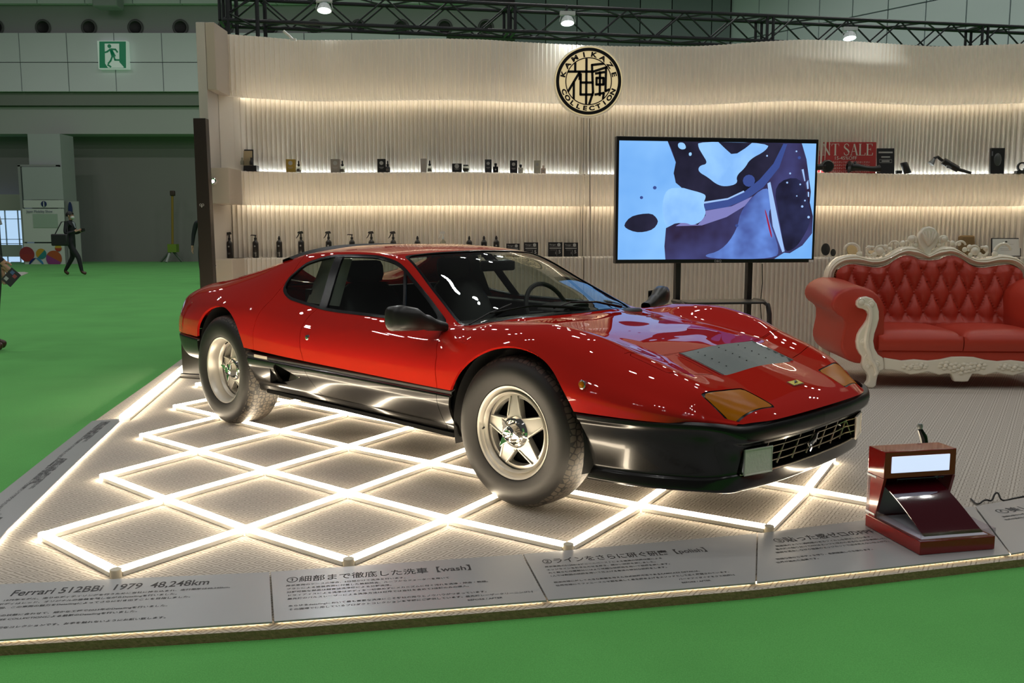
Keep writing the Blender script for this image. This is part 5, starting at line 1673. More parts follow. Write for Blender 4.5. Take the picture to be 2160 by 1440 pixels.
blob('picture_panel', [(560, 100), (1910, 160), (1960, 320), (2010, 650), (2000, 760), (2035, 900), (2030, 1075), (1930, 1200), (1800, 1280), (1740, 1275), (1640, 1338), (540, 1338), (530, 1200), (545, 1010), (620, 970), (700, 600), (620, 450), (640, 330)], E_DB)
blob('picture_panel', [(560, 100), (1580, 150), (1750, 160), (1700, 300), (1480, 560), (1250, 690), (920, 760), (720, 610), (640, 540), (620, 440), (640, 330), (600, 200)], E_DK)
blob('picture_band', [(920, 750), (1150, 720), (1330, 640), (1480, 520), (1620, 360), (1720, 160), (1760, 165), (1680, 400), (1520, 600), (1350, 720), (1150, 800), (920, 830)], E_MID)
blob('picture_band', [(920, 740), (1160, 705), (1320, 630), (1330, 645), (1160, 722), (920, 760)], E_LIT)
blob('picture_band', [(930, 835), (1200, 790), (1410, 690), (1330, 790), (1150, 900), (900, 985), (640, 990), (720, 940), (860, 980), (940, 880)], emis('pic_lip', (0.20, 0.20, 0.48)))
blob('picture_glow', smooth_poly([(1300, 800), (1560, 560), (1620, 760), (1560, 900), (1700, 1250), (1640, 1338), (1050, 1338), (900, 1300), (1100, 1250), (1250, 1050)]), E_BL)
blob('picture_streak', [(1560, 560), (1590, 545), (1745, 1260), (1720, 1270), (1620, 1000)], E_LIT)
blob('picture_streak', smooth_poly([(1530, 820), (1550, 840), (1620, 1110), (1600, 1120)]), E_RD)
blob('picture_shadow', smooth_poly([(1620, 560), (1900, 480), (1990, 760), (2020, 950), (1900, 1180), (1800, 1260), (1740, 1250), (1680, 900)]), picture_mat('pic_shade', (0.008, 0.007, 0.022), (0.03, 0.035, 0.11), 3))
blob('foam_patch', smooth_poly([(860, 120), (1580, 150), (1540, 230), (1380, 310), (1330, 400), (1240, 480), (1260, 560), (1130, 590), (1040, 560), (960, 490), (860, 430), (870, 370), (960, 350), (900, 250), (860, 180)], 2), E_WH)
blob('picture_chip', [(1060, 130), (1400, 145), (1330, 200), (1250, 250), (1190, 255), (1130, 200)], E_DK)
blob('foam_patch', smooth_poly([(660, 130), (720, 130), (745, 190), (700, 205), (660, 180)]), E_WH)
blob('foam_patch', smooth_poly([(765, 235), (795, 230), (795, 265), (770, 270)]), E_WH)
blob('foam_patch', smooth_poly([(540, 600), (700, 590), (760, 610), (900, 650), (945, 680), (910, 760), (945, 860), (890, 950), (800, 985), (745, 955), (620, 960), (540, 1010), (500, 800)], 2), E_WH)
blob('picture_drop', smooth_poly([(130, 970), (190, 890), (290, 860), (400, 855), (450, 900), (468, 950), (420, 1020), (330, 1050), (240, 1050), (150, 1010)], 1), E_DK)
for u, v, r in ((1370, 530, 62), (1790, 462, 10), (1760, 555, 10), (1895, 575, 9), (1918, 800, 12), (1985, 910, 13), (1945, 740, 9), (1860, 692, 7), (1250, 990, 16), (1550, 280, 9), (1880, 305, 16), (1850, 240, 9), (430, 590, 18), (300, 690, 16)):
    blob('picture_bubble', [(u + r * math.cos(t), v + r * math.sin(t)) for t in np.linspace(0, 2 * PI, 12, endpoint=False)], E_LIT if r < 15 else E_MID)
for pts in ([(1905, 425), (1925, 420), (1945, 540), (1935, 545)], [(1955, 560), (1975, 530), (1980, 620), (1965, 625)], [(1970, 650), (1985, 655), (1985, 705), (1972, 700)]):
    blob('picture_bubble', pts, E_LIT)
text_mesh('screen_maker_mark', 'D&Q', .028, mat('mark_grey', (0.45, 0.45, 0.45), .5), cab, frame((-.02, -.0065, zc_ - Ht / 2 + .008), (1, 0, 0), (0, 0, 1), (0, -1, 0)))
b = MB(); b.box((Wt / 2 - .03, -.004, zc_ - Ht / 2 + .012), (.04, .006, .02)); b.build('energy_label', mat('label_white', (0.7, 0.7, 0.68), .5), cab, smooth=False)
# stand: two posts, shelf, curved braces, base with castors
def tvl(u, v, yb):    # pixel -> local x, z at distance yb behind the screen plane
    a = tvp(1302, 400) - nrm * yb
    r = _ray(u, v); o = Vector((0, 0, CAM_H))
    t = (a - o).dot(nrm) / r.dot(nrm)
    p = o + r * t - Vector((cen.x, cen.y, 0))
    return p.dot(axv), p.z
M_STD = mat('stand_black', (0.012, 0.010, 0.009), .4)
xa, _ = tvl(1429, 600, .08); xb_, _ = tvl(1580, 600, .08)
for x in (xa, xb_):
    b = MB(); b.box0((x - .022, .065, .05), (x + .022, .125, zc_ + .2)); b.build('post', M_STD, TV, bevel=.003)
zs = tvl(1500, 635, -.1)[1]
b = MB(); b.box0((xa - .01, -.22, zs - .018), (xb_ + .02, .10, zs)); b.build('shelf', M_STD, TV, bevel=.006)
for x in (xa - .03, xb_ + .055):
    b = MB(); b.tube([(x, .09, zs - .01), (x, -.10, zs - .01), (x, -.18, zs - .03), (x, -.21, zs - .10), (x, -.23, zs - .35), (x, -.25, .08)], .020, 8); b.build('curved_brace', M_STD, TV)
b = MB()
for x in (xa - .05, xb_ + .05): b.box0((x - .03, -.35, .05), (x + .03, .30, .09))
b.box0((xa, .04, .05), (xb_, .12, .09)); b.build('base_frame', M_STD, TV, bevel=.004)
cst = MB(); cst.lathe([(0, -.012), (.025, -.012), (.028, -.006), (.028, .006), (.025, .012), (0, .012)], 14)
me_c = cst.mesh('castor', M_TVB)
for x in (xa - .05, xb_ + .05):
    for y in (-.32, .27): link_mesh('castor', me_c, TV, (x, y, .028), (0, PI / 2, 0))
px_a, pz_a = tvl(1608, 556, .1); px_b, pz_b = tvl(1604, 640, .1)
b = MB(); b.tube([(px_a, .10, pz_a), (px_a + .006, .10, (pz_a + pz_b) / 2), (px_b, .10, pz_b), (px_b + .01, .06, .3)], .004, 6); b.build('power_cable', M_TVB, TV)

# ------------------------------------------------------------------ goods on the alcove shelves
M_BK = mat('pack_black', (0.012, 0.012, 0.013), .35)
M_BOT = mat('bottle_black', (0.016, 0.015, 0.014), .28)
M_GLS = glass_mat('vial_glass', (0.75, 0.76, 0.72))
M_PRINT = mat('print_silver', (0.32, 0.32, 0.30), .4)
def shelf_pt(u, z):
    """front-edge point of a shelf for a pixel column"""
    Yd = 8.7
    for _ in range(4):
        x = (u - 1080) / F_PX * (Yd * _c - (z - CAM_H) * _s)
        Yd = float(wy(x)) + .085
    return x, Yd
def s_px(u, z):      # metres per pixel there
    x, Yd = shelf_pt(u, z)
    return (Yd * _c - (z - CAM_H) * _s) / F_PX
def carton(u0, u1, v0, v1, z, col, label, emb=True, deep=.05, rough=.4, metal=0.0, tilt=0.0):
    uc = (u0 + u1) / 2
    x, Yd = shelf_pt(uc, z); k = s_px(uc, z)
    w, h = (u1 - u0) * k, (v1 - v0) * k
    b = MB(); b.box((0, 0, h / 2), (w, deep, h))
    m = mat('carton_%d' % u0, col, rough, metal=metal)
    o = b.build('carton', m, loc=(x, Yd, z), bevel=.0012, rot=(tilt, 0, random.uniform(-.04, .04)))
    tag(o, label, 'box', 'boxes on the upper shelf')
    if emb:
        bb = MB(); bb.lathe([(0, .0006), (w * .24, .0006), (w * .24, 0)], 20, frame((0, -deep / 2 - .0002, h * .70), (1, 0, 0), (0, 0, 1), (0, -1, 0))); bb.build('emblem', M_PRINT, o)
        bb = MB(); bb.box((0, -deep / 2 - .0005, h * .38), (w * .55, .0008, h * .035)); bb.box((0, -deep / 2 - .0005, h * .30), (w * .35, .0008, h * .025)); bb.build('print', M_PRINT, o, smooth=False)
    return o
def dropper(u, vt, vb, z, label, body='clear', cap='rubber'):
    x, Yd = shelf_pt(u, z); k = s_px(u, z); h = (vb - vt) * k
    o = empty('dropper_bottle', (x, Yd, z), 0, label, 'bottle', 'small bottles on the upper shelf')
    r = h * .21
    b = MB(); b.lathe([(0, .002), (r, .002), (r, h * .38), (r * .85, h * .46), (r * .42, h * .52), (r * .42, h * .60)], 20)
    b.build('vial', M_GLS if body == 'clear' else M_BK, o)
    b = MB(); b.lathe([(0, .006), (r * .9, .006), (r * .9, h * .20), (0, h * .20)], 18); b.build('liquid', mat('serum', (0.35, 0.30, 0.22), .3) if body == 'clear' else M_BK, o)
    b = MB(); b.box((0, -r * .98, h * .22), (r * 1.3, .002, h * .20)); b.build('vial_label', mat('vial_label', (0.10, 0.09, 0.08), .4), o, smooth=False)
    b = MB(); b.lathe([(r * .50, h * .54), (r * .52, h * .70), (r * .30, h * .72), (r * .30, h * .88), (r * .22, h * .97), (0, h)], 16); b.build('dropper_cap', M_BK, o)
    return o
def perfume(u0, u1, vt, vb, z, col, label, capc=(0.01, 0.01, 0.01)):
    uc = (u0 + u1) / 2; x, Yd = shelf_pt(uc, z); k = s_px(uc, z); w, h = (u1 - u0) * k, (vb - vt) * k
    o = empty('flat_bottle', (x, Yd, z), 0, label, 'bottle', 'small bottles on the upper shelf')
    b = MB(); b.box((0, 0, h * .33), (w, w * .45, h * .64)); b.build('flask', mat('flask_%d' % u0, col, .25), o, bevel=.006)
    b = MB(); b.lathe([(w * .2, h * .60), (w * .2, h * .75), (w * .26, h * .76), (w * .26, h * .98), (0, h)], 14); b.build('stopper', mat('stopper_%d' % u0, capc, .3), o)
    b = MB(); b.lathe([(0, .0006), (w * .16, .0006), (w * .16, 0)], 14, frame((0, -w * .23, h * .33), (1, 0, 0), (0, 0, 1), (0, -1, 0))); b.build('emblem', M_PRINT, o)
    return o
Z1, Z2 = ZB[3], ZB[1]
# open presentation case with standing lid
x, Yd = shelf_pt(525, Z1); k = s_px(525, Z1)
oc = empty('presentation_case', (x, Yd, Z1), .0, 'open black presentation case with upright framed lid, leftmost on the upper shelf', 'case')
b = MB(); b.box((.03, -.01, 9 * k / 2 + .004), (26 * k, .10, 12 * k)); b.build('case_base', M_BK, oc, bevel=.002)
b = MB(); b.box((-.025, .04, 24 * k), (26 * k, .012, 46 * k)); lid = b.build('case_lid', M_BK, oc, bevel=.002, rot=(-.08, 0, 0))
b = MB(); b.box((-.025, .032, 28 * k), (22 * k, .004, 32 * k)); b.build('lid_lining', mat('lid_cream', (0.42, 0.34, 0.20), .5), lid, smooth=False)
for dx in (-.06, .03):
    b = MB(); b.lathe([(0, 0), (.018, .002), (.020, .03), (.010, .05), (.010, .07), (0, .072)], 14, Matrix.Translation((dx, -.005, 13 * k))); b.build('vial', M_GLS if dx < 0 else M_BK, oc)
carton(605, 624, 339, 366, Z1, (0.36, 0.24, 0.045), 'gold carton with embossed emblem on the upper shelf', metal=.3)
dropper(630.5, 341, 366, Z1, 'clear dropper bottle beside the gold carton')
carton(699, 718, 336.5, 364.5, Z1, (0.24, 0.21, 0.18), 'grey-brown carton on the upper shelf, second after the gold one')
dropper(722.5, 339, 364.5, Z1, 'clear dropper bottle beside the grey-brown carton')
carton(797, 814, 335, 363, Z1, (0.012, 0.012, 0.012), 'square black carton with emblem, between grey-brown and silver cartons')
dropper(818, 338, 363, Z1, 'black dropper bottle beside the square black carton', 'black')
carton(888, 900, 334, 362, Z1, (0.33, 0.30, 0.27), 'narrow silver-grey carton with dark foot on the upper shelf')
dropper(906.5, 337, 362, Z1, 'clear dropper bottle beside the narrow silver carton')
carton(954, 974, 344, 362, Z1, (0.012, 0.012, 0.013), 'low wide black carton beside the round glass jar')
x, Yd = shelf_pt(983, Z1); k = s_px(983, Z1)
o = empty('glass_jar', (x, Yd, Z1), 0, 'round clear glass jar beside the low black carton', 'jar')
b = MB(); r = 7 * k; b.lathe([(0, .002), (r * .7, .002), (r, r * .7), (r, r * 1.3), (r * .8, r * 1.9), (r * .8, r * 2.1)], 20); b.build('jar_body', M_GLS, o)
b = MB(); b.lathe([(0, .006), (r * .68, .006), (r * .93, r * .7), (r * .93, r * 1.2), (0, r * 1.2)], 18); b.build('contents', mat('jar_dark', (0.05, 0.045, 0.04), .3), o)
b = MB(); b.lathe([(r * .85, r * 1.95), (r * .85, r * 2.25), (0, r * 2.3)], 18); b.build('jar_lid', M_CHROME, o)
carton(1023, 1037, 336, 363, Z1, (0.030, 0.030, 0.032), 'tall dark carton beside the black flat bottle')
perfume(1040, 1051, 343, 363, Z1, (0.012, 0.012, 0.014), 'black flat bottle beside the tall dark carton')
carton(1076, 1091, 337, 363, Z1, (0.020, 0.020, 0.024), 'tall black carton beside the white flat bottle')
perfume(1093, 1103.5, 345, 363.5, Z1, (0.55, 0.52, 0.42), 'white flat bottle with black stopper beside a tall black carton')
carton(1126, 1140, 337, 364, Z1, (0.40, 0.38, 0.29), 'pale beige carton, last before the wall joint')
perfume(1141, 1151.5, 347, 364.5, Z1, (0.58, 0.46, 0.36), 'pale pink flat bottle beside the beige carton', (0.6, 0.52, 0.42))
# row of dark bottles on the lower shelf
def bottle(u, vt, kind, label, glass=False):
    x, Yd = shelf_pt(u, Z2); k = s_px(u, Z2)
    r, hb = 6.2 * k, 36 * k
    if u < 500: Yd -= .04
    o = empty('care_bottle', (x, Yd, Z2), 0, label, 'bottle', 'care-product bottles on the lower shelf')
    b = MB(); b.lathe([(0, 0), (r * .92, 0), (r, .004), (r, hb * .86), (r * .92, hb * .92), (r * .5, hb), (r * .36, hb * 1.03), (r * .36, hb * 1.10)], 24)
    b.build('bottle_body', M_GLS if glass else M_BOT, o, angle=50)
    b = MB(); b.lathe([(0, .0006), (r * .28, .0006), (r * .28, 0)], 14, frame((0, -r - .0004, hb * .68), (1, 0, 0), (0, 0, 1), (0, -1, 0))); b.box((0, -r - .0006, hb * .30), (r * .8, .001, hb * .02)); b.box((0, -r - .0006, hb * .24), (r * .5, .001, hb * .015)); b.build('emblem', M_PRINT, o)
    H0 = hb * 1.06
    mcap = mat('cap_clear', (0.6, 0.6, 0.56), .3) if glass else M_BK
    if kind == 'trigger':
        b = MB()
        b.lathe([(r * .45, H0), (r * .45, H0 + r * .7), (r * .3, H0 + r * .8)], 14)
        b.tube([(0, 0, H0 + r * .6), (0, 0, H0 + r * 1.6), (-r * .2, 0, H0 + r * 2.1)], r * .28, 8)
        b.add([(r * .9, -r * .25, H0 + r * 1.9), (r * .9, r * .25, H0 + r * 1.9), (r * .5, r * .3, H0 + r * 2.7), (r * .5, -r * .3, H0 + r * 2.7), (-r * .9, -r * .3, H0 + r * 2.5), (-r * .9, r * .3, H0 + r * 2.5), (-r * 1.2, r * .2, H0 + r * 2.0), (-r * 1.2, -r * .2, H0 + r * 2.0), (-r * .2, -r * .25, H0 + r * 1.7), (-r * .2, r * .25, H0 + r * 1.7)], [(0, 1, 2, 3), (3, 2, 5, 4), (4, 5, 6, 7), (7, 6, 9, 8), (8, 9, 1, 0), (0, 3, 4, 7, 8), (1, 9, 6, 5, 2)])
        b.build('spray_head', mcap, o, bevel=.002)
        b = MB(); b.tube([(-r * .6, 0, H0 + r * 1.9), (-r * .95, 0, H0 + r * 1.2), (-r * 1.35, 0, H0 + r * .55), (-r * 1.7, 0, H0 + r * .25)], [r * .2, r * .17, r * .13, r * .08], 6); b.build('trigger', mcap, o)
    elif kind == 'pump':
        b = MB(); b.lathe([(r * .45, H0), (r * .45, H0 + r * .6), (r * .16, H0 + r * .65), (r * .16, H0 + r * 1.3)], 14); b.lathe([(r * .35, H0 + r * 1.25), (r * .35, H0 + r * 1.55), (0, H0 + r * 1.6)], 12)
        b.tube([(0, 0, H0 + r * 1.45), (-r * 1.3, 0, H0 + r * 1.5), (-r * 1.6, 0, H0 + r * 1.35)], [r * .2, r * .15, r * .1], 6); b.build('pump_head', mcap, o)
    else:
        b = MB(); b.lathe([(r * .42, H0), (r * .42, H0 + r * .6), (r * .26, H0 + r * .7), (r * .26, H0 + r * 1.0), (0, H0 + r * 1.1)], 14); b.build('screw_cap', mcap, o)
    return o
for u, kind, label in ((488, 'trigger', 'dark trigger spray bottle, leftmost on the lower shelf'), (540, 'pump', 'dark pump bottle, second from the left on the lower shelf'), (590, 'cap', 'dark bottle with small cap, third from the left on the lower shelf'), (636, 'trigger', 'dark trigger spray bottle right above the rear of the car roof'), (694, 'trigger', 'dark trigger spray bottle, fifth from the left, half behind the roof'), (743, 'pump', 'dark pump bottle behind the middle of the car roof'), (784, 'trigger', 'dark trigger spray bottle just right of the second pump bottle'), (830, 'trigger', 'last dark trigger spray bottle before the clear one'), (881, 'cap', 'dark capped bottle between the last dark spray and the clear bottle'), (935, 'trigger', 'clear spray bottle with white trigger above the car roof'), (990, 'cap', 'first of three dark capped bottles left of the black cards'), (1021, 'cap', 'middle of three dark capped bottles left of the black cards'), (1047, 'cap', 'dark capped bottle next to the black cards')):
    bottle(u, 0, kind, label, u == 935)
M_CARDW = mat('card_grey_print', (0.38, 0.38, 0.36), .5)
for k_, (u0, u1, v0, v1) in enumerate(((1068, 1096, 503, 531), (1105, 1135, 502, 532), (1156, 1186, 502, 532), (1189, 1219, 503, 532))):
    uc = (u0 + u1) / 2; x, Yd = shelf_pt(uc, Z2); k = s_px(uc, Z2); w, h = (u1 - u0) * k, (v1 - v0) * k
    b = MB(); b.box((0, 0, h / 2), (w, .012, h)); b.box((0, .03, .006), (w * .9, .06, .012))
    o = b.build('display_card', M_BK, loc=(x, Yd - .02, Z2 + .002), rot=(-.10, 0, 0), bevel=.001)
    tag(o, 'black rank display card with number 5, %s of four' % ('leftmost, partly behind the roof', 'second', 'third', 'rightmost')[k_], 'card', 'black display cards on the lower shelf')
    bb = MB(); bb.lathe([(0, .0006), (w * .12, .0006), (w * .12, 0)], 14, frame((w * .25, -.0065, h * .82), (1, 0, 0), (0, 0, 1), (0, -1, 0))); bb.build('emblem', M_CARDW, o)
    text_mesh('card_text', 'Ranger', h * .16, M_CARDW, o, frame((-w * .40, -.0068, h * .78), (1, 0, 0), (0, 0, 1), (0, -1, 0)))
    bb = MB(); bb.box((0, -.0066, h * .70), (w * .8, .0006, h * .012)); bb.box((0, -.0066, h * .58), (w * .8, .0006, h * .06)); bb.box((-w * .12, -.0066, h * .46), (w * .45, .0006, h * .012)); bb.box((.11 * w, -.0066, h * .25), (w * .014, .0006, h * .42)); bb.build('card_rules', M_CARDW, o, smooth=False)
    text_mesh('card_number', '5', h * .34, M_CARDW, o, frame((w * .22, -.0068, h * .22), (1, 0, 0), (0, 0, 1), (0, -1, 0)), offset=.0008)
    text_mesh('card_number', '1', h * .26, M_CARDW, o, frame((-w * .05, -.0068, h * .16), (1, 0, 0), (0, 0, 1), (0, -1, 0)))
x, Yd = shelf_pt(660, Z2); k = s_px(660, Z2)
b = MB(); b.box((0, 0, .012), (14 * k, .03, .024)); b.box((0, -.012, .045), (13 * k, .004, .05))
o = b.build('name_card', M_BK, loc=(x, Yd - .03, Z2)); tag(o, 'tiny black card on the lower shelf behind the roof edge', 'card')

# right-hand shelf: sale sign, polishers and cards
def board(name, u0, u1, v0, v1, z, m, label, cat, back=.0, tilt=-.06, th=.008):
    uc = (u0 + u1) / 2; x, Yd = shelf_pt(uc, z); k = s_px(uc, z); w, h = (u1 - u0) * k, (v1 - v0) * k
    b = MB(); b.box((0, 0, h / 2), (w, th, h))
    o = b.build(name, m, loc=(x, Yd + back, z + .001), rot=(tilt, 0, 0), bevel=.001); tag(o, label, cat)
    return o, w, h, k
M_SALE = mat('sale_red', (0.42, 0.030, 0.030), .5)
M_SALEW = mat('sale_white', (0.68, 0.62, 0.54), .5)
sale, w, h, k = board('sale_sign', 1668, 1855, 300, 366, Z1, M_SALE, 'red sale sign with white lettering standing beside the screen', 'sign', .10)
# serif capitals drawn as strokes (thick stems, thin bars, foot serifs)
SXF = .86
def serif(ch, x, z, s):
    T, t, f = .13 * s, .035 * s, .05 * s
    R = []
    def bar(x0, z0_, x1, z1_, w_): R.append((x + x0 * s * SXF, z + z0_ * s, x + x1 * s * SXF, z + z1_ * s, w_))
    if ch in 'EL':
        bar(.14, 0, .14, 1, T); bar(0, .02, .62, .02, t); bar(.62, 0, .66, .22, f)
        if ch == 'E': bar(0, .98, .58, .98, t); bar(.58, 1, .60, .8, f); bar(.14, .52, .45, .52, t); bar(.45, .62, .45, .42, t)
        else: bar(0, .98, .28, .98, t)
    elif ch == 'N': bar(.12, 0, .12, 1, t); bar(.12, .97, .74, .03, T); bar(.74, 0, .74, 1, t); bar(0, .02, .26, .02, t); bar(0, .98, .2, .98, t); bar(.62, .98, .86, .98, t)
    elif ch == 'T': bar(.36, 0, .36, 1, T); bar(0, .98, .72, .98, t); bar(.02, 1, .0, .8, t); bar(.70, 1, .72, .8, t); bar(.22, .02, .50, .02, t)
    elif ch == 'V': bar(.06, .98, .36, .02, T); bar(.36, .02, .64, .98, t); bar(0, .98, .2, .98, t); bar(.52, .98, .74, .98, t)
    elif ch == 'A': bar(.06, 0, .36, .98, t); bar(.36, .98, .66, .02, T); bar(.17, .34, .53, .34, t); bar(-.04, .02, .18, .02, t); bar(.54, .02, .80, .02, t)
    elif ch == 'S':
        q = [(.50, .78), (.44, .94), (.28, .99), (.12, .93), (.06, .78), (.12, .64), (.30, .53), (.46, .42), (.53, .26), (.46, .08), (.28, .01), (.10, .07), (.04, .24)]
        for i, ((a0, b0_), (a1, b1_)) in enumerate(zip(q, q[1:])): bar(a0, b0_, a1, b1_, T if 4 <= i <= 7 else t * 1.6)
    return R
def serif_text(s, x, z, size, parent, m, yo, name):
    adv = {'E': .74, 'V': .78, 'N': .94, 'T': .78, 'S': .68, 'A': .82, 'L': .74, ' ': .42}
    for ch in s:
        segs = serif(ch, x, z, size)
        if segs:
            mb = MB()
            for x0, z0_, x1, z1_, w_ in segs:
                dx, dz = x1 - x0, z1_ - z0_; l = math.hypot(dx, dz) or 1; nx_, nz_ = -dz / l * w_ / 2, dx / l * w_ / 2
                mb.add([(x0 + nx_, -yo, z0_ + nz_), (x1 + nx_, -yo, z1_ + nz_), (x1 - nx_, -yo, z1_ - nz_), (x0 - nx_, -yo, z0_ - nz_)], [(0, 1, 2, 3)])
            mb.build(name, m, parent, smooth=False)
        x += adv[ch] * size * SXF
serif_text('EVENT SALE', w / 2 - 7.3 * SXF * h * .375 - .035, h * .575, h * .375, sale, M_SALEW, .0055, 'letter')
text_mesh('sale_line', '15-45%OFF', h * .155, M_SALEW, sale, frame((0.02, -.0056, h * .44), (1, 0, 0), (0, 0, 1), (0, -1, 0)))
for r_ in range(4):
    text_mesh('sale_line', '対象商品はスタッフまでお問い合わせください', h * .075, M_SALEW, sale, frame((-.06, -.0056, h * (.33 - .095 * r_)), (1, 0, 0), (0, 0, 1), (0, -1, 0)), xs=.9)
bc, w, h, k = board('notice_card', 1851, 1888, 313, 367, Z1, M_BK, 'black notice card with thin white frame beside the red sale sign', 'sign', .02, -.12)
bb = MB(); bb.box((0, -.0045, h * .84), (w * .8, .0008, h * .06)); bb.box((0, -.0045, h * .66), (w * .5, .0008, h * .05)); bb.box((0, -.0045, h * .44), (w * .7, .0008, h * .012)); bb.box((0, -.0045, h * .56), (w * .7, .0008, h * .012)); bb.box((-w * .35, -.0045, h * .5), (.0015, .0008, h * .12)); bb.box((w * .35, -.0045, h * .5), (.0015, .0008, h * .12)); bb.box((0, -.0045, h * .50), (w * .45, .0008, h * .045)); bb.build('card_print', M_CARDW, bc, smooth=False)
M_TOOL = mat('tool_black', (0.014, 0.013, 0.013), .38)
def shl(u, v, z, dy=0.0):
    x, Yd = shelf_pt(u, z); p = at_y(u, v, Yd + dy); return p
def polisher(u0, u1, label, flip=False):
    base = shl((u0 + u1) / 2, 366, Z1); k = s_px((u0 + u1) / 2, Z1)
    o = empty('polishing_machine', (base.x, base.y - .05, Z1), 0, label, 'power tool', 'polishing machines on the right shelf')
    L0 = (u1 - u0) * k; s = -1 if flip else 1
    b = MB(); b.lathe([(0, 0), (.055, 0), (.06, .012), (.045, .022), (.03, .03)], 24, frame((-s * L0 * .36, 0, .062), (0, 1, 0), (0, 0, 1), (-s, 0, 0)) ); b.build('backing_pad', M_TOOL, o)
    b = MB(); b.tube([(-s * L0 * .34, 0, .062), (-s * L0 * .18, 0, .060), (s * L0 * .10, 0, .045), (s * L0 * .34, 0, .040), (s * L0 * .47, 0, .045)], [.045, .038, .024, .026, .036], 14); b.build('motor_body', M_TOOL, o)
    b = MB(); b.tube([(-s * L0 * .25, 0, .09), (-s * L0 * .25, -.03, .105)], .012, 8); b.build('grip', M_TOOL, o)
    return o
polisher(1778, 1853, 'black polishing machine lying in front of the red sale sign')
p = shl(1738, 366, Z1); k = s_px(1738, Z1)
o = empty('polishing_pad_tool', (p.x, p.y - .03, Z1), 0, 'round black polisher head half hidden behind the screen edge', 'power tool', 'polishing machines on the right shelf')
b = MB(); b.lathe([(0, .03), (.05, .028), (.062, .015), (.062, -.02), (.04, -.03), (0, -.03)], 24, frame((.02, 0, .062), (1, 0, 0), (0, 0, 1), (0, -1, 0))); b.build('pad', M_TOOL, o)
b = MB(); b.tube([(.0, 0, .06), (-.12, .02, .05)], [.035, .025], 10); b.build('handle', M_TOOL, o)
p = shl(1905, 367, Z1)
b = MB(); b.lathe([(0, -.06), (.034, -.06), (.036, -.05), (.036, .05), (.030, .06), (0, .06)], 22, frame((0, 0, .062), (1, 0, .2), (0, 1, 0), (-.45, 0, 1))); 
o = b.build('work_lamp', M_TOOL, loc=(p.x + .01, p.y - .03, Z1)); tag(o, 'short black cylinder lamp leaning on the shelf beside the black card', 'lamp')
b = MB(); b.box((-.07, 0, .02), (.06, .04, .03)); b.build('lamp_foot', M_TOOL, o, bevel=.004)
# cordless lamp gun, propped diagonally
q = lambda u, v: (shl(u, v, Z1, -.02) - shl(2004, 368, Z1, -.02))
p = shl(2004, 368, Z1, -.02)
o = empty('detailing_lamp', (p.x, p.y, Z1), 0, 'black detailing lamp with conical head propped diagonally on the shelf', 'lamp')
dz_ = Vector((0, 0, p.z - Z1))
b = MB(); b.tube([tuple(q(1990, 340) + dz_), tuple(q(2021, 357) + dz_)], [.038, .032], 10); b.build('lamp_body', M_TOOL, o)
b = MB(); b.tube([tuple(q(2018, 356) + dz_), tuple(q(2048, 367) + dz_ + Vector((0, 0, .01)))], [.018, .014], 10); b.build('handle', M_TOOL, o)
b = MB(); b.tube([tuple(q(1988, 339) + dz_), tuple(q(1978, 331) + dz_), tuple(q(1970, 334) + dz_)], .016, 8); b.build('neck', M_TOOL, o)
b = MB(); b.tube([tuple(q(1971, 335) + dz_), tuple(q(1963, 346) + dz_)], [.014, .034], 14); b.build('lamp_head', mat('lamp_head_grey', (0.16, 0.17, 0.17), .3, metal=.5), o)
b = MB(); b.box(tuple(q(1999, 352) + dz_ + Vector((0, -.03, 0))), (.05, .006, .03)); b.build('silver_plate', M_CHROME, o)
bx_, w, h, k = board('blister_pack', 2087, 2116, 315, 368.5, Z1, M_BK, 'tall black blister pack standing near the right edge of the shelf', 'box', .0, -.05, .03)
bb = MB(); bb.box((-w * .42, -.018, h * .78), (w * .10, .004, h * .18)); bb.build('glint_strip', M_CHROME, bx_, smooth=False)
bb = MB(); bb.sphere((0, -.012, h * .55), w * .3, 12, 8, sc=(1, .3, 1.6)); bb.build('packed_tool', mat('pack_grey', (0.06, 0.065, 0.065), .3), bx_)
p = shl(2152, 369, Z1)
b = MB(); b.lathe([(.034, -.012), (.048, -.012), (.048, .012), (.034, .012)], 22, frame((0, 0, .062), (1, 0, 0), (0, 0, 1), (0, -1, 0)), close=True); b.box((0, 0, .012), (.12, .05, .024)); b.box((.05, 0, .03), (.05, .05, .04))
o = b.build('clamp_tool', M_TOOL, loc=(p.x, p.y - .02, Z1)); tag(o, 'small black ring-shaped tool at the right edge of the shelf', 'tool')
# lower right shelf behind the sofa
p = shl(1744, 533, Z2); k = s_px(1744, Z2)
o = empty('buffing_pads', (p.x, p.y - .02, Z2), 0, 'black round buffing pad with a smaller one, left of the sofa crest', 'pad')
b = MB(); b.lathe([(0, -.02), (.055, -.02), (.062, 0), (.055, .02), (0, .02)], 26, frame((-.02, 0, .078), (1, .5, 0), (0, .1, 1), (-.4, -1, .1))); b.build('large_pad', M_RUB, o)
b = MB(); b.lathe([(0, -.015), (.034, -.015), (.038, 0), (.034, .015), (0, .015)], 22, frame((.05, -.02, .046), (1, .5, 0), (0, .1, 1), (-.4, -1, .1))); b.build('small_pad', M_RUB, o)
p = shl(1797, 530, Z2)
b = MB(); b.lathe([(.006, -.012), (.062, -.012), (.066, 0), (.062, .012), (.006, .012)], 26, frame((0, 0, .066), (1, .3, 0), (0, .5, 1), (-.2, -1, .5))); 
o = b.build('foam_disc', mat('foam_tan', (0.50, 0.38, 0.19), .8), loc=(p.x, p.y - .01, Z2)); tag(o, 'tan round foam disc leaning on the shelf behind the sofa', 'pad')
p = shl(1846, 532, Z2)
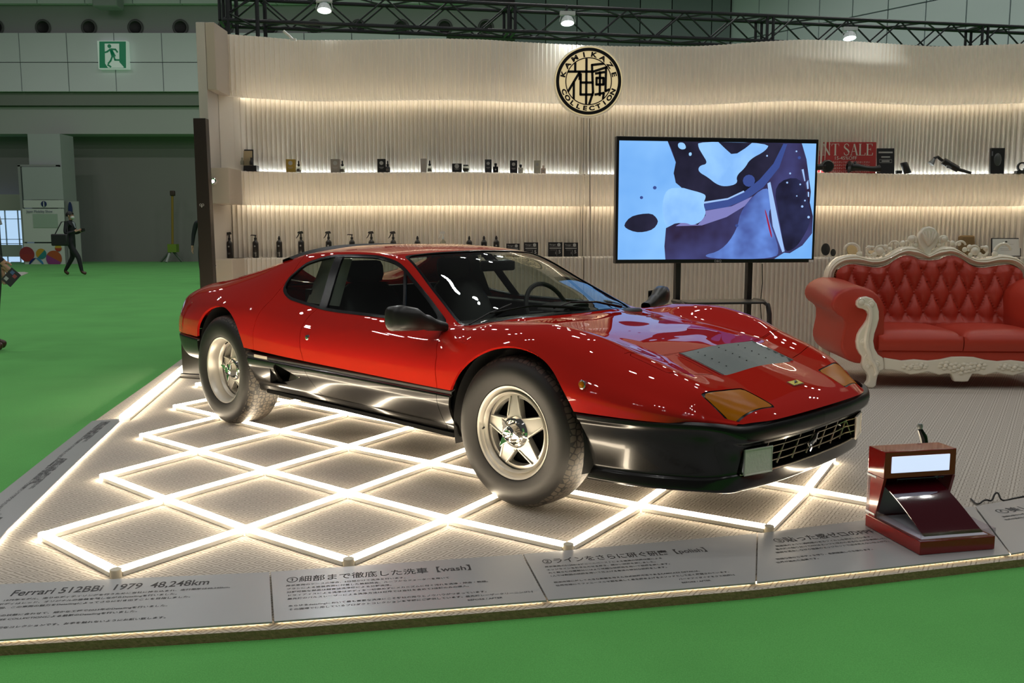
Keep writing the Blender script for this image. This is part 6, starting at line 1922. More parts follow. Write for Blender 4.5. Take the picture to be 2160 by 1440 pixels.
b = MB(); b.lathe([(.006, -.012), (.058, -.012), (.062, 0), (.058, .012), (.006, .012)], 26, frame((0, 0, .03), (1, 0, 0), (0, 1, .4), (0, -.4, 1)))
o = b.build('foam_disc', mat('foam_tan2', (0.42, 0.34, 0.22), .8), loc=(p.x, p.y + .02, Z2)); tag(o, 'flat-lying tan foam disc behind the carved sofa crest', 'pad')
p = shl(2050, 531, Z2); k = s_px(2050, Z2)
b = MB(); b.box((-.03, .04, .11), (.16, .07, .22)); b.build
o = b.build('folded_towel', mat('towel_brown', (0.19, 0.12, 0.05), .9, bump=(120, .4, .004)), loc=(p.x, p.y, Z2), bevel=.02, rot=(-.1, 0, .15)); tag(o, 'brown folded towel standing on the shelf behind the sofa', 'towel')
b = MB(); b.tube([(.03, 0, .10), (.09, -.01, .06), (.13, -.01, .03)], [.03, .035, .02], 10); b.build('towel_fold', MATS['towel_brown'], o)
fr1, w, h, k = board('picture_frame', 2090, 2152, 495, 534, Z2, M_TVB, 'black-framed white certificate on the shelf behind the sofa', 'picture frame', .0, -.12, .012)
bb = MB(); bb.box((0, -.0065, h / 2), (w * .94, .001, h * .91)); pg = bb.build('certificate', mat('paper_white', (0.66, 0.68, 0.66), .6), fr1, smooth=False)
bb = MB(); bb.sphere((0, -.008, h * .80), w * .035, 8, 6, sc=(1.2, .2, .8)); bb.build('crest', M_BK, fr1)
bb = MB()
for r_, ww in ((.66, .5), (.56, .3), (.42, .42), (.34, .38)): bb.box((0, -.0075, h * r_), (w * ww, .0006, h * .018))
bb.build('text_lines', M_CARDW, fr1, smooth=False)
fr2, w, h, k = board('picture_frame', 2156, 2196, 488, 534, Z2, mat('frame_tan', (0.25, 0.17, 0.08), .5), 'tan framed picture cut off at the right image edge', 'picture frame', .0, -.12, .012)
bb = MB(); bb.box((0, -.0065, h / 2), (w * .8, .001, h * .8)); bb.build('picture', mat('frame_pic', (0.33, 0.30, 0.24), .5), fr2, smooth=False)
# ------------------------------------------------------------------ carved cream and red leather sofa
SO = Vector((3.46, 6.88, 0)); SYAW = -0.06
sax = Vector((math.cos(SYAW), math.sin(SYAW), 0)); say = Vector((-math.sin(SYAW), math.cos(SYAW), 0))
sofa = empty('sofa', SO, SYAW, 'ornate two-seat sofa with cream carved frame and tufted red leather', 'sofa')
def sp(cu, cv_, yl):
    """pixel of the 3.79x crop at (1680, 460) -> local (x, z) on the plane y = yl"""
    u, v = 1680 + cu / 3.7896, 460 + cv_ / 3.7896
    r = _ray(u, v); o = Vector((0, 0, CAM_H))
    t = (SO + say * yl - o).dot(say) / r.dot(say)
    p = o + r * t - SO
    return p.dot(sax), p.z
M_CREAM = mat('carved_cream', (0.84, 0.79, 0.66), .20, coat=.6, spec=.5)
M_SRED = mat('red_leather', (0.45, 0.045, 0.024), .40, spec=.40, bump=(60, .12, .004))
M_NAIL = mat('brass_nail', (0.40, 0.26, 0.12), .35, metal=.9)
# S-shaped arm front with leg
Sout = [(470, 690), (474, 660), (500, 632), (548, 622), (600, 640), (632, 680), (650, 740), (651, 800), (636, 860), (615, 920), (605, 980), (615, 1040), (642, 1088), (684, 1116), (690, 1160), (690, 1208), (660, 1222), (642, 1250), (633, 1290), (626, 1338), (602, 1362), (565, 1358), (540, 1338), (566, 1302), (568, 1262), (548, 1230), (524, 1200), (514, 1160), (520, 1110), (496, 1082), (476, 1040), (469, 985), (480, 930), (500, 890), (530, 850), (556, 808), (566, 768), (552, 738), (520, 722), (486, 716)]
pts = [sp(*p, 0.0) for p in Sout]
zmin = min(p[1] for p in pts)
pts = [(p[0], p[1] - zmin * (1 - min(1, max(0, p[1]) / .5))) for p in pts]
def mirror_pts(P): return [(-x, z) for x, z in reversed(P)]
MF = Matrix(((1, 0, 0, 0), (0, 0, 1, 0), (0, 1, 0, 0), (0, 0, 0, 1)))       # (x, z, depth) -> (x, depth, z)
Smid = [((pts[i][0] + pts[-1 - i][0]) / 2, (pts[i][1] + pts[-1 - i][1]) / 2) for i in range(1, len(pts) // 2)]
for sgn in (1, -1):
    P = pts if sgn > 0 else mirror_pts(pts)
    mb = MB(); mb.prism(P, -.035, .035, MF)
    fr_ = mb.build('arm_front', M_CREAM, sofa, bevel=.012, seg=3)
    # carved relief: rib line, rosette and leaves
    mid = [(p[0] * sgn, p[1]) for p in Smid[1:-3]]
    mb = MB(); mb.tube([(x, -.036, z) for x, z in mid], [.012 + .010 * math.sin(PI * k / len(mid)) for k in range(len(mid))], 8); mb.build('carved_rib', M_CREAM, fr_)
    for cu, cv_, r in ((575, 1110, .020), (600, 1150, .026), (570, 1185, .018), (640, 1170, .022), (535, 990, .018), (600, 690, .022), (520, 672, .024)):
        x, z = sp(cu, cv_, -.036)
        mb = MB(); mb.sphere((x * sgn, -.036, z), r, 10, 7, sc=(1, .5, 1)); mb.tube([(x * sgn + r * 1.2 * math.cos(t), -.036, z + r * 1.2 * math.sin(t)) for t in np.linspace(0, 5, 12)], .005, 5); mb.build('carved_rosette', M_CREAM, fr_)
    # rear leg
    xr_ = -.80 * sgn
    mb = MB(); mb.box0((xr_ - .04, .80, 0), (xr_ + .04, .88, .24)); mb.build('rear_leg', M_CREAM, sofa, bevel=.01)
# apron
ap_bot = [(690, 1208), (750, 1210), (830, 1225), (900, 1247), (960, 1240), (1040, 1225), (1130, 1250), (1180, 1240), (1225, 1240), (1250, 1302), (1312, 1305)]
ap_top = [(690, 1112), (830, 1135), (930, 1125), (1040, 1135), (1140, 1125), (1230, 1105), (1312, 1103)]
xc, _z = sp(1312, 1200, 0)
B_ = [(sp(*p, 0)[0] - xc, sp(*p, 0)[1]) for p in ap_bot]; T_ = [(sp(*p, 0)[0] - xc, sp(*p, 0)[1]) for p in ap_top]
out = B_ + [(-x, z) for x, z in reversed(B_[:-1])] + [(-x, z) for x, z in T_] [:-1] + list(reversed(T_))
mb = MB(); mb.prism(out, -.02, .03, MF); apron = mb.build('apron', M_CREAM, sofa, bevel=.008)
for cu, cv_, w_, h_ in ((900, 1185, .09, .030), (980, 1180, .07, .028), (1180, 1175, .07, .040), (1250, 1190, .05, .050), (1312, 1200, .06, .060)):
    x, z = sp(cu, cv_, 0); x -= xc
    for s in ((-1, 1) if abs(x) > .01 else (1,)):
        mb = MB()
        for t in range(6):
            a = t * 1.05 + .3
            mb.sphere((s * x + w_ * .6 * math.cos(a), -.022, z + h_ * .6 * math.sin(a)), .016, 7, 5, sc=(1.3, .5, .8))
        mb.sphere((s * x, -.024, z), .018, 8, 6, sc=(1, .6, 1)); mb.build('carved_leaf', M_CREAM, apron)
# red base and seat cushions
mb = MB(); mb.box0((-.66, .0, .185), (.66, .74, .30)); mb.build('seat_base', M_SRED, sofa, bevel=.02)
def cushion(x0, x1):
    nx, ny = 16, 14; G_ = []
    ring_sides = []
    mb = MB()
    top, bot = [], []
    zb, zt_ = .295, .435
    for i in range(nx + 1):
        rt, rb = [], []
        for j in range(ny + 1):
            s, t = i / nx, j / ny
            ex = min(s, 1 - s) * nx; ey = min(t, 1 - t) * ny
            e = min(1, min(ex, ey) / 1.6)
            crown = .030 * math.sin(PI * s) ** .6 * math.sin(PI * t) ** .5
            zz = zt_ - .03 * (1 - math.sin(e * PI / 2)) + crown
            ins = .012 * (1 - e)
            x = x0 + (x1 - x0) * s; y = -.015 + .72 * t
            rt.append((x, y, zz)); rb.append((x, y, zb))
        top.append(rt); bot.append(rb)
    mb.grid(top); mb.grid(bot)
    per = [(i, 0) for i in range(nx)] + [(nx, j) for j in range(ny)] + [(i, ny) for i in range(nx, 0, -1)] + [(0, j) for j in range(ny, 0, -1)]
    rows = []
    for lev in range(4):
        q = lev / 3
        row = []
        for i, j in per:
            a, c_ = Vector(top[i][j]), Vector(bot[i][j])
            p = a.lerp(c_, q)
            bul = .014 * math.sin(PI * q)
            if j == 0: p.y -= bul
            row.append(tuple(p))
        rows.append(row)
    mb.grid(rows, wrap=True)
    mb.build('seat_cushion', M_SRED, sofa, angle=55)
cushion(-.635, -.004); cushion(.004, .635)
# rolled arms
ARM = [(-.585, .22), (-.585, .45), (-.59, .60), (-.62, .70), (-.70, .765), (-.80, .79), (-.90, .77), (-.975, .72), (-1.0, .65), (-.975, .585), (-.915, .55), (-.885, .50), (-.90, .42), (-.915, .33), (-.89, .25), (-.82, .19), (-.70, .18)]
for sgn in (1, -1):
    rows = []
    for y, sc_, dz in ((-.01, .93, 0), (.0, .97, 0), (.03, 1.0, 0), (.30, 1.0, .01), (.60, 1.0, .03), (.82, .98, .04)):
        q = smooth_poly(ARM, 1)
        rows.append([((-.78 + (x + .78) * sc_) * sgn, y + .012, .48 + (z - .48) * sc_ + (dz if z > .5 else 0)) for x, z in q])
    mb = MB(); mb.grid(rows, wrap=True); mb.add(rows[0], [tuple(range(len(rows[0])))]); mb.add(rows[-1], [tuple(range(len(rows[-1])))])
    mb.build('rolled_arm', M_SRED, sofa, angle=60)
# back: carved frame swept between two traced edges
YB = .80
inn = [(285, 497), (298, 430), (340, 385), (420, 362), (520, 375), (620, 388), (700, 370), (780, 320), (850, 292), (910, 300), (960, 325), (1037, 332)]
outr = [(218, 497), (235, 420), (280, 350), (350, 305), (450, 288), (540, 312), (620, 322), (700, 305), (780, 260), (850, 228), (920, 225), (1037, 290)]
xb0, _z = sp(1037, 300, YB)
def dens(P, n=4):
    P = [sp(*p, YB) for p in P]; P = [(x - xb0, z) for x, z in P]
    t = list(range(len(P))); fx, fz = pchip(t, [p[0] for p in P]), pchip(t, [p[1] for p in P])
    tt = np.linspace(0, len(P) - 1, (len(P) - 1) * n + 1)
    return [(float(fx(q)), float(fz(q))) for q in tt]
I_, O_ = dens(inn), dens(outr)
I_ = I_ + [(-x, z) for x, z in reversed(I_[:-1])]; O_ = O_ + [(-x, z) for x, z in reversed(O_[:-1])]
rows = []
for q, dy in ((0, .0), (.0, -.035), (.10, -.050), (.22, -.040), (.35, -.062), (.55, -.072), (.72, -.055), (.80, -.062), (.92, -.045), (1, -.02), (1, .04), (0, .04)):
    rows.append([(a[0] + (c_[0] - a[0]) * q, YB + dy, a[1] + (c_[1] - a[1]) * q) for a, c_ in zip(I_, O_)])
rows.append(rows[0])
mb = MB(); mb.grid(rows); bf = mb.build('back_frame', M_CREAM, sofa, angle=50)
# nail heads along the frame
mb_n = MB(); mb_n.sphere((0, 0, 0), .0065, 6, 5); me_nail = mb_n.mesh('nail', M_NAIL)
acc = 0
for a, c_ in zip(I_, I_[1:]):
    link_mesh('nail', me_nail, bf, (a[0], YB - .052, a[1] - .014))
# crest carvings
def orb(name, cu, cv_, r, sc=(1, .7, 1)):
    x, z = sp(cu, cv_, YB); x -= xb0
    for s in ((-1, 1) if abs(x) > .012 else (1,)):
        mb = MB(); mb.sphere((s * x, YB - .01, z), r, 12, 8, sc=sc); mb.build(name, M_CREAM, bf)
def curl(name, cu, cv_, r, a0, a1, w, taper=.5):
    x, z = sp(cu, cv_, YB); x -= xb0
    for s in (-1, 1):
        n = 16
        P = [(s * (x + r * (1 - taper * k / n) * math.cos(a0 + (a1 - a0) * k / n)), YB - .01, z + r * (1 - taper * k / n) * math.sin(a0 + (a1 - a0) * k / n)) for k in range(n + 1)]
        mb = MB(); mb.tube(P, [w * (1 - .35 * k / n) for k in range(n + 1)], 8); mb.build(name, M_CREAM, bf)
orb('finial', 1043, 90, .024)
px_, pz_ = sp(1040, 165, YB); px_ -= xb0
pal = [(0, .105), (.045, .09), (.080, .045), (.088, .0), (.070, -.05), (.038, -.085), (.020, -.13), (0, -.16)]
pal = pal + [(-x, z) for x, z in reversed(pal[1:-1])]
mb = MB(); mb.prism([(x, pz_ + z) for x, z in pal], YB - .035, YB + .02, MF); pm = mb.build('palmette', M_CREAM, bf, bevel=.012, seg=3)
for a in (-.9, -.45, 0, .45, .9):
    mb = MB(); mb.tube([(0, YB - .038, pz_ - .05), (.05 * math.sin(a), YB - .048, pz_ + .01), (.075 * math.sin(a), YB - .040, pz_ + .065 * math.cos(a * .7))], [.010, .014, .010], 7); mb.build('palmette_rib', M_CREAM, pm)
orb('crest_bud', 1033, 268, .026)
for a in ((915, 168, .030), (845, 198, .022), (575, 238, .024), (662, 262, .036), (620, 290, .022), (705, 230, .022), (740, 250, .022), (500, 285, .026), (790, 205, .018), (690, 290, .020), (950, 215, .020)): orb('carved_scroll', *a)
curl('carved_curl', 915, 175, .040, -.5, 4.2, .014); curl('carved_curl', 662, 262, .052, 0, 5.5, .011); curl('carved_curl', 430, 262, .070, .1, 3.0, .015, .25); curl('carved_curl', 590, 270, .045, 1, 5.2, .012); curl('carved_curl', 770, 225, .050, .2, 2.8, .012, .3); curl('carved_curl', 880, 215, .045, -1.2, 2.0, .012, .3)
# tufted back
dxl = abs(sp(882, 600, .74)[0] - sp(740, 600, .74)[0]); r1 = sp(1020, 440, .74)[1]; r2 = sp(1108, 590, .74)[1]; dz_l = r1 - r2
xq = sp(1037, 440, .74)[0] * 0
xi0, _z = sp(1020, 435, .70); xi0 -= xb0
G_ = []
Ix = [p[0] for p in I_]; Iz = [p[1] for p in I_]
xs_b = np.linspace(Ix[0] + .01, -Ix[0] - .01, 150)
for x in xs_b:
    ztop = float(np.interp(x, Ix, Iz)) - .004
    col_ = []
    for k in range(70):
        z = .40 + (ztop - .40) * k / 69
        xn, zn = (x - xi0) / dxl, (z - r1) / dz_l
        p_, q_ = xn + zn / 2, xn - zn / 2
        tuft = (abs(math.sin(PI * p_)) * abs(math.sin(PI * q_))) ** .45
        edge = min(1, (ztop - z) / .05, (x - Ix[0]) / .06, (-Ix[0] - x) / .06)
        lim = 1 if z > r1 - 2.25 * dz_l else max(0, 1 - (r1 - 2.25 * dz_l - z) / .05)
        inn_ = 1 if z < r1 + .25 * dz_l else max(0.0, 1 - (z - r1 - .25 * dz_l) / .10)
        side_ = 1 if abs(x) < .80 else max(0, 1 - (abs(x) - .80) / .1)
        t_ = 1 - (1 - tuft) * lim * (0.35 + .65 * inn_) * side_
        lean = .78 - .10 * (1 - (z - .40) / .6)
        col_.append((x, lean - .02 - .055 * t_ * max(.15, edge) ** .5, z))
    G_.append(col_)
mb = MB(); mb.grid(G_); tb = mb.build('tufted_back', M_SRED, sofa, angle=80)
mb = MB(); mb.box0((-.80, .80, .2), (.80, .86, .88)); mb.build('back_panel', M_SRED, sofa, bevel=.02)
mb_b = MB(); mb_b.sphere((0, 0, 0), .013, 9, 6, sc=(1, .6, 1)); me_b = mb_b.mesh('button', M_SRED)
for r_ in range(3):
    z = r1 - r_ * dz_l
    for k in range(-6, 7):
        x = xi0 + (k + (.5 if r_ % 2 else 0)) * dxl
        if abs(x) < (.62 if r_ < 1 else .60):
            link_mesh('button', me_b, tb, (x, .78 - .10 * (1 - (z - .40) / .6) - .026, z))
# ------------------------------------------------------------------ red sample box on the caption panels
Q0, Q1, Q2 = at_z(1940, 1171, .0165), at_z(2098, 1158, .0165), at_z(1853, 1106, .0165)
bxv = (Q1 - Q0); bw = bxv.length; bxv.normalize()
byv = Vector((-bxv.y, bxv.x, 0)); bd_ = .40
sb = empty('sample_box', (Q0.x, Q0.y, .0165), math.atan2(bxv.y, bxv.x), 'glossy red sample box with lit white window and curved dark red film sheet', 'display box')
M_ACR = mat('red_acrylic', (0.22, 0.010, 0.008), .16, coat=.5, coat_rough=.03, spec=.35)
M_WIN = mat('lit_window', (0.8, 0.85, 0.95), .4, emit=(0.62, 0.72, 0.98), estr=.80)
M_WHT = mat('inner_white', (0.66, 0.68, 0.74), .4)
M_FILM = mat('wine_film', (0.060, 0.003, 0.008), .08, coat=1.0, coat_rough=.02)
def bpx(u, v, yl):
    o = Vector((0, 0, CAM_H)); r = _ray(u, v); p0_ = Vector((Q0.x, Q0.y, 0)) + byv * yl
    t = (p0_ - o).dot(byv) / r.dot(byv); p = o + r * t - Vector((Q0.x, Q0.y, .0165)); return p.dot(bxv), p.z
hb = .052
sk_ = (Q2 - Q0)
shx, dep = sk_.dot(bxv), sk_.dot(byv)          # the box is slightly skewed in plan as seen
dep = max(dep, .30)
mb = MB()
mb.prism([(0, 0), (bw, 0), (bw, dep), (0, dep)], 0, hb); bt = mb.build('base_tray', M_ACR, sb, bevel=.003)
mb = MB(); mb.prism([(.018, .018), (bw - .018, .018), (bw - .018, dep - .05), (.018, dep - .05)], hb, hb + .002); mb.build('tray_floor', M_WHT, bt, smooth=False)
zt_h = bpx(1868, 938, dep)[1]; zb_h = bpx(1866, 993, dep)[1]
hd0 = dep - .11
mb = MB(); mb.box0((0, hd0, zb_h), (bw, dep, zt_h)); hd = mb.build('lamp_head', M_ACR, sb, bevel=.003)
mb = MB(); mb.box0((.03, hd0 - .003, zb_h + .022), (bw - .03, hd0 + .002, zt_h - .020)); mb.build('lit_window', M_WIN, hd, bevel=.006, seg=3)
mb = MB(); mb.box0((0, dep - .022, hb), (bw, dep, zb_h)); mb.build('back_plate', M_WHT, sb, smooth=False)
for x in (0, bw - .012):
    mb = MB(); mb.add([(x, dep, hb), (x, dep - .06, hb), (x, hd0, zb_h), (x, dep, zb_h), (x + .012, dep, hb), (x + .012, dep - .06, hb), (x + .012, hd0, zb_h), (x + .012, dep, zb_h)], [(0, 1, 2, 3), (7, 6, 5, 4), (0, 4, 5, 1), (1, 5, 6, 2), (2, 6, 7, 3), (3, 7, 4, 0)]); mb.build('side_cheek', M_ACR, sb, smooth=False)
mb = MB()
for k in range(11):
    x = .06 + (bw - .12) * k / 10
    mb.tube([(x, hd0 - .002, zb_h), (x - .004, hd0 - .006, zb_h - .012)], .0016, 5)
mb.tube([(.055, hd0 - .004, zb_h - .004), (bw - .055, hd0 - .004, zb_h - .004)], .0022, 6); mb.build('wire_comb', M_TRIM, sb)
G_ = []
n = 14
for k in range(n + 1):
    t = k / n
    y = (dep - .05) * (1 - t) + .045 * t
    z = (zb_h - .018) * (1 - t) ** 1.25 + (hb + .006) * (1 - (1 - t) ** 1.25)
    z += .020 * math.sin(PI * t)
    G_.append([(.018 + .03 * t, y, z), (bw * .5, y, z + .003), (bw - .05 + .03 * t, y, z)])
G2 = [[(p[0], p[1] - .002, p[2] - .004) for p in r_] for r_ in G_]
mb = MB(); mb.grid(G_); mb.grid(G2)
mb.grid([[r_[0] for r_ in G_], [r_[0] for r_ in G2]]); mb.grid([[r_[-1] for r_ in G_], [r_[-1] for r_ in G2]])
mb.build('film_sheet', M_FILM, sb, angle=60)
mb = MB(); h2 = hb + .032
for (x0, y0, x1, y1) in ((0, 0, bw, .004), (0, 0, .004, dep - .06), (bw - .004, 0, bw, dep - .06)):
    mb2 = MB(); mb2.box0((x0, y0, hb), (x1, y1, h2)); mb2.build('clear_rim', glass_mat('acrylic_clear', (0.92, 0.88, 0.92)), sb, smooth=False)
for z in (.36 * zb_h, .93 * zb_h):
    mb = MB(); mb.box((0.0, dep - .03, hb + (zb_h - hb) * (.08 if z < .5 * zb_h else .97)), (.004, .06, .008)); mb.build('hinge_tape', M_WHT, sb, smooth=False)
# black clamp behind it and its loose cable
p = at_z(2040, 1072, .0)
cl = empty('lamp_clamp', (Q0.x + byv.x * .12 + bxv.x * .05, Q0.y + byv.y * .12 + bxv.y * .05, 0), math.atan2(bxv.y, bxv.x), 'black clamp arm standing on the carpet behind the red sample box', 'clamp')
mb = MB(); mb.tube([(bw + .02, dep + .05, .0), (bw + .03, dep + .04, .20), (bw - .01, dep + .03, .335), (bw - .03, dep + .03, .37)], [.012, .014, .016, .010], 8); mb.build('arm', M_TRIM, cl)
mb = MB(); mb.lathe([(0, .0), (.010, .0), (.012, .012), (.009, .022), (0, .024)], 12, Matrix.Translation((bw - .03, dep + .03, .372))); mb.build('knob', M_SATIN, cl)
mb = MB(); mb.box((bw + .05, dep + .06, .13), (.09, .07, .10), None); mb.build('clamp_body', M_TRIM, cl, bevel=.01)
mb = MB(); mb.lathe([(0, 0), (.06, 0), (.06, .012), (0, .016)], 18, Matrix.Translation((bw + .02, dep + .05, 0))); mb.build('foot', M_TRIM, cl)
cp_ = [at_z(u, v, .006 + dz) for u, v, dz in ((2048, 1052, 0), (2062, 1066, 0), (2078, 1052, .012), (2092, 1058, 0), (2098, 1040, .03), (2106, 1038, .035), (2112, 1058, 0), (2140, 1050, 0), (2200, 1040, 0))]
for _ in range(3):
    cp_ = [cp_[0]] + [q for a_, b_ in zip(cp_, cp_[1:]) for q in (a_ * .75 + b_ * .25, a_ * .25 + b_ * .75)] + [cp_[-1]]
mb = MB(); mb.tube([tuple(p_) for p_ in cp_], .004, 6)
o = mb.build('cable', M_RUB); tag(o, 'loose black cable curling on the carpet right of the red sample box', 'cable')

# ------------------------------------------------------------------ people
def skin_person(name, J, E_, root, parent_empty, mats, classify):
    """one continuous body grown over a joint skeleton; J: name -> ((x, y, z), (rx, ry))"""
    names = list(J)
    me = bpy.data.meshes.new(name)
    me.from_pydata([J[n][0] for n in names], [(names.index(a), names.index(c_)) for a, c_ in E_], [])
    o = bpy.data.objects.new(name, me); COL.objects.link(o)
    md = o.modifiers.new('skin', 'SKIN'); md.use_smooth_shade = True; md.branch_smoothing = .4
    sv = me.skin_vertices[0].data
    for i, n in enumerate(names):
        r = J[n][1]; sv[i].radius = r if isinstance(r, tuple) else (r, r); sv[i].use_root = (n == root)
    o.modifiers.new('sub', 'SUBSURF').levels = 2
    dg = bpy.context.evaluated_depsgraph_get()
    m2 = bpy.data.meshes.new_from_object(o.evaluated_get(dg))
    bpy.data.objects.remove(o)
    for m in mats: m2.materials.append(m)
    for p in m2.polygons:
        p.use_smooth = True; p.material_index = classify(p.center)
    return link_mesh(name, m2, parent_empty)
M_SUIT = mat('dark_suit', (0.010, 0.011, 0.016), .75, bump=(90, .15, .004))
M_SKIN = mat('skin', (0.42, 0.25, 0.17), .55)
M_HAIR = mat('black_hair', (0.008, 0.007, 0.006), .5)
M_SHOE = mat('brown_shoe', (0.07, 0.03, 0.018), .35)
M_MASK = mat('white_mask', (0.62, 0.64, 0.62), .7)
def person(loc, rzv, label, pose, face_x=1.0, scale=1.0):
    root = empty('person', loc, rzv, label, 'person'); root.scale = (scale,) * 3
    hipz = .92
    J = {'pelvis': ((0, 0, hipz), (.145, .125)), 'waist': ((.0, 0, 1.10), (.135, .115)), 'chest': ((.01, 0, 1.30), (.155, .125)), 'upper': ((.0, 0, 1.42), (.125, .095)), 'neck': ((.015, 0, 1.50), .055), 'chin': ((.035, 0, 1.56), (.068, .075)), 'head': ((.025, 0, 1.645), (.088, .078)), 'crown': ((.01, 0, 1.715), (.06, .055)), 'nose': ((.115, 0, 1.615), .018)}
    Ed = [('pelvis', 'waist'), ('waist', 'chest'), ('chest', 'upper'), ('upper', 'neck'), ('neck', 'chin'), ('chin', 'head'), ('head', 'crown'), ('head', 'nose')]
    for s, nm_ in ((-1, 'r'), (1, 'l')):
        sh = (0, s * .19, 1.42)
        el, wr_, hd_ = pose['arm_' + nm_]
        J['sh' + nm_] = (sh, .066); J['el' + nm_] = (el, .050); J['wr' + nm_] = (wr_, .034)
        d = (Vector(hd_) - Vector(wr_))
        J['pa' + nm_] = (hd_, (.036, .022))
        Ed += [('upper', 'sh' + nm_), ('sh' + nm_, 'el' + nm_), ('el' + nm_, 'wr' + nm_), ('wr' + nm_, 'pa' + nm_)]
        dn = d.normalized(); side_ = dn.cross(Vector((0, 1, 0)))
        if side_.length < .1: side_ = Vector((1, 0, 0))
        side_.normalize()
        for f in range(4):
            b0 = Vector(hd_) + dn * .02 + side_ * (.027 - .018 * f); L0 = (.075, .085, .08, .062)[f]
            mid_ = b0 + dn * L0 * .5; tip = mid_ + dn * L0 * .30 + Vector((0, -s * .02, -.012))
            J['f%d%s' % (f, nm_)] = (tuple(mid_), .0095); J['g%d%s' % (f, nm_)] = (tuple(tip), .008)
            Ed += [('pa' + nm_, 'f%d%s' % (f, nm_)), ('f%d%s' % (f, nm_), 'g%d%s' % (f, nm_))]
        th_ = Vector(wr_) + d * .5 + side_ * .045
        J['th' + nm_] = (tuple(th_), .011); J['tt' + nm_] = (tuple(th_ + dn * .04), .009)
        Ed += [('wr' + nm_, 'th' + nm_), ('th' + nm_, 'tt' + nm_)]
        hp, kn, an, toe = (0, s * .095, hipz - .08), *pose['leg_' + nm_]
        J['hp' + nm_] = (hp, (.098, .095)); J['kn' + nm_] = (kn, .068); J['an' + nm_] = (an, .048); J['to' + nm_] = (toe, (.048, .032))
        Ed += [('pelvis', 'hp' + nm_), ('hp' + nm_, 'kn' + nm_), ('kn' + nm_, 'an' + nm_), ('an' + nm_, 'to' + nm_)]
    hands = [(Vector(J['wr' + n][0]), Vector(J['pa' + n][0])) for n in 'rl']
    feet = [Vector(J['to' + n][0]) for n in 'rl'] + [Vector(J['an' + n][0]) for n in 'rl']
    def cls(c_):
        if c_.z > 1.515: return 1
        for a, b_ in hands:
            if (c_ - b_).length < .13 and (c_ - a).dot(b_ - a) > 0: return 1
        for f in feet:
            if (c_ - f).length < .14 and c_.z < f.z + .03: return 2
        return 0
    body_ = skin_person('body', J, Ed, 'pelvis', root, [M_SUIT, M_SKIN, M_SHOE], cls)
    mb = MB()
    for i in range(9):
        pass
    G_ = []
    for i in range(9):
        t = PI * .60 * i / 8
        row = []
        for k in range(20):
            a = 2 * PI * k / 20
            fr = max(0, math.cos(a))
            tt = t * (1 - .42 * fr)
            row.append((.012 + .108 * math.sin(tt) * math.cos(a), .094 * math.sin(tt) * math.sin(a), 1.645 + .112 * math.cos(tt)))
        G_.append(row)
    mb.grid(G_, wrap=True); mb.build('hair', M_HAIR, body_, angle=80)
    for s in (-1, 1):
        mb = MB(); mb.sphere((.020, s * .088, 1.625), .024, 8, 6, sc=(.8, .4, 1.3)); mb.build('ear', M_SKIN, body_)
        mb = MB(); mb.sphere((.102, s * .034, 1.650), .010, 8, 6, sc=(.6, 1.3, .7)); mb.build('eye', M_HAIR, body_)
    mb = MB(); mb.sphere((.075, 0, 1.585), .060, 12, 9, sc=(.95, 1.05, .85)); mb.build('face_mask', M_MASK, body_)
    mb = MB(); mb.tube([(.075, -.01, 1.47), (.10, 0, 1.43), (.145, 0, 1.30)], [.012, .03, .012], 6); mb.build('shirt_front', mat('shirt_pale', (0.30, 0.33, 0.38), .7), body_)
    return root
# man walking past with a shoulder bag, looking at a phone
W = at_z(150, 581, HZ)
walk = {'arm_r': ((-.02, -.27, 1.15), (.20, -.16, 1.20), (.27, -.09, 1.235)), 'arm_l': ((.0, .27, 1.15), (.22, .17, 1.20), (.29, .10, 1.235)),
        'leg_r': ((.23, -.09, .50), (.30, -.09, .10), (.42, -.09, .055)), 'leg_l': ((-.02, .09, .50), (-.26, .09, .11), (-.15, .09, .035))}
man = person((W.x + .05, W.y, HZ), 0.0, 'man in dark suit and white mask walking with a shoulder bag', walk, scale=1.0)
mb = MB(); mb.tube([(.34, -.05, 1.22), (.36, .05, 1.24)], .03, 8); mb.box((.355, 0, 1.25), (.02, .15, .08))
ph = mb.build('phone', M_BK, loc=(W.x + .05, W.y, HZ)); tag(ph, 'small black device held in the hands of the walking man', 'phone')
bg = empty('shoulder_bag', (W.x + .05, W.y, HZ), 0, 'black shoulder bag hanging at the side of the walking man', 'bag')
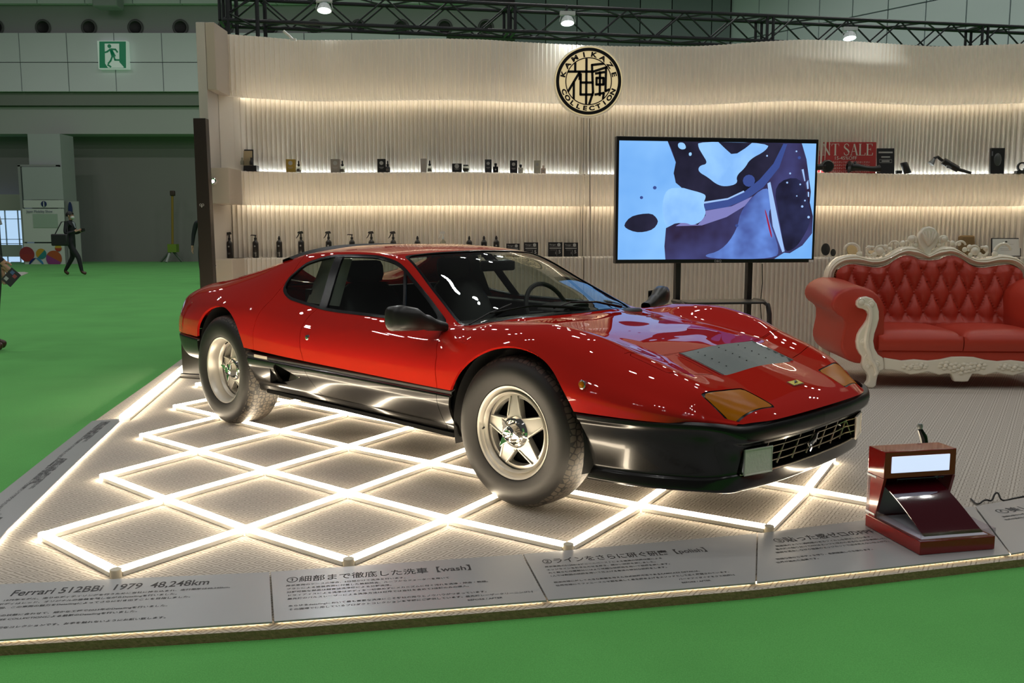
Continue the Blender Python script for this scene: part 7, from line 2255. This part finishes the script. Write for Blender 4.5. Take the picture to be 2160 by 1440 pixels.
mb = MB(); mb.box((-.12, -.36, .98), (.44, .12, .32)); mb.build('bag_body', mat('bag_black', (0.014, 0.014, 0.017), .55), bg, bevel=.03)
mb = MB(); mb.tube([(-.27, -.32, 1.12), (-.10, -.26, 1.46), (.02, -.20, 1.49), (.06, -.28, 1.12)], .014, 6); mb.build('strap', MATS['bag_black'], bg)
# person cut off by the left image edge, a flyer in the hand
st = {'arm_r': ((.06, -.27, 1.14), (.24, -.30, .93), (.30, -.30, .86)), 'arm_l': ((-.02, .27, 1.12), (.0, .29, .86), (.02, .29, .77)),
      'leg_r': ((.05, -.10, .50), (.0, -.10, .10), (.12, -.10, .05)), 'leg_l': ((-.02, .10, .50), (-.04, .10, .10), (.08, .10, .05))}
hpos = at_y(15, 580, 9.0)
ang = .15
ca, sa = math.cos(ang), math.sin(ang)
hx_, hy_ = .30 * ca + .30 * sa, .30 * sa - .30 * ca
lp_ = person((hpos.x - hx_ + .02, hpos.y - hy_, HZ), ang, 'person in dark jacket cut off by the left image edge', st, scale=1.0)
fy = MB(); fy.box((0, 0, 0), (.115, .004, .16))
fo_ = fy.build('flyer', mat('flyer_dark', (0.05, 0.045, 0.06), .35), loc=(hpos.x + .055, hpos.y - .03, hpos.z - .02), rot=(0, .75, .1)); tag(fo_, 'dark printed flyer held in a hand at the left image edge', 'flyer')
for dx, dz, c_ in ((-.025, -.04, (0.45, 0.46, 0.5)), (.02, .03, (0.35, 0.08, 0.10)), (-.02, .045, (0.10, 0.16, 0.35))):
    fy = MB(); fy.box((dx, -.003, dz), (.035, .002, .035)); fy.build('flyer_print', mat('flyer_p%d' % int(dx * 1e3 + dz * 1e4), c_, .4), fo_, smooth=False)
# person almost hidden behind the dark tower
Pb = at_z(437, 598, HZ)
person((Pb.x, Pb.y, HZ), -1.5, 'person in black coat almost hidden behind the dark brown sign tower', {'arm_r': ((-.02, -.27, 1.14), (.0, -.30, .88), (.02, -.30, .79)), 'arm_l': ((-.02, .27, 1.14), (.0, .30, .88), (.02, .30, .79)), 'leg_r': st['leg_r'], 'leg_l': st['leg_l']})
